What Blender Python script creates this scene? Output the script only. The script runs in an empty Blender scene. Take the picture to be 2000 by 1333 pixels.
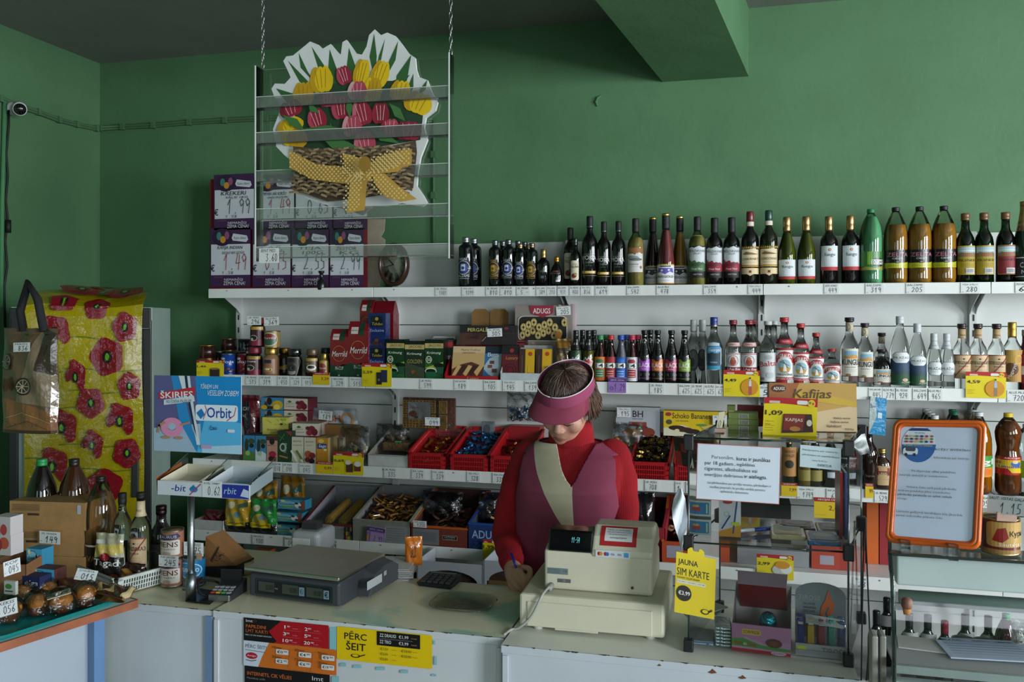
import bpy,bmesh,math,random
from math import sin,cos,pi,radians,sqrt,atan2
from mathutils import Vector,Matrix
from mathutils.geometry import tessellate_polygon
S=bpy.context.scene
COL=S.collection
random.seed(7)
FPX,HX,HY,YAW,EYE=1700.0,1000.0,617.0,radians(14.5),1.70
cd=bpy.data.cameras.new('camera');cam=bpy.data.objects.new('camera',cd);COL.objects.link(cam)
cam.location=(0,0,EYE);cam.rotation_euler=(pi/2,0,YAW)
cd.sensor_width=36;cd.lens=FPX/2000*36;cd.shift_y=-(666.5-HY)/2000;cd.clip_start=.05
S.camera=cam
S.view_settings.view_transform='Standard';S.view_settings.look='None'
S.view_settings.gamma=1;S.view_settings.use_curve_mapping=False
S.view_settings.exposure=0.0
S.cycles.max_bounces=10;S.cycles.diffuse_bounces=4;S.cycles.glossy_bounces=4
S.cycles.transmission_bounces=8;S.cycles.transparent_max_bounces=14
S.cycles.caustics_reflective=False;S.cycles.caustics_refractive=False
S.cycles.sample_clamp_indirect=4.0
W=bpy.data.worlds.new('sky');S.world=W;W.use_nodes=True
bg=W.node_tree.nodes['Background'];bg.inputs[0].default_value=(.55,.68,.85,1);bg.inputs[1].default_value=.35
def area(name,loc,tgt,sx,sy,watts,col):
 l=bpy.data.lights.new(name,'AREA');l.shape='RECTANGLE';l.size=sx;l.size_y=sy;l.energy=watts;l.color=col
 o=bpy.data.objects.new(name,l);COL.objects.link(o);o.location=loc
 o.rotation_euler=(Vector(tgt)-Vector(loc)).to_track_quat('-Z','Z').to_euler()
 return o
XR,XL,YB,YF,ZC=4.7,-3.754,4.5,-3.2,3.235
area('daylight_side_and_added_window',(XR+.25,1.95,2.0),(0,1.95,1.7),1.5,2.1,400,(.92,.96,1.0))
area('daylight_side_and_added_window',(XR+.25,-1.4,2.0),(0,-1.4,1.7),1.9,2.1,500,(.88,.94,1.0))  # second right wall window, added to light the counter fronts
area('daylight_front_window',(1.9,YF-.25,1.75),(1.9,0,1.55),2.2,1.7,85,(.84,.91,1.0))
area('daylight_shop_door',(-1.6,YF-.25,1.4),(-1.6,0,1.3),1.0,1.9,12,(.84,.91,1.0))
cY,sY=cos(YAW),sin(YAW)
def ray(px,py):
 u=(px-HX)/FPX;v=(py-HY)/FPX
 return Vector((-sY+u*cY,cY+u*sY,-v))
def atY(px,py,Y):
 r=ray(px,py);return Vector((0,0,EYE))+r*(Y/r.y)
def atZ(px,py,Z):
 r=ray(px,py);return Vector((0,0,EYE))+r*((Z-EYE)/r.z)
def atT(px,py,t):
 return Vector((0,0,EYE))+ray(px,py)*t
def Xat(px,Y):return atY(px,617,Y).x
ZT=.80
def tcam(p):return-sY*p[0]+cY*p[1]
def lin(c):
 if isinstance(c,str):
  c=c.lstrip('#')
  if len(c)==3:c=''.join(k*2 for k in c)
  c=[int(c[i:i+2],16)/255 for i in(0,2,4)]
 return tuple(k/12.92 if k<=.04045 else((k+.055)/1.055)**2.4 for k in c[:3])+(1.0,)
MATS={}
SPEC=dict(matte=(.75,0,0,0,60,.05,.06,9),paper=(.62,0,0,0,0,0,.04,12),card=(.8,0,0,0,220,.12,.12,30),gloss=(.28,0,0,0,0,0,.03,6),shiny=(.06,0,.5,0,0,0,0,5),plastic=(.42,0,0,0,160,.04,.05,8),paint=(.38,0,0,0,14,.06,.07,4),metal=(.34,1,0,0,120,.05,.06,10),chrome=(.12,1,0,0,0,0,0,5),gold=(.3,.85,0,0,0,0,.05,12),glass=(.02,0,0,1,0,0,0,5),liquid=(.03,0,0,.4,0,0,0,5),fabric=(.9,0,0,0,700,.07,.10,14),film=(.16,0,.4,0,26,.55,.06,10),wood=(.6,0,0,0,40,.15,.3,14),skin=(.5,0,0,0,90,.06,.10,26),hair=(.42,0,.1,0,130,.05,.25,40),baked=(.65,0,0,0,90,.5,.45,30),foil=(.22,.8,0,0,60,.7,.1,20),rubber=(.6,0,0,0,0,0,0,5))
def mat(k):
 if k in MATS:return MATS[k]
 m=bpy.data.materials.new(k);m.use_nodes=True;MATS[k]=m
 nt=m.node_tree;N=nt.nodes;L=nt.links;P=N['Principled BSDF']
 at=N.new('ShaderNodeVertexColor');at.layer_name='Col'
 tc=N.new('ShaderNodeTexCoord')
 if k in('acrylic','pane','wrap','haze'):
  N.remove(P);out=N['Material Output']
  tr=N.new('ShaderNodeBsdfTransparent');gl=N.new('ShaderNodeBsdfGlossy');mx=N.new('ShaderNodeMixShader')
  gl.inputs['Roughness'].default_value=.05 if k!='wrap' else .12
  L.new(at.outputs['Color'],tr.inputs['Color'])
  lw=N.new('ShaderNodeFresnel');lw.inputs[0].default_value=1.45
  mm=N.new('ShaderNodeMath');mm.operation='MULTIPLY_ADD'
  mm.inputs[1].default_value={'acrylic':1.0,'pane':.9,'wrap':.8,'haze':1.2}[k];mm.inputs[2].default_value={'acrylic':.03,'pane':.01,'wrap':.03,'haze':.05}[k]
  L.new(lw.outputs[0],mm.inputs[0]);L.new(mm.outputs[0],mx.inputs[0])
  L.new(tr.outputs[0],mx.inputs[1]);L.new(gl.outputs[0],mx.inputs[2]);L.new(mx.outputs[0],out.inputs[0])
  if k=='haze':
   df=N.new('ShaderNodeBsdfDiffuse');df.inputs[0].default_value=(.75,.8,.76,1);m2=N.new('ShaderNodeMixShader');m2.inputs[0].default_value=.09
   L.new(mx.outputs[0],m2.inputs[1]);L.new(df.outputs[0],m2.inputs[2]);L.new(m2.outputs[0],out.inputs[0])
  if k=='wrap':
   nz=N.new('ShaderNodeTexNoise');nz.inputs['Scale'].default_value=28;nz.inputs['Detail'].default_value=4
   L.new(tc.outputs['Object'],nz.inputs['Vector'])
   bp=N.new('ShaderNodeBump');bp.inputs['Strength'].default_value=.9;bp.inputs['Distance'].default_value=.02
   L.new(nz.outputs[0],bp.inputs['Height']);L.new(bp.outputs[0],gl.inputs['Normal']);L.new(bp.outputs[0],lw.inputs['Normal'])
  return m
 if k=='lamp':
  L.new(at.outputs['Color'],P.inputs['Emission Color']);P.inputs['Emission Strength'].default_value=1.2
  P.inputs['Base Color'].default_value=(0,0,0,1);return m
 r,me,coat,trn,bs,bst,ca,cs=SPEC[k]
 P.inputs['Roughness'].default_value=r;P.inputs['Metallic'].default_value=me
 P.inputs['Coat Weight'].default_value=coat;P.inputs['Coat Roughness'].default_value=.06
 P.inputs['Transmission Weight'].default_value=trn
 if trn:P.inputs['IOR'].default_value=1.33 if k=='liquid' else 1.42
 if ca:
  nz=N.new('ShaderNodeTexNoise');nz.inputs['Scale'].default_value=cs;nz.inputs['Detail'].default_value=5
  L.new(tc.outputs['Object'],nz.inputs['Vector'])
  mr=N.new('ShaderNodeMapRange');mr.inputs[3].default_value=1-ca;mr.inputs[4].default_value=1+ca
  mr.inputs[1].default_value=.25;mr.inputs[2].default_value=.75
  mx=N.new('ShaderNodeMix');mx.data_type='RGBA';mx.blend_type='MULTIPLY';mx.inputs[0].default_value=1
  L.new(nz.outputs[0],mr.inputs[0]);L.new(at.outputs['Color'],mx.inputs[6]);L.new(mr.outputs[0],mx.inputs[7])
  L.new(mx.outputs[2],P.inputs['Base Color'])
 else:L.new(at.outputs['Color'],P.inputs['Base Color'])
 if bs:
  nb=N.new('ShaderNodeTexNoise');nb.inputs['Scale'].default_value=bs;nb.inputs['Detail'].default_value=3
  if k=='knit':pass
  L.new(tc.outputs['Object'],nb.inputs['Vector'])
  bp=N.new('ShaderNodeBump');bp.inputs['Strength'].default_value=bst;bp.inputs['Distance'].default_value=.01
  L.new(nb.outputs[0],bp.inputs['Height']);L.new(bp.outputs[0],P.inputs['Normal'])
 return m
def node_mat(name,build):
 m=bpy.data.materials.new(name);m.use_nodes=True
 build(m.node_tree.nodes,m.node_tree.links,m.node_tree.nodes['Principled BSDF']);MATS[name]=m;return m
_tx={}
def text2d(s,bold=0,res=2):
 key=(s,bold,res)
 if key in _tx:return _tx[key]
 c=bpy.data.curves.new('t','FONT');c.body=s;c.resolution_u=res;c.fill_mode='FRONT'
 if bold and not set(s)&set('MWmwЩЖ'):c.offset=.006*bold
 o=bpy.data.objects.new('t',c);m=bpy.data.meshes.new_from_object(o);m.calc_loop_triangles()
 v=[(a.co.x,a.co.y)for a in m.vertices];t=[tuple(x.vertices)for x in m.loop_triangles]
 bpy.data.objects.remove(o);bpy.data.curves.remove(c);bpy.data.meshes.remove(m)
 if not v:v=[(0,0),(1,1)]
 x0=min(a[0]for a in v);x1=max(a[0]for a in v);y0=min(a[1]for a in v);y1=max(a[1]for a in v)
 v=[((a[0]-x0)/max(1e-6,x1-x0),(a[1]-y0)/max(1e-6,y1-y0))for a in v]
 _tx[key]=(v,t);return _tx[key]
HW={'0':[[(.5,1),(.15,.8),(.1,.3),(.4,0),(.8,.2),(.85,.7),(.5,1)]],'1':[[(.1,.6),(.55,1),(.45,0)]],'2':[[(.1,.8),(.5,1),(.85,.75),(.5,.35),(.05,.05),(.9,.1)]],'3':[[(.1,.95),(.8,.95),(.4,.58),(.85,.35),(.5,0),(.05,.1)]],'4':[[(.35,1),(.1,.4),(.9,.45)],[(.75,.95),(.6,0)]],'5':[[(.9,1),(.3,.98),(.2,.58),(.75,.5),(.75,.12),(.1,0)]],'6':[[(.8,1),(.3,.6),(.1,.2),(.5,0),(.85,.25),(.5,.5),(.15,.3)]],'7':[[(.05,.95),(.9,1),(.45,0)],[(.3,.5),(.8,.52)]],'8':[[(.8,.9),(.3,1),(.25,.65),(.8,.3),(.45,0),(.1,.25),(.75,.7),(.8,.9)]],'9':[[(.85,.7),(.4,.5),(.1,.8),(.5,1),(.85,.8),(.7,0)]],'-':[[(.1,.5),(.9,.55)]],',':[[(.5,.1),(.4,-.15)]],'.':[[(.45,.0),(.5,.06)]]}
def strokes(pts,w):
 out=[]
 for a,b in zip(pts,pts[1:]):
  dx,dy=b[0]-a[0],b[1]-a[1];l=max(1e-9,sqrt(dx*dx+dy*dy));dx*=w/2/l;dy*=w/2/l
  out.append([(a[0]-dx-dy,a[1]-dy+dx),(a[0]-dx+dy,a[1]-dy-dx),(b[0]+dx+dy,b[1]+dy-dx),(b[0]+dx-dy,b[1]+dy+dx)])
 return out
def tess(poly):
 return[[poly[i]for i in t]for t in tessellate_polygon([[Vector((p[0],p[1],0))for p in poly]])]
def circ(cx,cy,rx,ry,n=20,a0=0,a1=2*pi):return[(cx+rx*cos(a0+(a1-a0)*i/n),cy+ry*sin(a0+(a1-a0)*i/n))for i in range(n)]
def rrect(x0,y0,x1,y1,r,n=4):
 p=[]
 for cx,cy,a in((x1-r,y1-r,0),(x0+r,y1-r,pi/2),(x0+r,y0+r,pi),(x1-r,y0+r,1.5*pi)):
  p+=[(cx+r*cos(a+pi/2*i/n),cy+r*sin(a+pi/2*i/n))for i in range(n+1)]
 return p
def art_polys(items,w,h):
 """items in unit coordinates of a w x h sheet -> list of (convex polygon in metres, colour, layer)"""
 out=[]
 def U(p):return(p[0]*w,p[1]*h)
 for L,it in enumerate(items):
  k=it[0]
  if k=='r':x0,y0,x1,y1,c=it[1:6];out.append(([U(p)for p in((x0,y0),(x1,y0),(x1,y1),(x0,y1))],c,L))
  elif k=='e':out.append(([U(p)for p in circ(*it[1:5],it[6]if len(it)>6 else 16)],it[5],L))
  elif k=='o':
   cx,cy,rx,ry,th,c=it[1:7];n=20
   for i in range(n):
    a,b=2*pi*i/n,2*pi*(i+1)/n;k2=(rx-th)/rx
    out.append(([U((cx+rx*s*cos(q),cy+ry*s*sin(q)))for s,q in((1,a),(1,b),(k2,b),(k2,a))],c,L))
  elif k=='q':out+=[(t,it[6],L)for t in tess([U(p)for p in rrect(*it[1:6])])]
  elif k=='p':out+=[(t,it[2],L)for t in tess([U(p)for p in it[1]])]
  elif k=='l':out+=[(q,it[3],L)for q in strokes([U(p)for p in it[1]],it[2]*w)]
  elif k in 'tTi':
   x0,y0,x1,y1,s,c=it[1:7];sh=.18 if k=='i' else 0
   v,t=text2d(s,2 if k=='T' else(1 if k=='i' else 0),it[7]if len(it)>7 else 2)
   vv=[U((x0+a*(x1-x0),y0+b*(y1-y0)))for a,b in v]
   if sh:vv=[(p[0]+sh*(p[1]-y0*h),p[1])for p in vv]
   if len(it)>8:
    ca,sa=cos(it[8]),sin(it[8]);ox,oy=U((x0,y0));vv=[(ox+(p[0]-ox)*ca-(p[1]-oy)*sa,oy+(p[0]-ox)*sa+(p[1]-oy)*ca)for p in vv]
   out+=[([vv[i]for i in tr],c,L)for tr in t]
  elif k=='n':
   x0,y0,x1,y1,s,c=it[1:7];th=it[7]if len(it)>7 else .1
   cw=(x1-x0)/len(s)
   for i,ch in enumerate(s):
    for st in HW.get(ch,[]):
     pts=[U((x0+cw*(i+a*.82+.06*b),y0+(y1-y0)*b))for a,b in st]
     out+=[(q,c,L)for q in strokes(pts,th*cw*w)]
 return out
class G:
 def __init__(s):s.v=[];s.f=[];s.m=[];s.c=[];s.sm=[]
 def add(s,verts,faces,col,m='matte',smooth=False,M=None):
  n=len(s.v)
  s.v+=[tuple(M@Vector(p))if M is not None else tuple(p)for p in verts]
  multi=isinstance(col,list)
  for i,f in enumerate(faces):
   s.f.append([n+k for k in f]);s.m.append(m);s.c.append(col[i]if multi else col);s.sm.append(smooth)
  return s
 def box(s,c,d,col,m='matte',M=None,front=None,top=None):
  x,y,z=c;a,b,e=d[0]/2,d[1]/2,d[2]/2
  v=[(x-a,y-b,z-e),(x+a,y-b,z-e),(x+a,y+b,z-e),(x-a,y+b,z-e),(x-a,y-b,z+e),(x+a,y-b,z+e),(x+a,y+b,z+e),(x-a,y+b,z+e)]
  f=[(0,3,2,1),(4,5,6,7),(0,1,5,4),(1,2,6,5),(2,3,7,6),(3,0,4,7)]
  cols=[col,top or col,front or col,col,col,col]
  return s.add(v,f,cols,m,False,M)
 def prism(s,poly,z0,z1,col,m='matte',M=None,smooth=False):
  """poly in xy, extruded along z"""
  n=len(poly);v=[(p[0],p[1],z0)for p in poly]+[(p[0],p[1],z1)for p in poly]
  f=[tuple(range(n))[::-1],tuple(range(n,2*n))]+[(i,(i+1)%n,n+(i+1)%n,n+i)for i in range(n)]
  return s.add(v,f,col,m,smooth,M)
 def lathe(s,prof,col,m='matte',seg=28,M=None,sx=1,sy=1,smooth=True,colf=None):
  v=[];f=[];cs=[]
  for r,z in prof:v+=[(r*sx*cos(2*pi*i/seg),r*sy*sin(2*pi*i/seg),z)for i in range(seg)]
  for j in range(len(prof)-1):
   for i in range(seg):
    k=(i+1)%seg;f.append((j*seg+i,j*seg+k,(j+1)*seg+k,(j+1)*seg+i));cs.append(colf((prof[j][1]+prof[j+1][1])/2)if colf else col)
  if prof[0][0]>1e-5:f.append(tuple(range(seg))[::-1]);cs.append(cs[0])
  if prof[-1][0]>1e-5:f.append(tuple((len(prof)-1)*seg+i for i in range(seg)));cs.append(cs[-1])
  return s.add(v,f,cs,m,smooth,M)
 def tube(s,pts,r,col,m='matte',seg=8,smooth=True,cap=True):
  pts=[Vector(p)for p in pts];rs=r if isinstance(r,(list,tuple))else[r]*len(pts)
  v=[];f=[];up=None
  for i,p in enumerate(pts):
   d=(pts[min(i+1,len(pts)-1)]-pts[max(i-1,0)]).normalized()
   if up is None:up=d.orthogonal().normalized()
   a=(up-d*up.dot(d)).normalized();b=d.cross(a);up=a
   v+=[tuple(p+(a*cos(2*pi*k/seg)+b*sin(2*pi*k/seg))*rs[i])for k in range(seg)]
  for i in range(len(pts)-1):
   for k in range(seg):l=(k+1)%seg;f.append((i*seg+k,i*seg+l,(i+1)*seg+l,(i+1)*seg+k))
  if cap:f.append(tuple(range(seg))[::-1]);f.append(tuple((len(pts)-1)*seg+k for k in range(seg)))
  return s.add(v,f,col,m,smooth)
 def ball(s,c,r,col,m='matte',n=12,M=None):
  rx,ry,rz=r if isinstance(r,(tuple,list))else(r,r,r)
  v=[];f=[]
  for j in range(n+1):
   a=pi*j/n-pi/2
   for i in range(2*n):b=2*pi*i/(2*n);v.append((c[0]+rx*cos(a)*cos(b),c[1]+ry*cos(a)*sin(b),c[2]+rz*sin(a)))
  for j in range(n):
   for i in range(2*n):k=(i+1)%(2*n);f.append((j*2*n+i,j*2*n+k,(j+1)*2*n+k,(j+1)*2*n+i))
  return s.add(v,f,col,m,True,M)
 def sheet(s,nu,nv,fn,col,m='matte',smooth=True,colf=None,thick=0):
  v=[tuple(fn(i/nu,j/nv))for j in range(nv+1)for i in range(nu+1)]
  f=[];cs=[]
  for j in range(nv):
   for i in range(nu):
    f.append((j*(nu+1)+i,j*(nu+1)+i+1,(j+1)*(nu+1)+i+1,(j+1)*(nu+1)+i));cs.append(colf((i+.5)/nu,(j+.5)/nv)if colf else col)
  return s.add(v,f,cs,m,smooth)
 def art(s,items,w,h,mp,m='paper',eps=.0003,strip=None,grid=None):
  """draw a flat design through mp(x, y, off) -> 3D. strip: cut polygons every strip metres so that they can bend"""
  for poly,c,L in art_polys(items,w,h):
   ps=[poly]
   if strip:
    x0=min(p[0]for p in poly);x1=max(p[0]for p in poly);k0=math.floor(x0/strip);k1=math.floor(x1/strip)
    if k1>k0:
     ps=[]
     for k in range(k0,k1+1):
      q=clip(clip(poly,k*strip,1),(k+1)*strip,-1)
      if len(q)>2:ps.append(q)
   if grid:
    qs=[]
    for q in ps:
     q=[(b,a)for a,b in q];y0=min(p[0]for p in q);y1=max(p[0]for p in q);k0=math.floor(y0/grid);k1=math.floor(y1/grid)
     for k in range(k0,k1+1):
      z=clip(clip(q,k*grid,1),(k+1)*grid,-1)
      if len(z)>2:qs.append([(b,a)for a,b in z])
    ps=qs
   for q in ps:s.add([mp(p[0],p[1],eps*(L+1))for p in q],[tuple(range(len(q)))],c,m)
  return s
 def build(s,name,parent=None,loc=None,rz=None,bevel=0,label=None,seg=2,merge=False):
  me=bpy.data.meshes.new(name);me.from_pydata(s.v,[],s.f)
  names=[]
  for k in s.m:
   if k not in names:names.append(k)
  for k in names:me.materials.append(mat(k)if k not in MATS else MATS[k])
  idx={k:i for i,k in enumerate(names)}
  me.polygons.foreach_set('material_index',[idx[k]for k in s.m])
  me.polygons.foreach_set('use_smooth',[bool(k)for k in s.sm])
  ca=me.color_attributes.new('Col','FLOAT_COLOR','CORNER');buf=[];cc={}
  for f,c in zip(s.f,s.c):
   key=c if isinstance(c,str)else tuple(c)
   if key not in cc:cc[key]=lin(c)
   buf.extend(cc[key]*len(f))
  ca.data.foreach_set('color',buf)
  me.update();me.validate()
  o=bpy.data.objects.new(name,me);COL.objects.link(o)
  if parent is not None:o.parent=parent
  if loc is not None:o.location=loc
  if rz is not None:o.rotation_euler.z=rz
  if bevel:
   b=o.modifiers.new('bevel','BEVEL');b.width=bevel;b.segments=seg;b.limit_method='ANGLE';b.angle_limit=radians(40)
  if any(s.sm)and not all(s.sm)or bevel:
   pass
  if label:o['label']=label
  return o
def clip(poly,x,sgn):
 out=[];n=len(poly)
 for i in range(n):
  a,b=poly[i],poly[(i+1)%n];da,db=(a[0]-x)*sgn,(b[0]-x)*sgn
  if da>=0:out.append(a)
  if da*db<0:t=da/(da-db);out.append((a[0]+t*(b[0]-a[0]),a[1]+t*(b[1]-a[1])))
 return out
def front(w,h,y=0,z=0,x=0,lean=0):
 """art map on an upright face looking to -y; lean tilts it back"""
 return lambda a,b,o:(x+a-w/2,y-o+b*sin(lean),z+b*cos(lean))
def wrapmap(R,w,z=0,sy=1):
 return lambda a,b,o:((R+o)*sin((a-w/2)/R),-(R+o)*sy*cos((a-w/2)/R),z+b)
def tag(o,label=None,cat=None,group=None,kind=None):
 if label:o['label']=label
 if cat:o['category']=cat
 if group:o['group']=group
 if kind:o['kind']=kind
 return o
def thing(name,label,cat,loc=(0,0,0),rz=0,group=None):
 o=bpy.data.objects.new(name,None);COL.objects.link(o);o.location=loc;o.rotation_euler=(0,0,rz);o.empty_display_size=.05
 return tag(o,label,cat,group)
def struct(o):o['kind']='structure';return o
def dup(root,loc=None,rz=None,label=None,group=None):
 r=root.copy();COL.objects.link(r)
 if loc is not None:r.location=loc
 if rz is not None:r.rotation_euler.z=rz
 if label:r['label']=label
 if group:r['group']=group
 for ch in list(root.children):
  c=ch.copy();COL.objects.link(c);c.parent=r
  for g in ch.children:
   d=g.copy();COL.objects.link(d);d.parent=c
 return r
#  the room
def wall_mat(name,c1,c2,sc=2.2,rough=.62):
 def b(N,L,P):
  tc=N.new('ShaderNodeTexCoord')
  a=N.new('ShaderNodeTexNoise');a.inputs['Scale'].default_value=sc;a.inputs['Detail'].default_value=8;a.inputs['Roughness'].default_value=.62
  L.new(tc.outputs['Object'],a.inputs['Vector'])
  r=N.new('ShaderNodeValToRGB');r.color_ramp.elements[0].position=.3;r.color_ramp.elements[1].position=.72
  r.color_ramp.elements[0].color=lin(c1);r.color_ramp.elements[1].color=lin(c2)
  L.new(a.outputs[0],r.inputs[0]);L.new(r.outputs[0],P.inputs['Base Color'])
  n=N.new('ShaderNodeTexNoise');n.inputs['Scale'].default_value=55;n.inputs['Detail'].default_value=6
  n2=N.new('ShaderNodeTexNoise');n2.inputs['Scale'].default_value=5;n2.inputs['Detail'].default_value=4
  L.new(tc.outputs['Object'],n.inputs['Vector']);L.new(tc.outputs['Object'],n2.inputs['Vector'])
  ad=N.new('ShaderNodeMath');ad.operation='MULTIPLY_ADD';ad.inputs[1].default_value=.25
  L.new(n.outputs[0],ad.inputs[0]);L.new(n2.outputs[0],ad.inputs[2])
  bp=N.new('ShaderNodeBump');bp.inputs['Strength'].default_value=.35;bp.inputs['Distance'].default_value=.012
  L.new(ad.outputs[0],bp.inputs['Height']);L.new(bp.outputs[0],P.inputs['Normal'])
  P.inputs['Roughness'].default_value=rough
 return node_mat(name,b)
wall_mat('green_plaster','#4b734e','#557f59');wall_mat('grey_ceiling','#7c7e7b','#888a87');wall_mat('floor_lino','#7a766c','#8b867a',9,.4)
GR='#456a48'
def slab(name,c,d,m,bev=0):return struct(G().box(c,d,'#fff',m).build(name,bevel=bev))
LX,LY=(XL+XR)/2,(YB+YF)/2
slab('floor',(LX,LY,-.05),(XR-XL+.4,YB-YF+.4,.1),'floor_lino')
slab('ceiling',(LX,LY,ZC+.05),(XR-XL+.4,YB-YF+.4,.1),'grey_ceiling')
slab('wall_back',(LX,YB+.1,ZC/2),(XR-XL+.4,.2,ZC),'green_plaster')
slab('wall_left',(XL-.1,LY,ZC/2),(.2,YB-YF,ZC),'green_plaster')
def holed_wall(name,axis,pos,a0,a1,holes):
 """wall with window openings built of solid blocks; holes = (a, b, z0, z1)"""
 g=G();cur=a0
 def blk(p,q,z0,z1):
  if q-p<.001 or z1-z0<.001:return
  if axis=='x':g.box((pos,(p+q)/2,(z0+z1)/2),(.2,q-p,z1-z0),'#fff','green_plaster')
  else:g.box(((p+q)/2,pos,(z0+z1)/2),(q-p,.2,z1-z0),'#fff','green_plaster')
 for a,b,z0,z1 in holes:
  blk(cur,a,0,ZC);blk(a,b,0,z0);blk(a,b,z1,ZC);cur=b
 blk(cur,a1,0,ZC);return struct(g.build(name))
holed_wall('wall_right','x',XR+.1,YF,YB,[(-2.35,-.45,.9,3.0),(1.2,2.7,.9,3.0)])  # first opening serves the added window
holed_wall('wall_front','y',YF-.1,XL,XR,[(-2.1,-1.1,.45,2.35),(.8,3.0,.9,2.6)])
def window(n,axis,pos,a,b,z0,z1,nv,nh):
 g=G();f=.05
 def bar(p,q,s0,s1):
  c=((p+q)/2,(s0+s1)/2);d=(q-p,s1-s0)
  if axis=='x':g.box((pos,c[0],c[1]),(.07,d[0],d[1]),'#e6e6e2','paint')
  else:g.box((c[0],pos,c[1]),(d[0],.07,d[1]),'#e6e6e2','paint')
 bar(a,b,z0,z0+f);bar(a,b,z1-f,z1);bar(a,a+f,z0,z1);bar(b-f,b,z0,z1)
 for i in range(1,nv):c=a+(b-a)*i/nv;bar(c-.03,c+.03,z0,z1)
 for i in range(1,nh):c=z0+(z1-z0)*i/nh;bar(a,b,c-.025,c+.025)
 o=struct(g.build('window_%d'%n));return o
window(1,'x',XR+.06,1.2,2.7,.9,3.0,2,2);window(4,'x',XR+.06,-2.35,-.45,.9,3.0,2,2);window(2,'y',YF-.06,.8,3.0,.9,2.6,3,2);window(3,'y',YF-.06,-2.1,-1.1,.45,2.35,1,2)  # fourth window is unseen, added for its light from the right
g=G();y1=YB+.05;L_=7.6;dx=-math.tan(radians(7))*L_
p0,p1=-.362,.062
z0=2.895
bv=[(p0,y1,z0),(p1,y1,z0),(p1+dx,y1-L_,z0),(p0+dx,y1-L_,z0),(p0,y1,ZC+.02),(p1,y1,ZC+.02),(p1+dx,y1-L_,ZC+.02),(p0+dx,y1-L_,ZC+.02)]
g.add(bv,[(0,1,2,3),(4,7,6,5),(0,4,5,1),(1,5,6,2),(2,6,7,3),(3,7,4,0)],'#fff','green_plaster')
o=struct(g.build('ceiling_beam'))
c=atY(1170,198,YB);g=G();g.tube([c+Vector(p)for p in((.012,-.002,.028),(-.006,-.004,.018),(-.016,-.005,-.004),(-.008,-.004,-.026))],[.004,.008,.009,.004],'#4b734e','matte')
tag(g.build('plaster_chip'),'small curved chip of painted plaster high on the green back wall','plaster mark')
def cable(name,pts,label,r=.009,col=GR,clips=True,r2=None):
 root=thing(name,label,'cable',pts[0]);o=Vector(pts[0]);q=[Vector(p)-o for p in pts]
 g=G();g.tube(q,r,col,'matte',6)
 g.tube([p+Vector((0,0,-.014))for p in q],r*.8,col,'matte',6);g.build('cable_sheath',root)
 for p in q[1:-1]:
  if clips:G().box(p+Vector((0,0,-.006)),(.028,.024,.036),col).build('cable_clip',root)
 return root
cl=[atZ(-60,168,2.62)for _ in range(1)]
pw=[Vector((XL+.012,1.6,0))]
def onL(px,py):
 r=ray(px,py);return Vector((0,0,EYE))+r*((XL+.012)/r.x)
pl=[onL(-60,172),onL(0,190),onL(40,206),onL(75,217),onL(115,232),onL(150,241),onL(188,249)]
pb=[atY(196,249,YB-.012),atY(240,246,YB-.012),atY(300,243,YB-.012),atY(370,237,YB-.012),atY(440,233,YB-.012),atY(520,229,YB-.012),atY(640,228,YB-.012),atY(780,230,YB-.012),atY(845,233,YB-.012)]
cable('wall_cable',pl+pb,'green painted cable running along both green walls above the fridge')
pv=[atY(847,y,YB-.012)for y in(236,300,380,470)]
cable('wall_cable',pv,'green painted cable dropping down the wall behind the hanging acrylic rack')
pk=[onL(14,y)for y in(215,245)]+[onL(9,300),onL(12,345),onL(8,390),onL(12,430),onL(7,470),onL(11,520),onL(5,560),onL(7,640)]
g=G();g.tube([p+Vector((.01,0,0))for p in pk],.006,'#0c0f0d','rubber',6)
g.tube([onL(10,430)+Vector((.02,0,0)),onL(10,455)+Vector((.02,0,0))],.014,'#0c0f0d','rubber',8)
g.tube([onL(9,200),onL(4,400),onL(2,600)],.012,'#4a8558','matte',6)
tag(g.build('camera_cable'),'black cable hanging down the green side wall below the security camera','cable')
c=onL(22,213);cr=thing('security_camera','small white security camera on the green side wall in the corner','security camera',c)
g=G();g.lathe([(.0,0),(.035,0),(.035,.012),(.018,.02),(0,.02)],'#b9bdb8','plastic',M=Matrix.Rotation(pi/2,4,'Y'));g.build('mount',cr)
d=(Vector((0,0,1.3))-c).normalized();M=Matrix.Translation(Vector((.055,-.0,-.0)))@d.to_track_quat('Z','Y').to_matrix().to_4x4()
g=G();g.tube([(.01,0,0),(.055,0,0)],.012,'#b9bdb8','plastic');g.lathe([(.028,-.05),(.034,-.045),(.034,.06),(.028,.06)],'#c3c6c2','plastic',M=M);g.build('camera_body',cr)
g=G();g.lathe([(0,.05),(.03,.055),(.03,.061),(0,.061)],'#0b0b0d','shiny',M=M)
for i in range(10):g.ball((.022*cos(i*pi/5),.022*sin(i*pi/5),.062),.003,'#8d8f90','chrome',4,M)
g.build('lens',cr)
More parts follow.
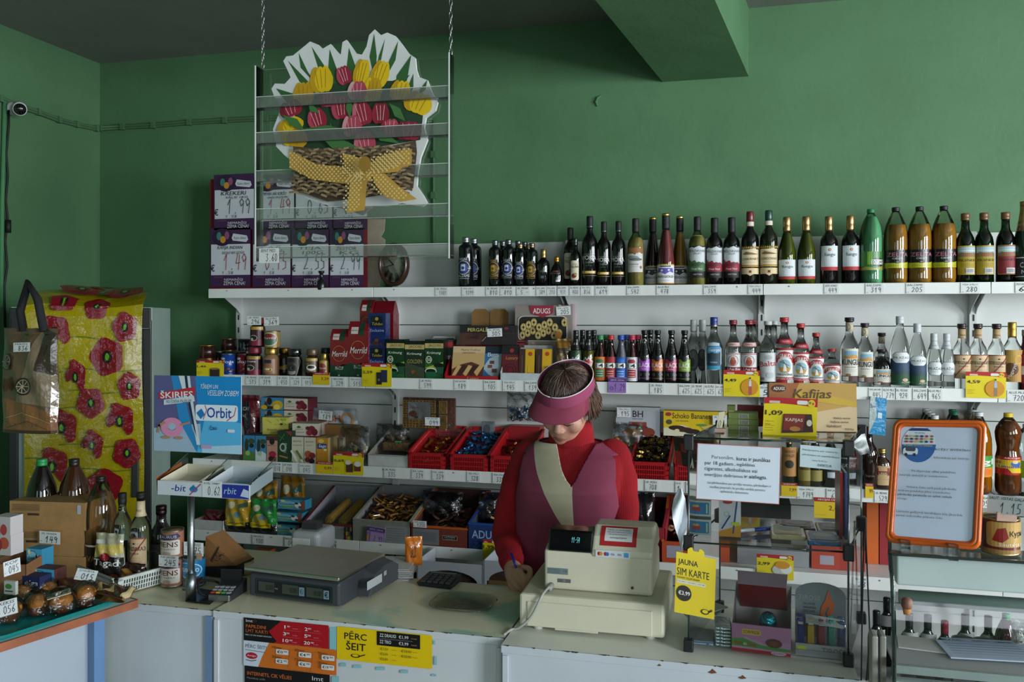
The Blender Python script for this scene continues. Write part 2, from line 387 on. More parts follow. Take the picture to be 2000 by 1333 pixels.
#  shelving bays
XB=[-2.765,-1.806,-.845,.115,1.057,2.0]
SH=[(1.845,4.14,.05),(1.391,4.04,.055),(.953,4.00,.055),(.587,3.97,.055)]
YP=4.46
def bay(i,label):
 x0,x1=XB[i],XB[i+1];w=x1-x0;r=thing('shelving_bay',label,'shelving',(x0,YP,0),0,None)
 W_='#cfd2cf'
 tops=[2.088,1.65,1.21,.775,.335,.0]
 for k in range(5):
  tk=1.83 if i==0 and k==0 else tops[k]
  g=G();g.box((w/2,.006,(tk+tops[k+1])/2),(w-.006,.012,tk-tops[k+1]-.005),W_,'paint');g.build('back_panel',r)
 for xx,do in((0,True),(w,i==4)):
  if do:
   zt=1.86 if i==0 else 2.09
   g=G();g.box((xx,-.012,zt/2),(.03,.03,zt),'#c6c9c6','paint')
   for s in range(22):g.box((xx+.002,-.0275,.25+s*.072),(.007,.003,.03),'#15171a','rubber')
   g.build('post',r)
 g=G();g.box((w/2,-.22,.06),(w,.42,.12),'#c2c5c2','paint');g.build('base_deck',r)
 for zt,yf,lh in SH:
  g=G();d=YP-yf
  g.box((w/2,-d/2,zt-.018),(w-.004,d,.012),'#d3d6d2','paint')
  g.box((w/2,-d+.002,zt-lh/2),(w-.003,.006,lh),'#dfe2df','paint')
  g.box((w/2,-d+.012,zt-lh+.003),(w-.003,.02,.005),'#c9ccc9','paint')
  for a in(.12,.5,.88):g.box((w*a,-d-.002,zt-.012),(.006,.003,.006),'#6a6d6b','paint')
  s=g.build('shelf',r,bevel=.0012,seg=1)
  for xx in(.012,w-.012):
   b=G();b.prism([(-.02,0),(-.20,0),(-.20,-.016),(-.06,-.085),(-.02,-.12)],-.0015,.0015,'#bfc2bf','paint',M=Matrix.Translation((xx,0,zt-.024))@Matrix(((0,0,1,0),(1,0,0,0),(0,1,0,0),(0,0,0,1))));b.build('bracket',s)
 return r
for i,l in enumerate(['white shelving bay holding coffee and tea beside the poppy covered fridge','white shelving bay with red candy baskets and boxed chocolates','white shelving bay behind the shopkeeper with the alcopop bottles','white shelving bay behind the glass case with the windmill vodkas','white shelving bay beside the orange framed notice with lemonades']):bay(i,l)
#  bottles
PROF=dict(bord=[(.9,0),(1,.015),(1,.60),(.97,.64),(.86,.69),(.6,.735),(.44,.77),(.38,.82),(.36,1)],hock=[(.9,0),(1,.015),(1,.33),(.96,.40),(.82,.52),(.6,.66),(.44,.76),(.38,.85),(.37,1)],burg=[(.9,0),(1,.015),(1,.44),(.97,.50),(.85,.58),(.62,.69),(.45,.77),(.38,.83),(.37,1)],clay=[(.94,0),(1,.02),(1,.76),(.97,.80),(.86,.835),(.6,.86),(.48,.875),(.44,.90),(.44,1)],vod=[(.9,0),(1,.015),(1,.53),(.97,.58),(.82,.65),(.58,.71),(.44,.755),(.39,.80),(.37,1)],muiz=[(.88,0),(1,.03),(1,.50),(.97,.55),(.78,.66),(.56,.76),(.42,.82),(.38,.85),(.36,1)],long_=[(.9,0),(1,.015),(1,.50),(.95,.56),(.74,.65),(.56,.74),(.46,.82),(.42,.90),(.42,1)],beer=[(.9,0),(1,.02),(1,.56),(.96,.61),(.88,.66),(.66,.72),(.5,.76),(.44,.80),(.42,1)],pet=[(.72,0),(.94,.03),(1,.09),(1,.18),(.965,.22),(.965,.44),(1,.47),(1,.60),(.97,.68),(.85,.77),(.6,.86),(.36,.93),(.3,.95),(.3,1)],lemon=[(.72,0),(.94,.03),(1,.09),(.98,.24),(.97,.26),(.97,.46),(.86,.53),(.84,.58),(.96,.68),(1,.76),(.9,.83),(.6,.90),(.32,.95),(.3,1)],flask=[(.9,0),(1,.03),(1,.55),(.95,.63),(.78,.70),(.5,.755),(.4,.79),(.38,.85),(.38,1)],round_=[(.85,0),(1,.08),(1,.42),(.92,.55),(.7,.68),(.45,.76),(.38,.82),(.38,1)],champ=[(.9,0),(1,.02),(1,.40),(.95,.50),(.75,.63),(.5,.77),(.38,.88),(.35,.97),(.35,1)],jug=[(.8,0),(1,.04),(1,.70),(.95,.78),(.7,.86),(.42,.90),(.4,1)])
def pr(name,R,H,zt=1.0,zb=0.0,k=1.0):
 P=PROF[name];out=[]
 def rz(z):
  for(r0,z0),(r1,z1)in zip(P,P[1:]):
   if z0<=z<=z1:return r0+(r1-r0)*(z-z0)/max(1e-9,z1-z0)
  return P[-1][0]
 if zb>0:out.append((rz(zb)*R*k,zb*H))
 out+=[(r*R*k,z*H)for r,z in P if zb<z<zt or(z==0 and zb==0)]
 if zt>0:out.append((rz(zt)*R*k,zt*H))
 return out
def rad(name,z):
 P=PROF[name]
 for(r0,z0),(r1,z1)in zip(P,P[1:]):
  if z0<=z<=z1:return r0+(r1-r0)*(z-z0)/max(1e-9,z1-z0)
 return P[-1][0]
def bottle(prof,R,H,body,cap,labels=(),liquid=None,capr=1.12,sy=1,neck=None,label=None,cat='bottle',name='bottle',loc=(0,0,-50),rz=0,group=None):
 """body=(mat,colour); cap=(z0,mat,colour[,ribs]); labels=[(z0,z1,half angle,art,mat,bg)]; liquid=(level,mat,colour); neck=[(z0,z1,mat,col)] sleeves"""
 r=thing(name,label,cat,loc,rz,group)
 g=G();zc=cap[0]
 if liquid and liquid[0]:
  g.lathe(pr(prof,R,H,zc),body[1],'acrylic',sy=sy)
 else:g.lathe(pr(prof,R,H,zc),body[1],body[0],sy=sy)
 g.build('glass_body' if prof not in('pet','lemon')else 'plastic_body',r)
 if liquid and liquid[0]:
  g=G();g.lathe(pr(prof,R,H,liquid[0],0,.975),liquid[2],liquid[1],sy=sy);g.build('drink',r,loc=(0,0,.001))
 g=G();rc=rad(prof,min(1,zc+.02))*R*capr;h=H*(1-zc);z0=H*zc
 g.lathe([(rc*.96,z0),(rc,z0+h*.1),(rc,z0+h*.42),(rc*.96,z0+h*.46),(rc,z0+h*.5),(rc,z0+h*.93),(rc*.9,z0+h),(0,z0+h)],cap[2],cap[1],seg=20)
 if len(cap)>3:g.lathe([(rc*1.01,z0+h*cap[3]),(rc*1.015,z0+h*(cap[3]+.02)),(rc*1.015,z0+h*(cap[4])),(rc*1.01,z0+h*(cap[4]+.01))],cap[5],cap[6])
 g.build('cap',r)
 for n in neck or():
  g=G();g.lathe([(a+.0006,b)for a,b in pr(prof,R,H,n[1],n[0])],n[3],n[2],seg=24)
  if len(n)>4:
   rr=rad(prof,(n[0]+n[1])/2)*R;ww=rr*2.2;g.art(n[4],ww,H*(n[1]-n[0]),wrapmap(rr+.0012,ww,H*n[0]),strip=.006)
  g.build('neck_label',r)
 for lb in labels:
  z0,z1,ha,items=lb[:4];mt=lb[4]if len(lb)>4 else 'paper'
  rr=max(rad(prof,z0+.01),rad(prof,z1-.01))*R;w=2*ha*rr;g=G()
  g.art(items,w,H*(z1-z0),wrapmap(rr+.0004,w,H*z0,sy),mt,strip=rr*.2);g.build('label',r)
 return r
def put(k,px,Y,z,label,group=None,rz=0,dy=0):
 """first use moves the kind itself, later uses copy it with its parts"""
 x=Xat(px,Y)
 if not k.get('used'):k['used']=True;o=k['o'];o.location=(x,Y,z);o.rotation_euler.z=rz;o['label']=label
 else:o=dup(k['o'],(x,Y,z),rz,label)
 if group:o['group']=group
 elif 'group' in o.keys():del o['group']
 return o
def K(*a,**k):return dict(o=bottle(*a,**k))
DK='#0b0a0c';Z1=1.8345;Z2=1.3805;Z3=.9425;Z4=.5765
Ya,Yb=4.20,4.285
def balsam(c1,c2):return[('p',[(.1,.1),(.9,.1),(1,.5),(.85,.95),(.15,.95),(0,.5)],'#101116'),('t',.25,.84,.75,.94,'RIGAS',c1),('o',.5,.52,.42,.3,.03,c1),('e',.5,.5,.3,.22,c2),('r',.36,.38,.64,.66,c1),('e',.5,.5,.1,.07,c2),('r',.02,.47,.2,.5,c1),('r',.8,.47,.98,.5,c1),('r',.02,.54,.16,.56,c1),('r',.84,.54,.98,.56,c1),('T',.12,.1,.88,.22,'BALZAMS',c1),('l',[(.15,.04),(.85,.04)],.02,c1)]
SILV,GOLD='#c3cbd2','#b8952f'
moka=[('l',[(.1,.93),(.9,.93)],.015,'#a8a8a0'),('T',.02,.70,.98,.88,'MOKA','#c9ccc8'),('i',.25,.56,.75,.64,'Coffee','#8c8c88'),('t',.3,.44,.7,.49,'liqueur','#6f6e6a'),('r',.05,.14,.95,.25,'#a8862f'),('r',.3,.16,.7,.23,'#d8bb66'),('l',[(.0,.06),(1,.06)],.015,'#b99a4c')]
mold=lambda c,d:[('r',0,0,1,1,'#11100f'),('r',0,.2,1,.94,'#c7ccd0'),('p',[(0,.93),(.2,.97),(.35,.94),(.6,1),(.8,.95),(1,.97),(1,.9),(0,.9)],'#c7ccd0'),('T',.04,.8,.96,.88,'MOLDAVIAN','#2f3336'),('t',.25,.73,.75,.78,'- VALLEY -','#2f3336'),('p',[(0,.2),(1,.2),(1,.42),(.8,.5),(.55,.42),(.4,.55),(.2,.5),(0,.62)],c),('p',[(.1,.4),(.5,.34),(.9,.44),(.6,.5)],d),('l',[(.05,.5),(.3,.42),(.5,.46)],.02,d),('i',.2,.25,.8,.31,'Pinot Noir','#e4d6d6'),('t',.3,.08,.75,.13,'VARTVEIN','#b9b9b5')]
def fuego():return[('r',0,.15,1,1,'#ccd3d6'),('r',0,0,1,.15,'#a8302d'),('e',.5,.84,.07,.06,'#b0643b'),('e',.5,.84,.03,.03,'#e0c09a'),('t',.24,.54,.78,.72,'fuego','#2b3a42'),('l',[(.2,.2),(.8,.2)],.008,'#8f9699')]
freeg=lambda c:[('r',0,0,1,1,'#d8d9dc'),('r',0,.94,1,1,'#c9a94f'),('r',0,0,1,.05,'#c9a94f'),('r',.25,.86,.75,.92,'#3b3448'),('p',[(.15,.8),(.85,.8),(.9,.55),(.7,.62),(.5,.48),(.3,.6),(.1,.55)],c),('e',.35,.68,.06,.06,'#d8d9dc'),('e',.66,.7,.05,.05,'#d8d9dc'),('T',.1,.3,.9,.42,'FREEGOLD','#4a4340'),('l',[(.3,.16),(.7,.16)],.01,'#777')]
gau=lambda s:[('r',0,.36,1,.88,'#d9c8a2'),('r',0,.30,1,.35,'#c09848'),('p',[(0,.26),(1,.26),(1,.06),(.65,.06),(.5,0),(.35,.06),(0,.06)],'#d4c196'),('r',.44,.1,.56,.18,'#7b2f35'),('p',[(.1,.72),(.3,.8),(.55,.77),(.9,.72),(.7,.7),(.3,.7)],'#7a5b36'),('t',.08,.52,.92,.6,s,'#5b4a34'),('l',[(.2,.45),(.8,.45)],.008,'#8c7650')]+[('p',[(.04+k*.09,.91),(.09+k*.09,.99),(.12+k*.09,.91)],'#c9a23e')for k in range(10)]
zelta=[('r',0,.28,1,1,'#101114'),('r',0,0,1,.28,'#a9aa22'),('p',[(.3,.28),(.7,.28),(1,.36),(1,.25),(0,.25)],'#a9aa22'),('T',.18,.62,.85,.84,'ZELTA','#a86a76'),('t',.35,.47,.65,.56,'CIDER','#d6d6d2'),('e',.5,.32,.09,.07,'#101114'),('e',.5,.32,.05,.04,'#777'),('l',[(.2,.12),(.8,.12)],.006,'#5c5c14')]
brew=lambda bgc:[('q',0,0,1,1,.04,'#c9a84f'),('q',.02,.012,.98,.988,.04,bgc),('r',.04,.62,.96,.96,'#9db4b8'),('p',[(.04,.62),(.04,.74),(.25,.78),(.5,.72),(.8,.78),(.96,.74),(.96,.62)],'#7d6746'),('r',.3,.64,.7,.76,'#8d5a3c'),('r',.06,.82,.94,.84,'#d3dcd6'),('t',.1,.46,.9,.54,'PILSNER','#3c3312'),('l',[(.15,.36),(.85,.36)],.008,'#54471c'),('l',[(.2,.3),(.8,.3)],.008,'#54471c'),('r',.42,.04,.82,.22,'#d8dadc')]+[('r',.44+i*.045,.06,.455+i*.045,.2,'#222')for i in range(8)]
n14=lambda bgc,c2:[('r',0,0,1,1,bgc),('e',.5,.82,.26,.09,c2),('p',[(.28,.8),(.36,.92),(.5,.86),(.64,.92),(.72,.8)],c2),('q',.12,.52,.88,.76,.08,'#1c1c1e'),('q',.15,.535,.85,.745,.07,'#dfe2df'),('T',.24,.55,.76,.73,'14','#141416'),('r',.24,.14,.78,.48,c2),('l',[(.3,.4),(.7,.4)],.03,'#d5d7d2'),('l',[(.34,.3),(.68,.3)],.03,'#d5d7d2'),('l',[(.3,.2),(.7,.2)],.03,'#d5d7d2')]
blk=lambda c:[('r',0,0,1,1,'#0c0b0d'),('r',0,.4,1,.92,c),('e',.5,.95,.24,.13,'#141316'),('T',.04,.56,.96,.76,'BLACK','#d6d3d4'),('t',.3,.46,.7,.52,'BALSAM','#d6d3d4'),('l',[(0,.08),(1,.08)],.03,c),('t',.1,.2,.35,.3,'12','#8f8d8e'),('t',.6,.2,.9,.3,'GIN','#8f8d8e')]
spx=lambda t,c:[('p',[(0,0),(.75,0),(.95,.3),(.8,.5),(1,.8),(.75,.85),(.6,1),(.45,.88),(.3,1),(.2,.85),(.05,.85),(.15,.5)],'#cfd5d6'),('p',[(.03,.03),(.73,.03),(.9,.3),(.75,.5),(.94,.78),(.7,.82),(.6,.93),(.45,.83),(.3,.94),(.22,.82),(.08,.82),(.2,.5)],c),('t',.15,.6,.75,.72,'Russian','#e0e2e2')]+[('T',.12,.42-.3*i,.8,.66-.3*i-.1,s,'#e6e8e8')for i,s in enumerate(t)]
lacp=[('r',0,0,1,1,'#c9cdcd'),('r',0,.93,1,.98,'#a5626a'),('o',.5,.62,.3,.27,.03,'#96423c'),('e',.5,.55,.17,.17,'#9c4433'),('e',.5,.72,.1,.09,'#b0643f'),('r',0,.02,1,.3,'#7c1a22'),('T',.06,.06,.94,.26,'LĀČPLĒSIS','#e8e4e0')]
graudu=[('r',0,0,1,1,'#d9dbd8'),('r',0,.94,1,1,'#a32028'),('r',0,0,1,.17,'#a32028'),('p',[(.02,.62),(.1,.78),(.3,.88),(.5,.91),(.7,.88),(.9,.78),(.98,.62),(.86,.56),(.78,.68),(.6,.75),(.4,.75),(.22,.68),(.14,.56)],'#a82830'),('T',.16,.72,.84,.84,'3 GRAUDU','#e9e5e0'),('e',.5,.48,.27,.2,'#8fb0bc'),('p',[(.24,.45),(.76,.45),(.66,.31),(.34,.31)],'#b98b32'),('p',[(.42,.34),(.47,.56),(.53,.56),(.58,.34)],'#e6e4dc'),('l',[(.3,.62),(.68,.5)],.02,'#333'),('l',[(.4,.66),(.62,.44)],.02,'#333'),('T',.16,.22,.84,.29,'DEGVĪNS','#26282b'),('t',.1,.1,.9,.15,'LATVIAN VODKA','#e9e5e0'),('r',.6,.01,.96,.09,'#e2e2e2')]+[('r',.63+i*.04,.015,.645+i*.04,.085,'#333')for i in range(8)]
kungu=[('r',0,0,1,1,'#c8c6ba'),('r',0,0,1,.17,'#4a2f2c'),('r',.08,.02,.4,.15,'#cfcdc4'),('q',.2,.78,.85,.93,.05,'#7ba6be'),('p',[(.15,.7),(.9,.7),(.84,.8),(.6,.83),(.4,.77),(.2,.78)],'#b5843a'),('T',.08,.50,.92,.68,'KUNGU','#26262a'),('t',.25,.42,.75,.46,'DEGVĪNS','#55544f'),('l',[(.2,.36),(.8,.36)],.006,'#77756c'),('l',[(.25,.31),(.75,.31)],.006,'#77756c'),('e',.4,.2,.12,.04,'#8a6a3c')]
muizas=[('p',[(.2,0),(.8,0),(1,.25),(1,.75),(.8,1),(.2,1),(0,.75),(0,.25)],'#2b3236'),('p',[(.22,.03),(.78,.03),(.97,.27),(.97,.73),(.78,.97),(.22,.97),(.03,.73),(.03,.27)],'#cfd4d6'),('T',.1,.4,.9,.64,'MUIŽAS','#2b3338'),('t',.32,.24,.68,.3,'degvīns','#5a6266')]
muizb=[('r',0,.5,1,1,'#27405c'),('r',0,0,1,.5,'#1d4a2c'),('p',[(0,.5),(.2,.6),(.4,.5),(.6,.62),(.8,.52),(1,.6),(1,.4),(0,.4)],'#233b44'),('e',.65,.2,.12,.06,'#b99f7c'),('t',.5,.08,.9,.14,'ALDARIS','#b8c3b8'),('t',.1,.1,.3,.15,'0,7 L','#7f9484')]
spez=[('r',0,0,1,1,'#c7ab84'),('r',0,.96,1,1,'#8e4a36'),('e',.5,.82,.05,.03,'#3b2c22'),('l',[(.15,.82),(.42,.82)],.006,'#75583c'),('l',[(.58,.82),(.85,.82)],.006,'#75583c'),('T',.05,.58,.95,.73,'СПЕЦЗАКАЗ','#241c18'),('t',.3,.48,.7,.54,'ВОДКА','#241c18'),('l',[(.15,.38),(.85,.38)],.005,'#75583c'),('l',[(.2,.3),(.8,.3)],.005,'#75583c'),('l',[(.1,.2),(.5,.2)],.005,'#75583c'),('l',[(.05,.02),(.95,.98)],.035,'#8f2626')]
spn=[('t',.1,.2,.9,.45,'СПЕЦЗАКАЗ','#2a211b'),('t',.3,.06,.7,.14,'ВОДКА','#2a211b')]
kBL=K('clay',.038,.262,('shiny','#0d0e12'),(.90,'metal','#a9adb0'),[(.18,.62,1.1,balsam(SILV,'#2b3f8c'))])
kBM=K('clay',.0315,.245,('shiny','#0d0e12'),(.90,'metal','#7d8084'),[(.2,.62,1.1,balsam(SILV,'#27368a'))])
kBG=K('clay',.0315,.243,('shiny','#0d0d0f'),(.90,'metal','#7d8084'),[(.2,.62,1.1,balsam(GOLD,'#6b5312'))])
kBS=K('clay',.028,.222,('shiny','#0d0e12'),(.90,'metal','#a08a6a'),[(.2,.62,1.1,balsam(SILV,'#27368a'))])
kBT=K('clay',.029,.225,('shiny','#0d0d0f'),(.90,'metal','#8d7c66'),[(.2,.62,1.1,balsam(GOLD,'#6b5312'))])
G1='dark clay-style balsam bottles on the top shelf'
L1=[(kBL,910,Ya,'large dark balsam bottle with blue badge, widest and furthest from the others'),(kBL,926,Yb,'large plain-backed dark balsam bottle partly behind the widest balsam bottle'),(kBG,967,Ya,'dark balsam bottle with gold badge, first of the tight balsam cluster'),(kBM,993.5,Ya,'dark balsam bottle with silver and blue badge beside the gold badge bottle'),(kBM,982,Yb,'dark balsam bottle hidden behind the gap of the first two cluster bottles'),(kBS,1016,Ya,'smaller balsam bottle with silver badge and bronze cap in the cluster'),(kBM,1012,Yb,'balsam bottle with bright cap behind the smaller silver badge bottle'),(kBM,1025,4.36,'rearmost balsam bottle with only its cap showing in the cluster'),(kBT,1039,Ya,'short balsam bottle with gold badge at the end of the cluster')]
for k,px,Y,l in L1:put(k,px,Y,Z1,l,G1,rz=-.1)
dup(kBT['o'],(Xat(1032,Yb),Yb,Z1),0,'short dark balsam bottle just behind the gold badged short one',G1)
put(K('bord',.031,.193,('shiny','#0c0b0f'),(.78,'gold','#a58a55'),[(.25,.6,.8,[('t',.2,.45,.8,.6,'LIQUEUR','#8a6b62'),('r',.35,.02,.65,.2,'#5c5c60')],'gloss')]),1061.5,Ya,Z1,'small black liqueur bottle with long gold cap on the top shelf')
put(K('round_',.033,.155,('shiny','#0d0a0a'),(.84,'gold','#b4822e'),[(.2,.6,.8,[('t',.2,.75,.8,.88,'SHERRY','#9c4a34'),('l',[(.1,.66),(.9,.66)],.02,'#8c8478'),('r',.55,0,.9,.15,'#b7b7b7')],'gloss')]),1087.5,Ya,Z1,'squat dark brandy flask with orange gold cap on top shelf')
vt=[('q',0,0,1,1,.12,'#d6cfb4'),('t',.2,.78,.8,.84,'VANA','#3c3228'),('T',.06,.62,.94,.74,'TALLINN','#3c3228'),('e',.45,.22,.28,.12,'#7c2a22'),('e',.62,.3,.16,.08,'#9c8a5a'),('l',[(.2,.45),(.8,.45)],.01,'#8c7a5a')]
put(K('bord',.0365,.305,('shiny','#0c0a0a'),(.8,'rubber','#101012'),[(.16,.58,.8,vt)]),1114,Yb,Z1,'tall dark liqueur bottle with cream oval label behind its smaller twin')
put(K('bord',.027,.243,('shiny','#0c0a0a'),(.86,'metal','#55585c'),[(.16,.55,.8,vt)]),1124,Ya-.005,Z1,'small dark liqueur bottle with cream oval label before its taller twin')
put(K('bord',.0385,.350,('shiny','#0c0a0c'),(.83,'rubber','#0f0f11',.1,.14,'#8a8a86','metal'),[(.15,.49,1.05,moka,'gloss')]),1152,Ya,Z1,'tallest black coffee liqueur bottle with MOKA lettering')
k=K('bord',.034,.322,('shiny','#0c0a0c'),(.83,'rubber','#0f0f11',.1,.14,'#8a8a86','metal'),[(.15,.49,1.05,moka,'gloss')])
put(k,1179.5,Ya,Z1,'black coffee liqueur bottle standing against the tallest MOKA bottle');put(k,1208,Ya,Z1,'black coffee liqueur bottle beside the pale wine with brown band')
put(K('bord',.0395,.333,('acrylic','#dcd8c0'),(.80,'rubber','#121214'),[(.22,.57,1.1,[('r',0,0,1,.76,'#c9cac6'),('r',0,.8,1,1,'#8f5f35'),('p',[(.4,.78),(.5,.7),(.6,.78)],'#8a5a20'),('e',.4,.58,.35,.1,'#8b9090'),('e',.55,.52,.38,.06,'#5f6564'),('t',.1,.3,.7,.36,'Grasevina','#4a4a48'),('l',[(.1,.22),(.8,.22)],.008,'#8a8a86'),('e',.85,.2,.06,.06,'#b04a4a')])],liquid=(.72,'liquid','#e6dc96')),1241.5,Ya,Z1,'pale white wine bottle with brown band and landscape label')
for px,c,lc,Y,l,zz in((1275,'#1d0b12','#3b3338',Yb,'slender fluted bottle of very dark red wine',.345),(1328,'#b98a1e','#2c2a26',Yb,'slender fluted bottle of amber wine with black crest label',.347),(1300.5,'#8e3a44','#5b4fa6',Ya,'slender fluted bottle of rose wine with purple crest label',.352)):
 b=('shiny',c)if c=='#1d0b12' else('acrylic','#e2dcd2')
 put(K('hock',.0385 if Y==Yb else .0405,zz,b,(.79,'rubber','#131315',.86,.95,'#c9a24c','gold'),[(.05,.31,1.3,freeg(lc))],liquid=None if b[0]=='shiny' else(.77,'matte' if px==1300.5 else 'liquid',c if px==1300.5 else '#e0a838')),px,Y,Z1,l)
put(K('bord',.0395,.333,('acrylic','#dcdcc4'),(.80,'rubber','#121214'),[(.13,.58,1.15,mold('#41683c','#2c4c2a'))],liquid=(.73,'liquid','#dcd488')),1362,Ya,Z1,'white wine with torn-edge label and green hills')
k=K('bord',.038,.325,('shiny','#0c090b'),(.78,'rubber','#0e0e10'),[(.13,.58,1.15,mold('#8e2434','#6e1826'))])
put(k,1395.5,Ya,Z1,'red wine with crimson hills label, next to its green-hilled twin');put(k,1429,Ya,Z1,'red wine with crimson hills label, next to the burgundy capped bottle')
put(K('bord',.040,.350,('shiny','#0c0a0a'),(.80,'gloss','#6b1b26',.02,.3,'#cfc7b4','paper'),[(.14,.54,1.2,gau('CABERNET'))]),1465,Ya,Z1,'ornate red wine with burgundy foil neck and beige label')
put(K('bord',.040,.353,('shiny','#15180c'),(.80,'gloss','#153f35',.02,.3,'#cfc7b4','paper'),[(.14,.54,1.2,gau('CHARDONNAY'))]),1501.5,Ya,Z1,'ornate white wine with dark green foil neck and beige label')
k=K('burg',.040,.320,('acrylic','#b4c080'),(.79,'gold','#a8875a'),[(.10,.38,1.15,fuego())],liquid=(.76,'liquid','#b4b24c'))
put(k,1537,Ya,Z1,'olive green wine bottle with fuego label beside the dark green capped wine');put(k,1575,Ya,Z1,'olive green wine bottle with fuego label beside the red fuego wine')
k=K('bord',.0395,.318,('shiny','#0c0a0c'),(.79,'gold','#a8875a'),[(.22,.57,1.1,fuego())])
put(k,1619,Ya,Z1,'dark fuego red wine next to the olive green bottles');put(k,1661,Ya,Z1,'dark fuego red wine next to the green plastic drink bottle')
put(K('pet',.050,.345,('acrylic','#cfe8d8'),(.95,'plastic','#1d7345'),[(.20,.44,1.5,[('r',0,0,1,1,'#35702e'),('p',[(0,0),(.3,.2),(.6,.1),(1,.3),(1,0)],'#8d9440'),('r',.35,.3,.5,1,'#6fa03a'),('e',.68,.42,.22,.24,'#1b1e1c'),('q',.46,.3,.92,.56,.04,'#c9d0c8'),('T',.49,.34,.89,.52,"DZON'S",'#22292a')],'gloss')],liquid=(.9,'matte','#86c098')),1701,Ya,Z1,'cloudy pale green plastic drink bottle with green cap')
k=K('pet',.0505,.350,('acrylic','#dfe6dc'),(.95,'plastic','#15161a'),[(.22,.45,1.5,zelta,'gloss')],liquid=(.77,'liquid','#f2a23c'))
for px,l in((1749.5,'amber cider bottle next to the pale green drink bottle'),(1796,'amber cider bottle, the middle one of the ciders'),(1843.5,'amber cider bottle next to the green glass beer bottles')):put(k,px,Ya,Z1,l,'amber cider bottles with black caps on the top shelf')
k=K('beer',.0385,.315,('acrylic','#1f7a4c'),(.90,'gloss','#6a4a2c'),[(.14,.54,1.15,brew('#a08a1e'))],liquid=(.72,'liquid','#1a8a4a'))
put(k,1885.5,Ya,Z1,'green glass beer bottle with yellow label next to the amber ciders');put(k,1922,Ya,Z1,'green glass beer bottle with yellow label next to the dark red labelled one')
put(K('beer',.0385,.315,('acrylic','#2a7a56'),(.90,'gloss','#6a4a2c'),[(.14,.54,1.15,brew('#842430'))],liquid=(.74,'shiny','#180a0e')),1964,Ya,Z1,'dark beer in green glass with red label on top shelf')
put(K('champ',.046,.36,('shiny','#0f1f14'),(.95,'gold','#a88a62'),[(.06,.34,1.3,[('r',0,0,1,1,'#141416'),('r',0,.9,1,.94,'#b9bcbc'),('r',0,.1,1,.13,'#b9bcbc'),('T',.25,.5,.8,.72,'Cosmo','#b9bcbc'),('T',.3,.24,.8,.4,'NOW','#b9bcbc')])],neck=[(.64,.95,'gold','#a88a62')]),2001,Ya,Z1,'green sparkling wine bottle with black label at the end of the shelf')
Yc,Yd=4.10,4.19
k48=dict(t=[('t',.2,.3,.8,.6,'4.8','#c9cbc6'),('l',[(.3,.15),(.7,.15)],.06,'#9a9a94')])
n48=lambda:[(.62,.86,'gloss','#121316',k48['t'])]
k1=K('long_',.0285,.25,('acrylic','#bccab8'),(.88,'gloss','#101114'),[(.1,.5,1.0,spx(['cool','club'],'#3b87a8'),'gloss')],liquid=(.62,'matte','#a5b3a2'),neck=n48())
k2=K('long_',.0285,.25,('acrylic','#c9c78a'),(.88,'gloss','#101114'),[(.1,.5,1.0,spx(['wine','club'],'#b03030'),'gloss')],liquid=(.62,'matte','#8c8a3a'),neck=n48())
put(k1,1125,Yc,Z2,'cloudy pale mixed drink bottle with blue label behind the shopkeeper');put(k2,1149.5,Yc,Z2,'yellow mixed drink bottle with red label behind the shopkeeper')
GB='black necked mixed drink bottles standing in the second row'
put(k1,1138,Yd,Z2,'black necked bottle in second row behind the pale one',GB);put(k2,1160,Yd,Z2,'black necked bottle in second row behind the yellow one',GB)
def k14(cap,liq,bg,c2):return K('long_',.0285,.228,('acrylic','#d6d6d6'),(.90,'plastic',cap),[(.06,.55,1.25,n14(bg,c2))],liquid=(.86,'shiny',liq),capr=1.35)
kg,kr,kb,kc=k14('#2f7a48','#4a0f14','#c46a17','#2f6a43'),k14('#a8202c','#3c0c10','#9c1c22','#9c2a2a'),k14('#1d4a9c','#a8a4b8','#1c50a0','#2a6cc0'),k14('#a82444','#5a1424','#cfcfd2','#a02c3c')
for kk,px,Y,l in((kg,1172.5,Yc,'orange labelled 14 drink with green cap'),(kg,1184,Yd,'green capped drink behind the orange labelled one'),(kr,1193,Yc,'red labelled 14 drink with red cap'),(kb,1213,Yc,'blue labelled 14 drink with blue cap'),(kb,1224,Yd,'blue capped drink behind the blue labelled one'),(kc,1234.5,Yc,'white labelled 14 drink with crimson cap'),(kc,1246,Yd,'crimson capped drink behind the white labelled one')):put(kk,px,Y,Z2,l,'small bottles with coloured caps and 14 labels')
n12=[(.64,.88,'shiny','#131214',[('t',.28,.5,.72,.85,'12','#b4b4ae'),('t',.25,.3,.75,.4,'BLACK','#8a8a86')])]
for c,px,l in(('#9c3ab0',1259,'purple'),('#c4621c',1284.5,'orange'),('#a02050',1311.5,'magenta'),('#7a9c24',1337,'lime green')):
 kk=K('long_',.0305,.252,('shiny','#0e0a0c'),(.93,'gloss','#121214'),[(.08,.5,1.05,blk(c),'gloss')],neck=n12,capr=1.2)
 put(kk,px,Yc,Z2,'black cocktail bottle with %s BLACK label'%l)
 if l=='purple':put(kk,1270,Yd,Z2,'black cocktail bottle behind the purple labelled one')
CV=('glass','#eef4f2')
kk=K('vod',.0375,.30,CV,(.82,'plastic','#b9bebc'),[(.2,.55,.7,[('e',.5,.5,.5,.5,'#3c4240'),('e',.5,.5,.4,.4,'#5b625e'),('e',.4,.4,.2,.2,'#2c3230')])])
put(kk,1355,Yd,Z2,'clear vodka with tall white cap beside the lime green cocktail');put(kk,1372,Yd+.01,Z2,'clear vodka with tall white cap beside the blue capped bottle')
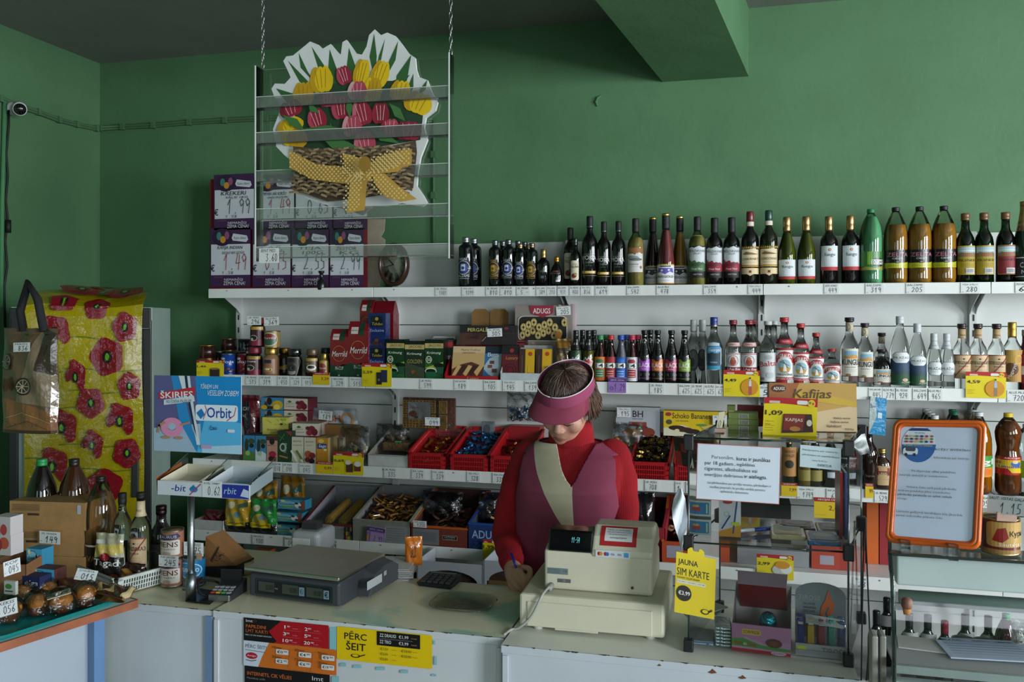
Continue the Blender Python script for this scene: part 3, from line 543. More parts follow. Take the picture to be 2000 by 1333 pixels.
put(K('vod',.0405,.313,CV,(.86,'gloss','#22377c',.02,.1,'#b8a06a','gold'),[(.24,.62,.95,[('p',[(.15,.0),(.5,-.04),(.85,0),(.85,.12),(1,.2),(1,.8),(.85,.88),(.85,1),(.5,1.04),(.15,1),(.15,.88),(0,.8),(0,.2),(.15,.12)],'#9fb8c4'),('q',.08,.1,.92,.9,.1,'#1c3c50'),('r',.1,.62,.9,.88,'#4a86ac'),('p',[(.1,.55),(.4,.66),(.7,.58),(.9,.68),(.9,.4),(.1,.4)],'#16303c'),('i',.15,.66,.85,.8,'Georgia','#d6dfe2'),('r',.1,.0,.9,.14,'#2c86a8'),('t',.3,.24,.7,.3,'VODKA','#c9d4d8')])]),1394.5,Yc,Z2,'clear vodka with dark blue cap and blue mountain label')
kk=K('vod',.0365,.300,CV,(.93,'gloss','#7c2230'),[(.2,.5,1.1,lacp)],neck=[(.60,.66,'paper','#c9a8a0',[('t',.3,.2,.7,.7,'SPIRTS','#8a3a34')])],capr=1.3)
put(kk,1432,Yc,Z2,'clear spirit with burgundy cap and bear slayer label beside blue capped vodka');put(kk,1463,Yc,Z2,'clear spirit with burgundy cap above the 4,49 price card');put(kk,1471,Yd,Z2,'burgundy capped spirit hidden behind the one above the price card')
kk=K('vod',.039,.295,CV,(.94,'plastic','#b4bab8'),[(.08,.52,1.1,[('r',0,0,1,1,'#c7cccc'),('T',.04,.5,.96,.68,'Balta','#b03038',2,.1),('e',.5,.84,.2,.08,'#aab0b0'),('l',[(.2,.3),(.8,.3)],.01,'#8d9494'),('r',.08,.05,.3,.14,'#7c8080'),('e',.6,.22,.2,.1,'#b3baba')])],capr=1.25)
put(kk,1500,Yc,Z2,'clear vodka with plain white Balta label');put(kk,1511,Yd,Z2,'white capped vodka behind the Balta bottle')
def gr(px,R,H,l,pf='vod',lb=(.06,.56)):put(K(pf,R,H,CV,(.93,'gloss','#a33033'),[(lb[0],lb[1],1.2,graudu)],neck=[(lb[1]+.06,lb[1]+.13,'paper','#a8303a',[('t',.2,.2,.8,.7,'3 GRAUDU','#e0c8c4')])]if pf=='vod' else None,capr=1.3),px,Yc,Z2,l)
gr(1532,.0415,.312,'windmill vodka, the largest of the red capped ones');gr(1564,.0375,.285,'windmill vodka, second largest of the red capped ones',lb=(.06,.55));gr(1594,.034,.243,'windmill vodka, third largest of the red capped ones');gr(1625,.0375,.172,'windmill vodka flask, smallest with red cap','flask',(.05,.6))
def ku(px,R,H,l,pf='vod',sy=1,Y=Yc):put(K(pf,R,H,CV,(.94,'gloss','#221a26'),[(.10,.56 if pf=='vod' else .5,1.05,kungu)],neck=[(.80,.93,'paper','#b5ac92',[('l',[(.4,.8),(.6,.5),(.45,.2)],.05,'#4a4234')])]if pf=='vod' else None,capr=1.35,sy=sy),px,Y,Z2,l)
ku(1659,.040,.312,'Kungu vodka, tallest of the ones with wheat field label');ku(1689,.036,.287,'Kungu vodka of middle height with wheat field label');ku(1722,.034,.243,'Kungu vodka standing behind the small Kungu flask',Y=Yd);ku(1722,.0415,.172,'Kungu flask with dark cap, shortest of its kind','flask',.7)
def mu(px,R,H,l,capc='#b7bcbf',lz=(.42,.66),back=True,cz=.86):put(K('muiz',R,H,CV,(cz,'plastic',capc),([(.06,.42,1.3,muizb)]if back else[(.06,.16,1.0,[('r',0,0,1,1,'#8d938e'),('r',.4,.1,.95,.9,'#39423c')])])+[(lz[0],lz[1]-.02,.98,muizas)],neck=None if back else[(.72,.86,'plastic','#b7bcbf',[('t',.2,.3,.8,.55,'MUIŽAS','#3a4246')])]),px,Yc,Z2,l)
mu(1757.5,.041,.317,'tallest Muizas vodka, green and blue forest printed on the glass',lz=(.36,.53),cz=.90);mu(1791.5,.0375,.286,'second tallest Muizas vodka with forest print and long white cap',lz=(.36,.53));mu(1824,.034,.243,'short Muizas vodka with octagonal label, nearer the forest printed ones',lz=(.26,.52),back=False);mu(1849,.034,.243,'short Muizas vodka with octagonal label next to the beige labelled bottles',lz=(.26,.52),back=False)
kk=K('vod',.0375,.285,CV,(.93,'gloss','#2a1a1e'),[(.18,.54,1.2,spez)],neck=[(.78,.92,'paper','#b79a72',spn)],capr=1.3)
for px,l in((1878.5,'beige labelled vodka with red slash, next to the short Muizas bottles'),(1910,'beige labelled vodka with red slash, middle of three'),(1946.5,'beige labelled vodka with red slash, next to the gold capped bottle')):put(kk,px,Yc,Z2,l)
put(K('vod',.039,.292,CV,(.78,'gold','#b08d3e'),[(.14,.6,1.2,[('r',0,0,1,1,'#a9803c'),('r',.0,.6,.6,1,'#b9954a'),('e',.35,.4,.3,.2,'#5c3a20'),('o',.65,.7,.2,.14,.05,'#d09a28'),('T',.35,.08,1.1,.2,'Magarych','#e4ddd0',2,1.2)])]),1977,Yc,Z2,'clear spirit with tall gold cap and tan label')
put(K('vod',.0385,.26,('shiny','#5c1420'),(.9,'gloss','#8c8f90'),[(.14,.6,1.2,[('r',0,0,1,1,'#7c1c28'),('r',.2,.3,.6,.6,'#c9b8a8')])]),2004,Yc,Z2,'deep red liqueur bottle cut off by the edge of the photo')
#  boxed and bagged goods
def place(o,loc,rz=0,label=None,cat=None,group=None):
 o.location=loc;o.rotation_euler.z=rz;return tag(o,label,cat,group)
def dims(px0,px1,py0,Y,zb=None,py1=None):
 a,b=Xat(px0,Y),Xat(px1,Y);mx=(px0+px1)/2
 if zb is None:zb=atY(mx,py1,Y).z
 return(a+b)/2,b-a,atY(mx,py0,Y).z-zb,zb
def carton(name,px0,px1,py0,Y,zb,d,items,col,label,cat,group=None,rz=0,m='paper',lean=0,py1=None,side=None,top=None,back=0):
 x,w,h,z=dims(px0,px1,py0,Y,zb,py1)
 g=G();sl,cl=sin(lean),cos(lean)
 M=Matrix.Rotation(-lean,4,'X')if lean else None
 g.box((0,d/2,h/2),(w,d,h),col,m,M=M,top=top)
 mp=lambda a,b,o:tuple((M or Matrix())@Vector((a-w/2,-o-.0002,b)))
 g.art(items,w,h,mp,m)
 if side:g.art(side,d,h,lambda a,b,o:tuple((M or Matrix())@Vector((w/2+o+.0002,a,b))),m)
 return place(g.build(name),(x,Y+back,z+(d*sl if lean>0 else 0)),rz,label,cat,group)
def bagmesh(w,h,bulge,items,col,m='film',seal=.06,taper=.0,flat=.35):
 def sh(u,v):
  e=max(0,1-abs(2*u-1)**3);t=min(1,(1-v)/.35)**.7*(flat+(1-flat)*min(1,v/.12))
  if v>1-seal:t=0
  return bulge*e**.6*t
 def X(u,v):return(u-.5)*w*(1-taper*v)
 def F(sgn):return lambda u,v:(X(u,v),sgn*(sh(u,v)+.0004)+.004*sin(u*17+v*9)*(1 if v>.1 else 0)*min(1,w*6),h*v)
 g=G();g.sheet(16,18,F(-1),col,m);g.sheet(16,18,lambda u,v:F(1)(1-u,v),col,m)
 if items:
  f=F(-1)
  def mp(a,b,o):
   u=min(1,max(0,a/w));v=min(1,max(0,b/h));p=f(u,v);return(p[0],p[1]-.0008-o*2,p[2])
  g.art(items,w,h,mp,m,eps=.0004,strip=w/16,grid=h/18)
 return g
def bag(name,px0,px1,py0,Y,zb,bulge,items,col,label,cat,group=None,rz=0,m='film',py1=None,lean=0,taper=.08,flat=.35):
 x,w,h,z=dims(px0,px1,py0,Y,zb,py1)
 o=place(bagmesh(w,h,bulge,items,col,m,taper=taper,flat=flat).build(name),(x,Y,z),rz,label,cat,group)
 o.rotation_euler.x=-lean;return o
def ribwrap(R,H,items,col,rim='#b8b4a8',m='gloss',frac=1.0):
 """a tin: body with printed wrap and two rolled rims"""
 def mk(parent):
  g=G();g.lathe([(R,.003),(R,H-.003)],col,m,seg=32);w=2*pi*R*.55*frac
  g.art(items,w,H*.94,wrapmap(R+.0003,w,H*.03),m,strip=R*.2);g.build('body',parent)
  g=G();g.lathe([(R*.9,.0),(R*1.03,.0),(R*1.03,.004),(R*.98,.005)],rim,'metal',seg=32);g.build('rim',parent);g=G()
  g.lathe([(0,H-.004),(R*.94,H-.004),(R*.97,H),(R*1.03,H),(R*1.03,H-.004)],rim,'metal',seg=32);g.build('rim',parent)
 return mk
def tin(px,R,H,Y,z,items,col,label,rim='#b8b4a8',cat='tin',name='tin',frac=1.0,rz=0,x=None):
 r=thing(name,label,cat,(Xat(px,Y)if x is None else x,Y,z),rz);ribwrap(R,H,items,col,rim,frac=frac)(r);return r
def pcard(px0,px1,py0,py1,Y,items,label,col='#dfe2e2',rz=0,name='price_card',cat='price card',lean=0,group=None,z=None,tx=0):
 """flat printed card standing or clipped at plane Y"""
 a,b=Xat(px0,Y),Xat(px1,Y);mx=(px0+px1)/2;z1,z0=atY(mx,py0,Y).z,atY(mx,py1,Y).z;w,h=b-a,z1-z0
 g=G();g.box((0,.0004,h/2),(w,.0008,h),col,'paper');g.art(items,w,h,front(w,h,-.0002),'paper')
 o=place(g.build(name),((a+b)/2,Y,z0),rz,label,cat,group);o.rotation_euler=(-lean,tx,rz);return o
def hand(num,nm='',c='#20242a'):
 return([('i',.1,.72,.85,.93,nm,'#3a3f44')]if nm else[])+[('n',.3,.12,.92,.62,num,c,.13),('l',[(.06,.2),(.14,.22)],.02,'#4a5058')]
def promo(num,pic=(),small=True):
 return[('r',0,0,1,1,'#d9c400'),('p',[(0,1),(1,1),(1,.80),(.6,.84),(.3,.86),(0,.84)],'#a8121c'),('r',.10,.86,.3,.92,'#c9b0a8'),('q',.62,.85,.82,.95,.03,'#d9d6d0'),('e',.89,.88,.07,.1,'#d6b81c'),('e',.86,.9,.02,.03,'#3f7a4a'),('e',.92,.88,.02,.03,'#b0582c'),('T',.03,.54,.36,.68,num,'#2a1420')]+([('l',[(.04,.3),(.22,.3)],.006,'#6a5f10'),('l',[(.04,.24),(.18,.24)],.006,'#6a5f10'),('l',[(.04,.18),(.2,.18)],.006,'#6a5f10')]if small else[])+list(pic)
def akc(num):return[('r',0,0,1,1,'#d6b60c'),('r',0,.8,1,1,'#9c1420'),('T',.12,.84,.88,.95,'AKCIJAS CENA','#e6d9d0'),('t',.5,.35,.94,.62,num,'#6a1a20'),('l',[(.05,.15),(.4,.15)],.01,'#8c7a10')]
zc=Z2;Yf=4.10
brown=[('p',[(.2,0),(.35,1),(.42,1),(.3,0)],'#7a4a2a'),('r',.5,.1,.55,.9,'#4a2418')]
dark=[('r',.0,.1,1,.3,'#26222a'),('r',.3,.3,.36,.8,'#8b8f96'),('r',.45,.3,.5,.7,'#7a7e86'),('r',.6,.2,.64,.75,'#8b8f96')]
tin(405,.041,.085,Yf,zc,brown,'#2c1210','dark brown coffee tin under another tin behind the 1,49 card','#b08a5a')
tin(405,.041,.075,Yf,zc+.087,brown,'#2c1210','dark brown coffee tin with bronze shine on top of the stack by the shelf end','#c0945a')
laf=lambda c:[('r',0,0,1,.1,'#1c3c78'),('i',.12,.55,.9,.72,'Lafoja','#d6dae0'),('e',.4,.8,.13,.06,'#c9ccd0')]+[('e',.15+.1*k,.2+.06*(k%3),.07,.05,c)for k in range(8)]
tin(446,.036,.118,Yf,zc,laf('#5c3422'),'#17408c','blue coffee tin with white script and beans','#9aa0a8');tin(476,.033,.118,Yf+.02,zc,laf('#4a2418'),'#6c1420','dark red coffee tin with white script and beans','#a08080')
tin(428,.040,.125,Yd+.03,zc,dark,'#151012','black coffee tin in second row behind the blue one');tin(466,.040,.125,Yd+.03,zc,dark,'#151012','black coffee tin in second row behind the dark red one')
tin(447,.043,.068,Yd+.03,zc+.127,brown,'#2a1412','wide brown coffee tin lying on the second row of black tins','#a08a6a');tin(478,.034,.066,Yd+.02,zc+.127,dark,'#14141a','black tin with skyline print on the second row of tins','#8b8f96')
def jar(px,R,H,Y,z,body,lid,lh,items,label,lidr=.85,prof=None,lab=(.12,.62),m='shiny',sy=1,ha=1.25):
 r=thing('coffee_jar',label,'jar',(Xat(px,Y),Y,z));P=prof or[(.86,0),(1,.03),(1,.72),(.93,.8),(.75,.86),(.7,.9)];hb=H-lh
 g=G();g.lathe([(a*R,b*hb/.9)for a,b in P],body,m,sy=sy);g.build('glass_body',r)
 g=G();g.lathe([(R*lidr*.97,hb),(R*lidr,hb+.003),(R*lidr,H-.003),(R*lidr*.95,H),(0,H)],lid[1],lid[0],seg=24,sy=sy);g.build('lid',r)
 rr=R;w=2*ha*rr;g=G();g.art(items,w,H*(lab[1]-lab[0]),wrapmap(rr+.0005,w,H*lab[0],sy),'gloss',strip=R*.2);g.build('label',r);return r
aroma=[('r',0,0,1,1,'#3a0d1a'),('r',0,0,1,.3,'#7c1c34'),('r',0,.84,1,1,'#b3903c'),('t',.3,.87,.8,.96,'JACOBS','#4a3410'),('t',.25,.68,.75,.8,'Aroma','#d9d4cc'),('e',.45,.4,.24,.16,'#9c9484'),('e',.45,.4,.2,.12,'#16100c'),('e',.36,.33,.1,.08,'#d6d0c0')]
jar(498,.041,.153,Yf,zc,'#180c0c',('plastic','#6c1422'),.032,aroma,'Jacobs coffee jar with red lid under a second jar',lab=(.05,.7));jar(504,.039,.153,Yf+.01,zc+.155,'#180c0c',('plastic','#7c1424'),.032,aroma[:3]+aroma[5:],'Jacobs coffee jar with red lid stacked on its twin',lab=(.05,.7))
jar(530,.041,.150,Yf,zc,'#8c6a4a',('gold','#9a7c40'),.034,[('r',0,.0,1,1,'#8a6448'),('r',.3,.72,.7,.96,'#141a34'),('T',.15,.56,.85,.68,'GOLD','#8c5c1c'),('r',.15,.5,.85,.53,'#a86a2c'),('e',.5,.28,.28,.14,'#c9a050'),('e',.5,.28,.2,.1,'#5c3c20'),('e',.5,.3,.14,.07,'#d9c8a0')],'instant coffee jar with GOLD label and wide gold lid')
tin(532,.041,.088,Yf,zc+.152,[('r',0,0,1,1,'#8f7440'),('e',.5,.5,.36,.42,'#c9c0a0'),('e',.5,.5,.33,.38,'#23563a'),('p',[(.2,.5),(.25,.75),(.5,.86),(.75,.75),(.8,.5)],'#7c1c24'),('i',.24,.52,.76,.66,'Merrild','#e3dcd0')],'#a08650','gold instant coffee tin with green and red emblem','#b89a5c')
jar(556,.036,.148,Yd,zc,'#3c2a10',('gold','#7a5c28'),.03,[('r',0,0,1,1,'#141210'),('p',[(0,.3),(.7,.2),(1,.4),(.9,.6)],'#b08c1c')],'dark coffee jar with dull gold lid in second row')
jar(576,.040,.147,Yf,zc,'#100c0a',('shiny','#16151a'),.032,[('p',[(.1,.95),(.9,.95),(1,.75),(.75,0),(.25,0),(0,.75)],'#8c8468'),('p',[(.12,.92),(.88,.92),(.97,.75),(.73,.03),(.27,.03),(.03,.75)],'#15120f'),('t',.25,.55,.75,.7,'ROYAL','#6a6252'),('e',.5,.22,.22,.13,'#8b8a86'),('e',.5,.3,.18,.04,'#2a2622'),('l',[(.5,.35),(.45,.45),(.52,.5)],.02,'#8b8a86')],'square black coffee jar with cup drawing in a shield',lab=(.03,.75),sy=.9)
jar(610,.0365,.148,Yf,zc,'#33200f',('gloss','#5c4632'),.033,[('r',0,0,1,1,'#5c4630'),('r',0,.8,1,1,'#b59a4c'),('t',.15,.84,.6,.96,'Jacobs','#4a3a14'),('e',.62,.32,.3,.22,'#e3ddd0'),('e',.62,.36,.2,.12,'#1c120c'),('t',.1,.56,.5,.66,'Cronat','#c9b48a')],'tapered coffee jar with brown lid and white cup label',lab=(.2,.68),prof=[(.8,0),(.95,.04),(1,.3),(1,.6),(.8,.8),(.62,.9)],lidr=.8)
jar(633,.0255,.125,Yf,zc,'#8c7430',('gold','#8a7438'),.03,[('r',0,0,1,1,'#a88c3c'),('e',.5,.5,.38,.34,'#7c2428'),('i',.22,.44,.8,.56,'Merrild','#dcd0c0')],'small gold coffee jar with round red label',lab=(.1,.7),lidr=.8)
jar(636,.028,.150,Yd,zc,'#120e0e',('plastic','#141216'),.03,[('r',0,0,1,1,'#1c1614')],'dark lidded jar standing behind the small gold jar')
merr=[('r',0,0,1,.3,'#15402c'),('r',0,.28,1,1,'#7a1420'),('p',[(0,.28),(.5,.24),(1,.34),(1,.28)],'#7a1420'),('r',.15,.78,.5,.9,'#c9c0bc'),('l',[(.18,.84),(.46,.84)],.03,'#9c3038'),('r',.55,.75,.8,.98,'#1c3a2c'),('o',.5,.5,.36,.16,.015,'#c09050'),('i',.1,.44,.92,.55,'Merrild','#e6e0dc'),('T',.3,.17,.75,.24,'IN-CUP','#c9ccc6'),('e',.5,.06,.05,.012,'#c9ccc6')]
def blockbag(px0,px1,py0,Y,z,d,items,col,label,topk=.72,**k):
 """brick-shaped coffee bag narrowing to a folded top"""
 x,w,h,_=dims(px0,px1,py0,Y,z);g=G()
 v=[]
 for zz,kx,ky in((0,1,1),(h*.82,1,1),(h*.93,.97,.55),(h,.93,.12)):
  v+=[(-w/2*kx,d/2-d/2*ky,zz),(w/2*kx,d/2-d/2*ky,zz),(w/2*kx,d/2+d/2*ky,zz),(-w/2*kx,d/2+d/2*ky,zz)]
 f=[(3,2,1,0),(12,13,14,15)]+[(4*j+i,4*j+(i+1)%4,4*j+4+(i+1)%4,4*j+4+i)for j in range(3)for i in range(4)]
 g.add(v,f,col,'film')
 def yy(b):return 0 if b<h*.82 else(d*.225*(b-h*.82)/(h*.11)if b<h*.93 else d*.225+d*.215*(b-h*.93)/(h*.07))
 g.art(items,w,h,lambda a,b,o:(a-w/2,yy(b)-.0004-o,b),'film',grid=h/24)
 return place(g.build('coffee_bag'),(x,Y,z),k.get('rz',0),label,'coffee bag',k.get('group'))
blockbag(645,680,643,Yf-.02,zc,.06,merr,'#7a1420','dark red and green coffee bag, the shorter of two');blockbag(680,719,628,Yf-.02,zc,.06,merr,'#7a1420','dark red and green coffee bag, the taller of two')
blockbag(703,728,586,Yd+.03,zc+.14,.07,merr[1:7],'#7a1420','red coffee bag with flag sticker peeking above the taller bag');blockbag(729,768,588,Yd+.03,zc,.08,[],'#6c101c','plain red side of a tall bag behind the blue coffee packs')
tch=[('r',.15,.62,.85,.92,'#101426'),('e',.5,.84,.1,.05,'#a08838'),('i',.2,.66,.82,.74,'Tchibo','#b89a3c'),('i',.1,.48,.9,.56,'Exclusive','#8fa0cc')]+[('e',.15+.12*k,.06+.05*(k%2),.09,.05,'#5c2c1c')for k in range(7)]+[('e',.5,.24,.12,.05,'#6a3824'),('e',.4,.17,.1,.04,'#4a2418')]
carton('coffee_pack',719,752,675,Yf-.01,zc,.06,tch,'#16255c','blue vacuum coffee pack standing under an identical one','coffee pack',m='film');carton('coffee_pack',719,753,612,Yf-.005,zc+.151,.06,tch,'#16255c','blue vacuum coffee pack on top of an identical one','coffee pack',m='film')
kron=lambda g2=False:[('r',0,0,1,1,'#3a4434' if g2 else '#2c5c28'),('r',0,.9,1,1,'#0d1210'),('r',0,.78,1,.9,'#b8a268'),('t',.2,.8,.86,.88,'JACOBS','#2c3420'),('p',[(0,.45),(1,.3),(1,.78),(0,.78)],'#1c2a20' if g2 else '#17361f'),('i',.1,.62,.85,.7,'Krönung','#d9dccc')]+([('t',.12,.42,.88,.52,'GOLDEN','#a89a5c'),('e',.42,.2,.12,.05,'#7a4a24'),('e',.56,.15,.1,.05,'#5c3418')]if g2 else[('p',[(0,.3),(1,.45),(1,.3),(.4,.2)],'#8fae3c'),('o',.22,.5,.17,.09,.04,'#c9ceb4'),('T',.12,.46,.34,.54,'50','#d6dac6'),('e',.35,.22,.34,.08,'#d9d9cc'),('e',.33,.22,.27,.055,'#14100c'),('p',[(.05,.2),(.12,0),(.55,0),(.66,.2)],'#1d5a3c'),('e',.78,.36,.28,.06,'#101410'),('p',[(.6,.32),(.7,.14),(1,.14),(1,.32)],'#1f4c38')])
for a,b,t,g2,l in((755,790,663,False,'green coffee pack beside the blue packs'),(791,829,666,True,'olive GOLDEN coffee pack between two green ones'),(830,866,663,False,'green coffee pack beside the red chocolate tray')):
 carton('coffee_pack',a,b,t,Yf-.02,zc,.07,kron(g2),'#131a14',l,'coffee pack',m='film')
carton('coffee_pack',867,884,664,Yf+.06,zc,.06,[('r',0,0,1,1,'#2c4030'),('r',0,.8,1,.94,'#a82a2a'),('r',.1,.5,.9,.6,'#c9ccc4'),('e',.5,.3,.3,.1,'#c9b8a8')],'#3a1414','narrow side of a coffee pack behind the tray','coffee pack')
carton('chocolate_box',846,889,657,Yd+.06,zc,.05,[('r',.05,.85,.95,.95,'#3a2420')],'#b9bab8','plain white carton lying behind the green coffee packs','box')
def tray(name,w,d,hf,hb,col,inner,items,label,cat,loc,rz=0,m='card',th=.003,group=None,rim=None,tilt=0):
 """open display box: low front, higher back, sloping sides"""
 r=thing(name,label,cat,loc,rz,group)
 g=G();g.box((0,th/2,hf/2),(w,th,hf),col,m)
 for sx in(-1,1):
  x=sx*(w/2-th/2);P=[(0,0),(d,0),(d,hb),(d*.92,hb),(0,hf)]
  v=[(x-th/2,a,b)for a,b in P]+[(x+th/2,a,b)for a,b in P];n=5
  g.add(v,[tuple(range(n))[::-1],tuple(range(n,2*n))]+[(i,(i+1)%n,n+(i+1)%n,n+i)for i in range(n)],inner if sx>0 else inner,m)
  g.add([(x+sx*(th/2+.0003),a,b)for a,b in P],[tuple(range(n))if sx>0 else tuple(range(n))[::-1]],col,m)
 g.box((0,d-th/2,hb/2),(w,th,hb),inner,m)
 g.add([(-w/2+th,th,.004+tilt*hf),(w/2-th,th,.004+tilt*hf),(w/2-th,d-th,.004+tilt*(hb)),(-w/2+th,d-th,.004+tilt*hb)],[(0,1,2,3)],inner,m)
 if rim:
  g.add([(-w/2,-.0004,hf),(w/2,-.0004,hf),(w/2,.012,hf+.001),(-w/2,.012,hf+.001)],[(0,1,2,3)],rim,m)
  for sx in(-1,1):g.add([(sx*w/2,0,hf+.0008),(sx*(w/2-.014),0,hf+.0008),(sx*(w/2-.014),d*.92,hb+.0008),(sx*w/2,d*.92,hb+.0008)],[(0,1,2,3)]if sx<0 else[(3,2,1,0)],rim,m)
 g.art(items,w,hf,front(w,hf,-.0003),'gloss');g.build('carton_body',r);return r
x,w,h,z=dims(868,975,730,4.06,zc)
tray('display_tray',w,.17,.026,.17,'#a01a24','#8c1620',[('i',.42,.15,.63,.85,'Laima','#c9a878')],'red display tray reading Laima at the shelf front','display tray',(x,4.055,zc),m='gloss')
carton('chocolate_box',881,944,678,4.09,zc+.01,.022,[('r',0,0,1,1,'#c0a06a'),('r',0,.8,1,1,'#cbb48a'),('i',.25,.86,.85,.92,'Maitre Truffout','#5c3a24'),('t',.3,.77,.7,.82,'GRAZIOSO','#7a4a2c'),('p',[(0,0),(1,0),(1,.35),(.6,.5),(.3,.42),(0,.25)],'#5c2c1c')]+[('p',[(.02+.17*k,.05+.03*k),(.18+.17*k,.40),(.3+.17*k,.36),(.12+.17*k,.03)],'#c9a468' if k%2==0 else '#38190f')for k in range(5)],'#b08a5a','cream chocolate box with wafer bars leaning in the red tray','chocolate box',lean=.25)
carton('chocolate_bar',943,977,677,4.09,zc+.01,.012,[('r',0,0,1,1,'#a8b8c6'),('p',[(0,.8),(0,.35),(.3,.62),(1,.78),(1,.85)],'#2a6ca0'),('r',0,.78,1,1,'#1c2a3c'),('T',.2,.68,.85,.8,'Ekstra','#e3e6ea'),('r',.35,.45,.6,.55,'#6c3c28'),('r',.25,.32,.5,.42,'#7a4630'),('r',.5,.18,.78,.3,'#6c3c28'),('p',[(0,0),(.8,.0),(.3,.12),(0,.3)],'#2a6ca0')],'#a8b8c6','white and blue Ekstra chocolate bar beside the cream box','chocolate bar',lean=.25)
r_=thing('folding_carton','brown corrugated carton with notched flaps behind dark chocolate boxes','box',(Xat(958,4.34),4.34,zc))
for a,b in((921,955),(957,993)):
 x0,x1=Xat(a,4.34)-Xat(958,4.34),Xat(b,4.34)-Xat(958,4.34);h=atY(940,604,4.34).z-zc;q=(x1-x0)*.2
 G().prism([(x0,0),(x1,0),(x1,h-q),(x1-q,h),(x0+q,h),(x0,h-q)],0,.004,'#8d6638','card',M=Matrix(((1,0,0,0),(0,0,1,0),(0,1,0,0),(0,0,0,1)))).build('flap',r_)
x,w,h,z=dims(902,1008,656,4.2,zc);G().box((0,.06,h*.4),(w,.1,h*.75),'#2a1a14','card').build('box_body',r_,loc=(x-r_.location.x+.0,-.1,0))
carton('chocolate_box',899,1009,636,4.16,None,.03,[('r',0,0,1,1,'#4a2a20'),('r',0,.62,1,1,'#121013'),('T',.14,.68,.5,.92,'PERGALĖ','#c4bc62'),('T',.12,.3,.34,.45,'DARK','#2c1812'),('p',[(.36,0),(.45,.5),(.6,.6),(1,.6),(1,0)],'#1a1416'),('l',[(.4,.2),(.46,.4)],.012,'#9c8c6a'),('e',.82,.85,.04,.06,'#7a2430')],'#121013','black and brown dark chocolate box reading PERGALE','chocolate box',py1=674,rz=.04)
carton('chocolate_bar',979,1013,676,4.075,zc,.015,[('r',0,0,1,1,'#5c0f1c'),('r',0,.75,1,1,'#120c0e'),('e',.55,.86,.12,.06,'#9c2424'),('i',.2,.58,.9,.7,'Luxury','#b08040'),('o',.5,.3,.36,.2,.04,'#3a0812'),('o',.5,.3,.22,.12,.04,'#3a0812')],'#3c0c14','red and black chocolate bar with swirl behind white tray','chocolate bar',lean=.15)
for k,(dx_,dz)in enumerate(((0,0),(.004,.012),(.008,.024))):carton('chocolate_bar',985,1024,675-5*k,4.17,None,.08,[('r',0,.3,1,.6,'#a83038')],'#4a0c16','flat red edged chocolate bar lying in a small pile','chocolate bar',py1=679-5*k,group='pile of flat red edged chocolate bars')
x,w,h,z=dims(977,1065,730,4.055,zc)
tray('display_tray',w,.15,h+.002,.15,'#b8c0c4','#a8b0b4',[],'white display tray holding the yellow and brown packs','display tray',(x,4.05,zc))
def ris(px0,l):carton('wafer_pack',px0,px0+30,683,4.075,zc+.01,.02,[('r',0,0,1,1,'#c9a012'),('r',0,0,.4,1,'#38201a'),('r',.17,.2,.22,.8,'#6c4a30'),('e',.72,.84,.14,.07,'#b03c1c'),('e',.62,.13,.18,.1,'#c0481c'),('l',[(.7,.12),(.85,.2)],.05,'#1c1414'),('l',[(.62,.24),(.64,.42)],.04,'#e0c050')],'#7a5c14',l,'wafer pack',lean=.12)
ris(1013,'yellow and brown pack beside the red swirl bar');ris(1046,'yellow and brown pack beside the brown wafer bag')
carton('wafer_pack',1014,1078,675,4.17,zc,.02,[],'#a9a9a4','plain white backing card behind the yellow and brown packs','box')
adk=[('r',0,0,1,1,'#8b7f78')]+[('e',(k*.37)%1,(k*.23)%1,.03,.03,'#a0948c')for k in range(14)]+[('q',.06,.12,.94,.74,.1,'#c9c4b8'),('q',.075,.135,.925,.725,.1,'#1c1612'),('p',[(.26,1),(.7,1),(.68,.8),(.5,.7),(.3,.8)],'#8f2438'),('T',.33,.8,.64,.93,'ADUGS','#e6dcd4')]
for k in range(16):
 cx,cy=.14+.095*(k%9)+.03*(k//9),.26+.2*(k//8)+.06*(k%3);adk+=[('e',cx,cy,.055,.1,'#b09a5c'),('e',cx,cy,.04,.075,'#c9b878'),('l',[(cx-.045,cy),(cx+.045,cy)],.006,'#7a6434'),('l',[(cx,cy-.08),(cx,cy+.08)],.006,'#7a6434'),('e',cx,cy,.018,.034,'#3c1c14')]
carton('biscuit_box',1006,1115,597,4.25,None,.05,adk+[('e',.8,.27,.06,.1,'#a8742c')],'#7a706a','wide Adugs biscuit box with picture of ring biscuits','biscuit box',py1=676)
carton('wafer_box',1112,1123,594,4.3,zc,.05,[('r',.3,0,.6,1,'#c07a8a')],'#b9a8ac','pink and white edge of a box behind the biscuit box','box')
bag('wafer_bag',1084,1118,662,4.12,zc+.03,.02,[('r',0,.75,1,1,'#8c6428'),('r',0,0,1,.75,'#4c3826'),('e',.4,.5,.25,.12,'#7a6444'),('e',.6,.4,.2,.1,'#6a563a'),('r',.1,.08,.9,.16,'#a8902c')],'#5c4628','brown nut wafer bag behind the shopkeeper head','wafer bag')
x,w,h,z=dims(1072,1102,716,4.06,zc);carton('display_tray',1070,1112,716,4.06,zc,.1,[],'#b9bcbc','low white carton under the brown wafer bag','display tray')
zt=Z3;Y3=4.06
bag('coffee_bag',470,508,772,4.2,zt+.04,.03,[('r',0,0,1,1,'#5a0e1c'),('e',.35,.6,.36,.3,'#16121a'),('t',.05,.72,.6,.8,'NESCAFÉ','#b4b0b0'),('t',.2,.6,.42,.66,'3in1','#b4b0b0'),('q',.0,.38,.36,.52,.05,'#a8283c'),('e',.2,.3,.2,.14,'#8b878c')],'#5a0e1c','red and black instant coffee bag with white emblem','coffee bag',py1=None)
Y4=4.2
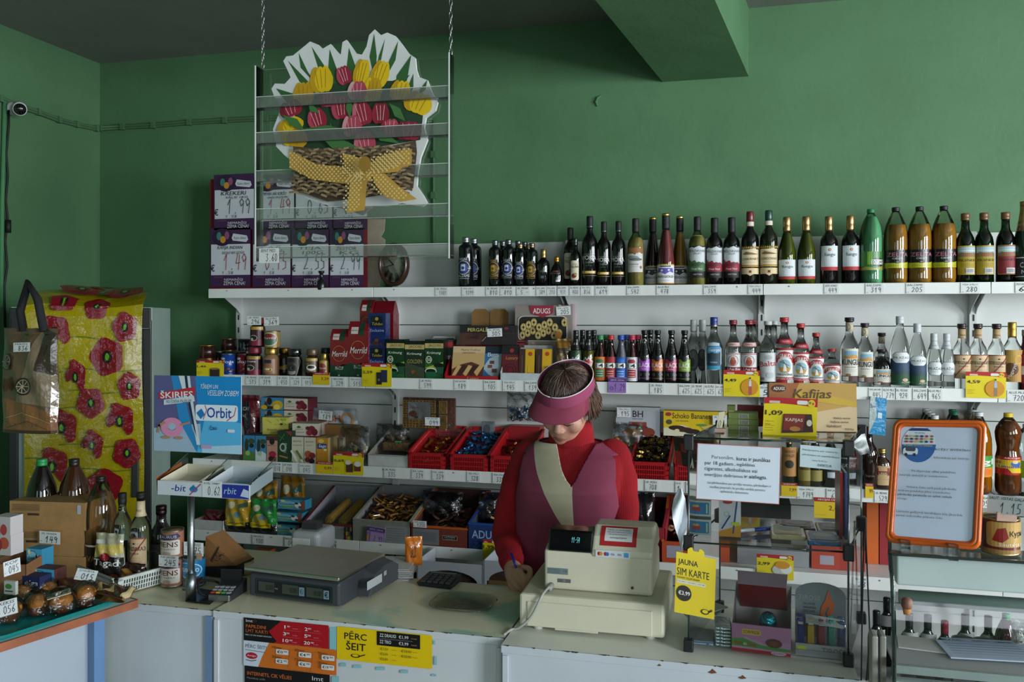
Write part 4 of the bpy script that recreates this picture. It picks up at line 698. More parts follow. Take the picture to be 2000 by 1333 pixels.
lem=[('r',0,0,1,1,'#3c86b4'),('p',[(.1,.1),(.2,.8),(.35,.1)],'#3a2a20'),('e',.25,.78,.08,.12,'#b08a6a'),('e',.38,.7,.12,.3,'#14120f'),('e',.75,.4,.25,.38,'#c9a81c'),('e',.6,.25,.2,.25,'#b8941a'),('e',.72,.25,.14,.22,'#e0cf5c'),('r',.3,.05,.55,.3,'#2a2010'),('e',.15,.2,.14,.2,'#c9a81c')]
for k,(t,l)in enumerate(((802,'blue lemon tea box under another lemon tea box'),(777,'blue lemon tea box on top of its stack'))):
 carton('tea_box',510,553,t,Y4,None,.1,lem,'#2c3c4c',l,'tea box',py1=t+24)
kark=[('r',0,0,1,1,'#cfc8b4'),('p',[(.15,.7),(.25,.62),(.35,.7),(.25,.85)],'#4a6a3c'),('t',.12,.5,.42,.58,'BIOVITA','#4a4a3c'),('t',.12,.28,.45,.36,'KARKADE','#7a2a2a'),('r',0,0,1,.06,'#7c1c2c'),('e',.75,.55,.14,.3,'#7a1430'),('e',.66,.3,.12,.22,'#8f1c38'),('e',.86,.35,.12,.28,'#6a1028'),('e',.6,.65,.08,.15,'#5c1024')]
for k,(a,b,t,l)in enumerate(((554,601,779,'hibiscus tea box on top of the upper stack'),(554,601,803,'hibiscus tea box, the lower of the upper stack'))):
 carton('tea_box',a,b,t,Y4+.01,None,.11,kark,'#5c1424',l,'tea box',py1=t+23)
for px0,px1 in((512,552),(557,600)):carton('tea_box',px0,px1,828,Y4+.01,zt,.1,lem if px0<520 else kark,'#2c3c4c','tea box at the bottom of the %s stack'%('lemon' if px0<520 else 'hibiscus'),'tea box')
carton('tea_box',514,562,816,4.13,None,.09,[('r',0,0,1,1,'#c9c25a')]+[('e',(k*.29)%.9+.05,.55+.35*((k*.37)%1),.012,.02,'#5c5c2c')for k in range(16)]+[('e',.85,.9,.1,.08,'#8fae1c'),('e',.75,.62,.06,.06,'#2c2a20'),('i',.2,.2,.8,.36,'Kumelīšu tēja','#5c3c1c'),('t',.4,.08,.6,.15,'ZĀĻU','#6a5c2c')],'#b9ae7c','yellow chamomile tea box resting on the front row','tea box',py1=849,rz=.1)
carton('tea_box',572,621,828,4.11,None,.12,kark,'#b8b0a4','hibiscus tea box lying on the front row beside the yellow one','tea box',py1=853,rz=.08,side=[('r',.3,0,.34,1,'#7c1c2c'),('r',.6,0,.64,1,'#7c1c2c'),('r',.8,0,.9,1,'#8a7a70')])
fr=lambda c1,c2,c3:[('r',0,0,1,1,c1),('e',.7,.78,.3,.1,'#3a4a2a'),('e',.3,.6,.16,.28,'#2a3420'),('e',.72,.6,.2,.09,'#1c1a14'),('p',[(0,0),(1,0),(1,.3),(.6,.4),(.4,.2),(0,.5)],c2),('e',.4,.3,.2,.1,c3)]
for a,b,t,it,c,l in((475,498,851,fr('#2f7fae','#4a7a34','#8fb06a'),'#2a4a6a','blue herbal tea box nearest the gum stand'),(499,520,852,fr('#3a86ae','#c9d4d4','#9cc0a0'),'#2a4a6a','blue and white herbal tea box beside the pink one'),(521,542,853,[('r',0,0,1,1,'#b98a78'),('r',0,.84,1,1,'#4a2420'),('e',.5,.8,.24,.13,'#17110f'),('t',.12,.62,.88,.67,'ĶIRŠU','#7a2a2a'),('e',.55,.3,.34,.12,'#a01c38'),('e',.4,.12,.22,.1,'#2c0a12'),('e',.7,.12,.2,.09,'#4a0c18')],'#8a6458','pink cherry tea box in the front row'),(542,569,843,[('r',0,0,1,1,'#163a24'),('p',[(.6,1),(1,1),(1,.85)],'#9c2a34'),('e',.4,.48,.24,.14,'#b8c0b4'),('e',.4,.48,.15,.09,'#24442c'),('l',[(.2,.2),(.7,.15)],.1,'#b07a24'),('i',.66,.3,1.3,.42,'Pinetree','#a8b4a8',2,1.5),('l',[(.2,.7),(.5,.9)],.06,'#4a7a24'),('l',[(.1,.85),(.5,.75)],.05,'#3c6a24')],'#102a1a','tall dark green fir tea box in the front row'),(570,593,854,[('r',0,0,1,1,'#cfcab4'),('t',.15,.8,.8,.86,'BIOVITA','#4a4a3c'),('t',.12,.66,.88,.71,'KUMELĪTE','#4a4a3c')]+[('e',(k*.31)%1,(k*.17)%.45+.03,.1,.05,'#e0e0d0' if k%3 else '#6a7a34')for k in range(22)],'#38506e','cream tea box with daisies in the front row'),(594,617,855,[('r',0,0,1,1,'#cfc6b0'),('t',.15,.8,.8,.86,'BIOVITA','#4a4a3c'),('t',.2,.66,.7,.71,'AUGĻU','#7a2a24'),('e',.35,.35,.3,.14,'#a85a2c'),('e',.7,.3,.28,.12,'#8f1c28'),('e',.3,.14,.24,.1,'#7a1420'),('e',.65,.1,.26,.1,'#2a1424')],'#8c2c34','cream tea box with red berries in the front row'),(618,641,856,[('r',0,0,1,1,'#c98a1c'),('e',.4,.88,.25,.08,'#e0c060'),('r',.08,.58,.88,.78,'#17408c'),('i',.18,.6,.8,.75,'Saga','#e6e6e0'),('e',.75,.55,.14,.05,'#e6dca0'),('l',[(.3,.38),(.8,.38)],.03,'#a8601c'),('l',[(.1,.1),(.9,.1)],.02,'#a8601c')],'#b09a6c','orange Saga tea box in the front row')):
 carton('tea_box',a,b,t,Y3,zt,.12,it,c,l,'tea box')
for a,b in((468,474),):carton('tea_box',a,b,852,Y3,zt,.1,[('r',0,.2,1,.6,'#9c2a34')],'#3a3438','narrow dark tea box half hidden by the gum stand','tea box')
carton('tea_box',648,668,856,4.16,zt,.08,[('r',.2,0,.3,1,'#4a78a8'),('r',.6,0,.7,1,'#7a5a34')],'#a8946a','pale sides of tea packs behind the orange box','tea box')
carton('biscuit_pack',630,700,830,4.2,zt,.03,[('r',0,0,1,1,'#6a4a24'),('r',0,.5,.5,1,'#8a6234')],'#5c4426','brown biscuit carton holding up the BH pack','biscuit box')
bag('biscuit_pack',604,700,798,4.28,None,.018,[('r',.02,.05,.98,.95,'#8b939a'),('r',.02,.05,.4,.5,'#8c5a30'),('r',.4,.3,.72,.92,'#a9afb4'),('T',.44,.42,.68,.72,'BH','#a84a1c'),('t',.44,.33,.68,.37,'BAKER HOUSE','#4a4a4a'),('o',.82,.5,.13,.34,.04,'#a87a44')],'#7c858c','BH cake pack in silver film on the third shelf','cake pack',py1=842)
def clearbag(name,px0,px1,py0,Y,zb,bulge,label,cat,stuff=(),py1=None,n=26,r=.012,colf=None,tint='#e8eaea',group=None,shape='ball'):
 x,w,h,z=dims(px0,px1,py0,Y,zb,py1);rt=thing(name,label,cat,(x,Y,z),0,group)
 rng=random.Random(int(px0*7+py0));g=G()
 for k in range(n):
  c=(rng.uniform(-.38,.38)*w,rng.uniform(-.5,.5)*bulge,h*(.08+.5*rng.random())*.8)
  cc=stuff[k%len(stuff)]
  if shape=='ball':g.ball(c,(r,r,r*.7),cc,'baked',6)
  elif shape=='candy':
   M=Matrix.Translation(c)@Matrix.Rotation(rng.random()*6,4,(rng.random(),rng.random(),1));g.box((0,0,0),(r*1.6,r,r*.8),cc,'foil',M=M);g.add([(-r*.8,0,0),(-r*1.6,r*.6,.002),(-r*1.6,-r*.6,0)],[(0,1,2)],cc,'foil',M=M);g.add([(r*.8,0,0),(r*1.6,r*.6,.002),(r*1.6,-r*.6,0)],[(0,2,1)],cc,'foil',M=M)
  else:M=Matrix.Translation(c)@Matrix.Rotation(rng.uniform(-.6,.6),4,'Y');g.lathe([(0,-.004),(r,-.004),(r,.004),(0,.004)],cc,'baked',seg=14,M=M@Matrix.Rotation(pi/2+rng.uniform(-.3,.3),4,'X'))
 o=g.build('sweets' if shape=='candy' else 'contents',rt);o['kind']='stuff'
 bagmesh(w,h,bulge,[],tint,'wrap',flat=.7).build('clear_film',rt);return rt
clearbag('biscuit_bag',664,722,832,4.09,zt+.005,.04,'clear film bag of pale biscuits above the 0,69 card','biscuit bag',['#9c8a6a','#b0a080','#86745a'],n=30,r=.016,shape='disc')
x,w,h,z=dims(717,800,892,4.045,zt)
tray('display_tray',w*.96,.34,.062,.165,'#b8bab6','#8f8a80',[('p',[(k/24,1),((k+.5)/24,.93),((k+1)/24,1)],'#8c8f8c')for k in range(24)],'white open carton with film wrapped halva beside first red basket','display box',(x,4.04,zt),rim='#c6c6c0',tilt=.4)
g=G();g.box((0,0,.02),(.14,.12,.04),'#5c4426','baked');g.box((.01,-.05,.045),(.03,.012,.006),'#2c9a3c','gloss');tag(g.build('halva_block',loc=(x+.0,4.2,zt+.07)),'brown film wrapped halva block inside the white open carton','sweets')
o=clearbag('film_wrap',735,800,828,4.27,zt+.08,.05,'crumpled clear film rising from the white open carton','film',['#6a5236'],n=4,r=.02)
x,w,h,z=dims(787,888,778,4.24,None,838);r_=thing('waffle_pack','pack of square waffles in clear film with paper label','waffle pack',(x,4.24,z));g=G();g.box((0,.012,h/2),(w,.02,h),'#5c3424','baked')
for cx0,cx1 in((.02,.32),(.34,.64),(.72,.86)):
 for cy0,cy1 in((.04,.46),(.52,.92)):
  x0,x1,y0_,y1_=(cx0-.5)*w,(cx1-.5)*w,cy0*h,cy1*h;g.box(((x0+x1)/2,-.003,(y0_+y1_)/2),(x1-x0,.008,y1_-y0_),'#9a6428','baked');n=5
  for i in range(n+1):g.box((x0+(x1-x0)*i/n,-.01,(y0_+y1_)/2),(.0035,.008,y1_-y0_),'#d8a458','baked');g.box(((x0+x1)/2,-.01,y0_+(y1_-y0_)*i/n),(x1-x0,.008,.0035),'#d8a458','baked')
g.build('waffles',r_);g=G();g.art([('r',0,0,1,1,'#b4b0b0'),('r',.5,0,1,1,'#a9a7a8'),('i',.08,.6,.5,.74,'Vafeles','#8f4a8a'),('e',.22,.3,.18,.18,'#8c4a30'),('r',.28,.04,.46,.18,'#555')]+[('l',[(.56,.2+.1*k),(.94,.2+.1*k)],.008,'#8a6a5c')for k in range(7)],w*.44,h*.56,front(w*.44,h*.56,-.016,h*.32,-w*.16));g.build('paper_label',r_)
g=G();g.sheet(20,10,lambda u,v:((u-.5)*w*1.06,-.02-.006*sin(u*40)*sin(v*23)-.004,(v*1.04-.02)*h),'#e8eaea','wrap');g.build('clear_film',r_)
def basket(name,label,cat,w,d,hf,hb,loc,col='#a8141c',rz=0,group=None,fl=.09):
 r=thing(name,label,cat,loc,rz,group);g=G()
 P=lambda u,v,s:((u-.5)*w*(1-fl+fl*s),.01*(1-s)+d*v*1.0,0)
 def wall(a,b,ha,hb_,z0a=0,z0b=0):
  """slotted wall from a to b (bottom corners), leaning out a little"""
  a,b=Vector(a),Vector(b);L=(b-a).length;n=max(6,int(L/.0085));t=(b-a).normalized();nrm=Vector((t.y,-t.x,0))
  def pt(u,v):
   p=a.lerp(b,u);h=ha+(hb_-ha)*u;z0=z0a+(z0b-z0a)*u;return Vector((p.x,p.y,z0+(h-z0)*v))+nrm*(fl*.06*v)
  def strip(u0,u1,v0,v1,k=.0018):
   q=[pt(u0,v0),pt(u1,v0),pt(u1,v1),pt(u0,v1)];v=[tuple(p+nrm*k)for p in q]+[tuple(p-nrm*k)for p in q]
   g.add(v,[(0,1,2,3),(7,6,5,4),(0,4,5,1),(1,5,6,2),(2,6,7,3),(3,7,4,0)],col,'plastic')
  for v0,v1 in((0,.06),(.28,.34),(.54,.60),(.80,1.0)):strip(0,1,v0,v1)
  strip(0,.08,0,1);strip(.92,1,0,1);strip(0,1,.965,1.0,.0045)
  for i in range(1,n):u=i/n;strip(u-.22/n,u+.22/n,0,.9,.0014)
 k=w/2*.9
 lift=hb-hf
 wall((-k,0,0),(k,0,0),hf,hf);wall((k,0,0),(k,d,0),hf,hb,0,lift);wall((k,d,0),(-k,d,0),hb,hb,lift,lift);wall((-k,d,0),(-k,0,0),hb,hf,lift,0)
 g.add([(-k,0,.003),(k,0,.003),(k,d,.003+lift),(-k,d,.003+lift)],[(0,1,2,3),(3,2,1,0)],col,'plastic');g.build('basket_body',r)
 return r
SWM={}
def solo(key,mk,name,loc,R,lab,cat,group):
 """one small thing; those of one colour share a mesh"""
 if key not in SWM:
  g=G();mk(g);o=g.build(name);SWM[key]=o
 else:o=SWM[key].copy();COL.objects.link(o)
 o.location=loc;o.rotation_euler=R;return tag(o,lab,cat,group)
def sweet(s,cc):
 def mk(g):
  g.box((0,0,0),(s*1.7,s,s*.7),cc,'foil')
  for sg in(-1,1):g.add([(sg*s*.8,0,0),(sg*s*1.8,s*.6,.003),(sg*s*1.8,-s*.6,-.002)],[(0,1,2),(2,1,0)],cc,'foil')
 return mk
def candy(r,w,d,hf,hb,cols,n,lab,cat='sweet',top=.5,s=.016):
 rng=random.Random(n+len(lab));lift=hb-hf
 for k in range(n):
  i,j=k%6,k//6;nr=(n+5)//6;v=(j+.5+rng.uniform(-.3,.3))/nr
  c=r.location+Vector((((i+.5)/6-.5+rng.uniform(-.04,.04))*w*.8,d*(.06+.86*v),lift*v+top*hf*(.75+.25*rng.random())+s*.3))
  cc=cols[k%len(cols)];solo(('sw',s,cc),sweet(s,cc),'wrapped_sweet',c,(rng.uniform(-.5,.5),rng.uniform(-.5,.5),rng.random()*6),lab,cat,lab+' group')
bw=Xat(868,4.04)-Xat(796,4.04)
B=[(832,'red slotted basket beside the white carton, with a few gold sweets',['#a8701c','#8c1c1c','#c08a2c'],36,'gold or red wrapped sweet low in the basket beside the white carton'),(915,'red slotted basket holding blue foil sweets',['#1c5a8c','#2a7ab0','#123c64'],54,'shiny blue foil sweet in the middle red basket'),(994,'red slotted basket partly hidden by the shopkeeper sleeve',['#3a2420','#8c5a2c','#5c1c1c'],30,'brown wrapped sweet in the basket beside the shopkeeper sleeve')]
for px,l,cs,n,l2 in B:
 r_=basket('candy_basket',l,'basket',bw*1.06,.34,.085,.175,(Xat(px,4.03)+.0,4.035,zt));candy(r_,bw,.33,.085,.175,cs,n,l2,top=.35 if n<50 else .75)
x,w,h,z=dims(1232,1306,905,4.03,zt)
r_=basket('candy_basket','red slotted basket full of dark foil sweets beside the shopkeeper','basket',w*1.05,.34,.085,.175,(x,4.035,zt));candy(r_,w,.33,.085,.175,['#17140f','#2a241c','#8c7434','#1c1a18'],66,'black or gold foil sweet heaped in the basket next to the glass case',top=.95)
r_=basket('candy_basket','red slotted basket behind the corner of the glass case','basket',w*1.05,.34,.085,.175,(x+w*1.13,4.035,zt));candy(r_,w,.33,.085,.175,['#5a7a8c','#7a1c24','#9cb0b8'],36,'pale blue or red sweet in the basket behind the glass case',top=.7)
x,w,h,z=dims(985,1050,820,4.3,zt)
tag(G().box((0,.06,.0925),(w,.09,.185),'#8c141c','plastic').build('candy_tub',loc=(x,4.355,zt),bevel=.004),'red plastic tub behind the baskets under the blue sweets','tub')
clearbag('sweets_bag',990,1048,766,4.32,None,.04,'clear bag of blue and white wrapped sweets above the red tub','sweets bag',['#2f6ca8','#c9d0d6','#3a86c0','#dfe4e6'],py1=824,n=60,r=.012,shape='candy')
carton('sweets_bag',941,965,824,4.36,zt+.13,.02,[('e',.4,.5,.3,.3,'#4a5258')],'#6a7478','grey sweets bag lying behind the middle red basket','sweets bag',m='film')
carton('cake_box',1203,1289,796,4.3,None,.05,[('r',0,0,1,1,'#aab0b6'),('T',.38,.66,.62,.88,'BH','#3a2220'),('t',.38,.58,.62,.62,'BAKER HOUSE','#3a3030'),('r',.3,.35,.7,.5,'#8c3c2c'),('e',.6,.22,.16,.18,'#6c2c1c'),('e',.75,.15,.14,.16,'#7c3420'),('e',.55,.3,.06,.08,'#4a7a34'),('e',.35,.12,.2,.14,'#a8703c')],'#8b9096','grey white BH cake box behind the dark sweets basket','cake box',py1=853)
clearbag('croissant_bag',1197,1255,826,4.26,zt+.09,.03,'small clear bag of pastries in front of the BH box','pastry bag',['#a8763c','#8c5c2c'],n=10,r=.02)
carton('cake_box',1296,1418,804,4.28,None,.05,[('r',0,0,1,1,'#d6b80c'),('T',.14,.7,.76,.92,'Schoko Bananen','#3a1c14'),('t',.2,.58,.4,.64,'mit feinem','#3a1c14'),('e',.08,.86,.05,.08,'#a8243c'),('e',.09,.55,.05,.1,'#4a4a3c'),('p',[(0,.3),(.3,.45),(.6,.2),(1,.3),(1,0),(0,0)],'#d9d4b8'),('e',.22,.32,.14,.1,'#2a1410'),('e',.34,.26,.14,.1,'#38190f'),('e',.46,.2,.13,.1,'#2a1410'),('e',.22,.22,.04,.06,'#e0d8a0'),('p',[(.6,.4),(.8,.5),(.95,.45),(.9,.2),(.7,.15)],'#c9b04a'),('e',.62,.46,.08,.05,'#4f8c3a')],'#c0a410','yellow Schoko Bananen box behind the glass case corner','cake box',py1=853)
z4=Z4;Y5=4.02
x,w,h,z=dims(381,437,1016,4.0,z4)
tray('display_tray',w,.2,h,h*1.0,'#b8bab8','#7a6c5c',[],'low white open carton at the shelf end','display box',(x,3.99,z4),tilt=.1)
bag('sweets_bag',398,440,996,4.1,z4+.03,.03,[('r',.1,.2,.9,.5,'#7a1c28')],'#6a1420','crumpled dark red bag inside the low white carton','sweets bag')
corn=lambda c:[('r',0,0,1,1,c),('r',0,0,1,.3,'#16140f'),('e',.3,.75,.14,.09,'#c9c4a0'),('e',.45,.4,.3,.2,'#b8a83c'),('e',.55,.5,.12,.08,'#6a8c9c'),('p',[(.6,.78),(.95,.85),(.95,.72),(.62,.68)],'#3a5a4c'),('q',.04,.2,.86,.34,.04,'#c9b014'),('T',.12,.23,.8,.31,'CoriCorny','#17140c')]
for a,b,t,Y,c,l,zz in((440,492,968,4.02,'#b8901a','yellow and black corn snack bag at the front',z4),(488,542,975,4.02,'#1f8434','green and black corn snack bag at the front',z4),(494,544,938,4.14,'#9c7216','yellow corn snack bag standing behind the green one',z4),(547,597,930,4.16,'#8c6214','orange brown corn snack bag behind the caramel boxes',z4)):
 bag('snack_bag',a,b,t,Y,zz,.022,corn(c),c,l,'snack bag')
goti=[('r',0,0,1,1,'#3c9cc0'),('e',.38,.5,.38,.42,'#1c2c24'),('e',.38,.5,.36,.39,'#7ab8cc'),('p',[(.05,.35),(.2,.2),(.55,.2),(.7,.35)],'#6a9c4a'),('i',.08,.42,.62,.62,'Gotiņa','#17201c'),('e',.2,.85,.09,.12,'#d9c884'),('e',.75,.45,.12,.28,'#e0e0dc'),('e',.7,.65,.06,.1,'#2c2420'),('e',.82,.3,.06,.1,'#7a2a20'),('r',.88,0,1,1,'#8c4a34')]
for a,b,t,q,l in((536,584,1026,None,'bottom'),(533,590,1002,None,'middle'),(542,596,977,None,'topmost')):
 x,w,h,z=dims(a,b,t,4.03,None,t+23.5);carton('caramel_box',a,b,t,4.03,z4+(0 if l=='bottom' else .066 if l=='middle' else .132),.07,goti,'#2c7c9c','blue cow caramel box, %s of the stack of three'%l,'caramel box')
def obox(px0,px1,pyf,col,inner,items,l,hb,rim,d=.38,back=0,**k):
 x,w,h,z=dims(px0,px1,pyf,3.985,z4);return x,w,h,tray('biscuit_display_box',w,d,h,hb,col,inner,items,l,'display box',(x,3.985,z4),rim=rim,tilt=.45,**k)
def disc(r,col,chips=0):
 def mk(g):
  g.lathe([(0,-.004),(r*.9,-.004),(r,0),(r*.9,.004),(0,.004)],col,'baked',seg=16)
  for q in range(chips):g.ball((r*.6*cos(q*1.3),r*.6*sin(q*1.3),.004),.0022,'#3a2214','baked',3)
 return mk
def biscuits(cx,cy,cz,n,col,l,r=.022,dx=.05,sp=.009,lean=.5,tilt=.22):
 for rw in(0,1):
  for k in range(n):solo(('bi',r,col),disc(r,col,5),'biscuit',(cx+(rw-.5)*dx,cy+k*sp*2,cz+k*sp*tilt*2),(pi/2-lean,0,0),l,'biscuit',l+' rows')
def pile(cx,cy,cz,w,d,h,n,cols,l,r=.018,slope=.3,shape='disc'):
 rng=random.Random(n+int(cx*100));nc=5 if shape=='disc' else 7;nr=(n+nc-1)//nc
 def bar(c):
  def mk(g):g.box((0,0,0),(r*2.6,r,.009),c,'baked');g.box((0,0,.006),(r*2.2,r*.35,.003),'#241008','shiny')
  return mk
 for k in range(n):
  u,v=(k%nc+.5)/nc-.5+rng.uniform(-.05,.05),(k//nc+.5+rng.uniform(-.3,.3))/nr;cc=cols[k%len(cols)]
  solo((shape,r,cc),disc(r,cc)if shape=='disc' else bar(cc),'biscuit',(cx+u*w,cy+v*d,cz+v*slope*d+rng.random()*h),(rng.uniform(-.6,.6),rng.uniform(-.5,.5),rng.random()*6),l,'biscuit',l+' heap')
mos=[('r',.0+.04*(k%3),.1+.28*(k//3),.035+.04*(k%3),.34+.28*(k//3),['#3c5c4a','#b09a2c','#8c6a3c','#1f2a34'][k%4])for k in range(9)]
mos+=[(a,1-c,b,1-e,f_,q)for a,e,b,c,f_,q in mos]
x,w,h,r_=obox(590,688,1024,'#5c1822','#8a8d92',[('r',.24,.05,.84,.9,'#8b8d90')]+[('l',[(.3,.2+.1*k),(.8,.2+.1*k)],.005,'#5a5c60')for k in range(6)]+mos,'dark red display box of two rows of round biscuits',.2,'#7c1c28')
biscuits(x+.02,4.05,z4+.085,12,'#b08a3c','yellow round biscuit with chips in the dark red box',r=.026,dx=.075)
x,w,h,r_=obox(688,802,1018,'#7c7c72','#7a7a7c',[('r',.56,.08,.94,.8,'#8d8f90')]+[('l',[(.6,.2+.1*k),(.9,.2+.1*k)],.004,'#5a5c60')for k in range(6)],'grey white display box of chocolate striped biscuits',.21,'#a3a08c',d=.4)
pile(x,4.04,z4+.07,w*.8,.26,.03,84,['#a8762c','#8c5c20','#5c3a18','#b88a3c'],'chocolate striped finger biscuit heaped in the grey white box',r=.02,shape='bar')
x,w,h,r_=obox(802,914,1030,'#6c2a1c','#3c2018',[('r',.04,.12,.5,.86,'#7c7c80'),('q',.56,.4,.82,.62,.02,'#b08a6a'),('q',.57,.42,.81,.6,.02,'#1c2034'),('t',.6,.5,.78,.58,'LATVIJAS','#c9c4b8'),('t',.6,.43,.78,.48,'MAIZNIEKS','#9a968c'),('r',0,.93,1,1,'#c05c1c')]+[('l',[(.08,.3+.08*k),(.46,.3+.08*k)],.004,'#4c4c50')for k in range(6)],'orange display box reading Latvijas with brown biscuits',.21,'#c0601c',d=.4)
pile(x+.01,4.03,z4+.06,w*.6,.2,.03,35,['#4a2a1a','#5c3420','#38200f'],'dark brown biscuit in the orange display box under the film',r=.024)
cb=clearbag('film_wrap',826,905,960,4.18,z4+.10,.05,'crumpled clear film bunched over the brown biscuits','film',['#3a2418'],n=3,r=.02,tint='#c9d0dc')
x,w,h,r_=obox(914,1010,1025,'#12306a','#2c3444',[('T',.08,.45,.72,.75,'ADUGS','#9cb4d4'),('i',.1,.1,.4,.3,'Zelta','#3c64a0'),('r',0,.95,1,1,'#2450a0')],'blue ADUGS display box of crackers behind the shopkeeper sleeve',.2,'#1c4aa0',d=.4)
pile(x+.03,4.04,z4+.08,w*.5,.24,.04,35,['#c0985a','#a87c40','#b88c50'],'pale cracker in the blue ADUGS display box',r=.018,shape='bar')
clearbag('film_wrap',935,980,962,4.16,z4+.10,.04,'clear film hanging over the crackers','film',['#5c3a2c'],n=3,r=.02,tint='#c0c8d4')
bag('film_wrap',1238,1280,962,4.1,z4+.02,.05,[],'#1c1a1e','dark crumpled film bag right behind the shopkeeper arm','film')
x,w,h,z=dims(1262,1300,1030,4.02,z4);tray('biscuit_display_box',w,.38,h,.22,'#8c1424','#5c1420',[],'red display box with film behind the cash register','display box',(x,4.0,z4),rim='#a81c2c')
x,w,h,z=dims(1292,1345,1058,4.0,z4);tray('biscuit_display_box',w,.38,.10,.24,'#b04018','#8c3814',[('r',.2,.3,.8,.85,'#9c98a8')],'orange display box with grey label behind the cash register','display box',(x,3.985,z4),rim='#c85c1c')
pile(x,4.1,z4+.1,w*.6,.15,.03,15,['#b08a6a','#8c5c3c'],'pale biscuit in the orange box behind the cash register',r=.018)
#  glass case on the counter
def P3(px,py,t):return atT(px,py,t)
def quad(name,BL,BR,TL,items,col,label,cat,th=.002,m='paper',group=None,back=None,parent=None):
 """flat thing with its own thickness, spanned by three corners in the room"""
 BL,BR,TL=Vector(BL),Vector(BR),Vector(TL);U=BR-BL;V=TL-BL;w,h=U.length,V.length;nrm=V.cross(U).normalized()
 if nrm.y>0:nrm=-nrm
 u,v=U/w,V/h;g=G();F=lambda a,b,o:tuple(u*a+v*b+nrm*o)
 q=[F(a,b,o)for o in(0,-th)for a,b in((0,0),(w,0),(w,h),(0,h))]
 g.add(q,[(0,1,2,3),(7,6,5,4),(0,4,5,1),(1,5,6,2),(2,6,7,3),(3,7,4,0)],[col]+[back or col]*5,m);g.art(items,w,h,lambda a,b,o:F(a,b,o+.0002),m)
 o=g.build(name,parent,loc=BL if parent is None else None)
 if parent is None:tag(o,label,cat,group)
 return o
X0,X1=atY(1345,1272,2.38).x,atY(1657,1303,2.38).x;SK=Vector((.075,.34,0));ZC1,ZM=1.372,1.092
gc=thing('glass_case','small glass display case with black corner connectors on the counter','display case',(X0,2.38,ZT));w=X1-X0;hc=ZC1-ZT;hm=ZM-ZT
def pane(q,name):G().add([tuple(p)for p in q],[(0,1,2,3)],'#f7faf9','pane').build(name,gc)
c4=[Vector((0,0,0)),Vector((w,0,0)),Vector((w,0,0))+SK,SK];up=lambda p,z:p+Vector((0,0,z))
for i,nm in((0,'front_pane'),(1,'side_pane'),(3,'side_pane')):a,b=c4[i],c4[(i+1)%4];pane([up(a,.01),up(b,.01),up(b,hc),up(a,hc)],nm)
for z,nm in((hm,'glass_shelf'),(hc,'top_pane')):
 pane([up(p,z)for p in c4],nm);g=G()
 for i in(0,1,3):g.tube([up(c4[i],z),up(c4[(i+1)%4],z)],.0028,'#1c2c2a','shiny',6)
 g.build('pane_edge',gc)
g=G()
for p in c4:g.tube([up(p,.0),up(p,hc)],.0026,'#26383a','shiny',6)
g.build('upright_edge',gc)
for i,p in enumerate(c4):
 for z in(.016,hm,hc-.012):G().box(tuple(up(p,z)),(.026,.026,.042 if z>.02 else .032),'#121316','plastic').build('corner_connector',gc,bevel=.003)
f_=lambda px,py,dy=-.006:atY(px,py,2.38+dy)
tx=[('r',0,0,1,1,'#b8605c'),('r',.008,.012,.992,.988,'#c9d3de')]+[('tT'[b]if b<2 else 't',x0,y,x1,y+hh,s,'#33363c')for x0,x1,y,hh,s,b in((.18,.45,.73,.075,'Personām,',0),(.48,.88,.71,.09,'kuras ir jaunākas',1),(.10,.44,.61,.085,'par 18 gadiem',1),(.46,.70,.62,.075,', iegādāties',0),(.10,.73,.51,.085,'cigaretes, alkoholiskos vai',0),(.10,.56,.41,.08,'enerģijas dzērienus',0),(.58,.85,.41,.08,'ir aizliegts.',1),(.14,.90,.28,.055,'Lai pārliecinātos par pircēja vecumu, pārdevējam ir',0),(.17,.83,.205,.055,'tiesības pieprasīt, lai pircējs uzrāda personu',0),(.3,.64,.135,.055,'apliecinošu dokumentu.',0))]
quad('paper_notice',f_(1359,975),f_(1522,986),f_(1362,866),tx,'#c9d3de','white age limit notice with thin red border taped on the glass case','notice',.0006)
quad('paper_notice',f_(1562,912),f_(1642,920),f_(1563,869),[('t',.06,.74,.92,.83,'Pakalpojuma par telekaršu','#3c4448'),('t',.06,.52,.96,.62,'pārdošanu un papildināšanu','#3c4448'),('t',.3,.3,.66,.39,'cena 0,10 Ls','#3c4448'),('T',.44,.1,.78,.22,'DИЖОUR','#15181c')],'#b4c6cc','small pale blue notice inside the glass case top corner','notice',.0006)
y_=[('T',.05,.78,.55,.90,'JAUNA','#17150c'),('T',.03,.63,.84,.75,'SIM KARTE','#17150c'),('t',.03,.575,.6,.61,'TAVAM TELEFONAM','#17150c'),('r',.03,.50,.76,.555,'#c9cab8'),('t',.05,.515,.73,.54,'150 MIN | 150 SMS | 150 MB','#3a3a34'),('e',.22,.34,.19,.13,'#15150f',24),('T',.08,.30,.37,.38,'€3,99','#dcdcd6'),('e',.76,.10,.1,.045,'#17150c'),('e',.76,.105,.075,.03,'#cfb80a'),('p',[(.82,.08),(.94,.13),(.93,.16),(.84,.12)],'#17150c')]
sg=quad('sim_card_sign',P3(1317,1196,2.315),P3(1395,1211,2.315),P3(1321,1078,2.315),y_,'#cfb80a','yellow JAUNA SIM KARTE sign hanging on the glass case','sign',.0012)
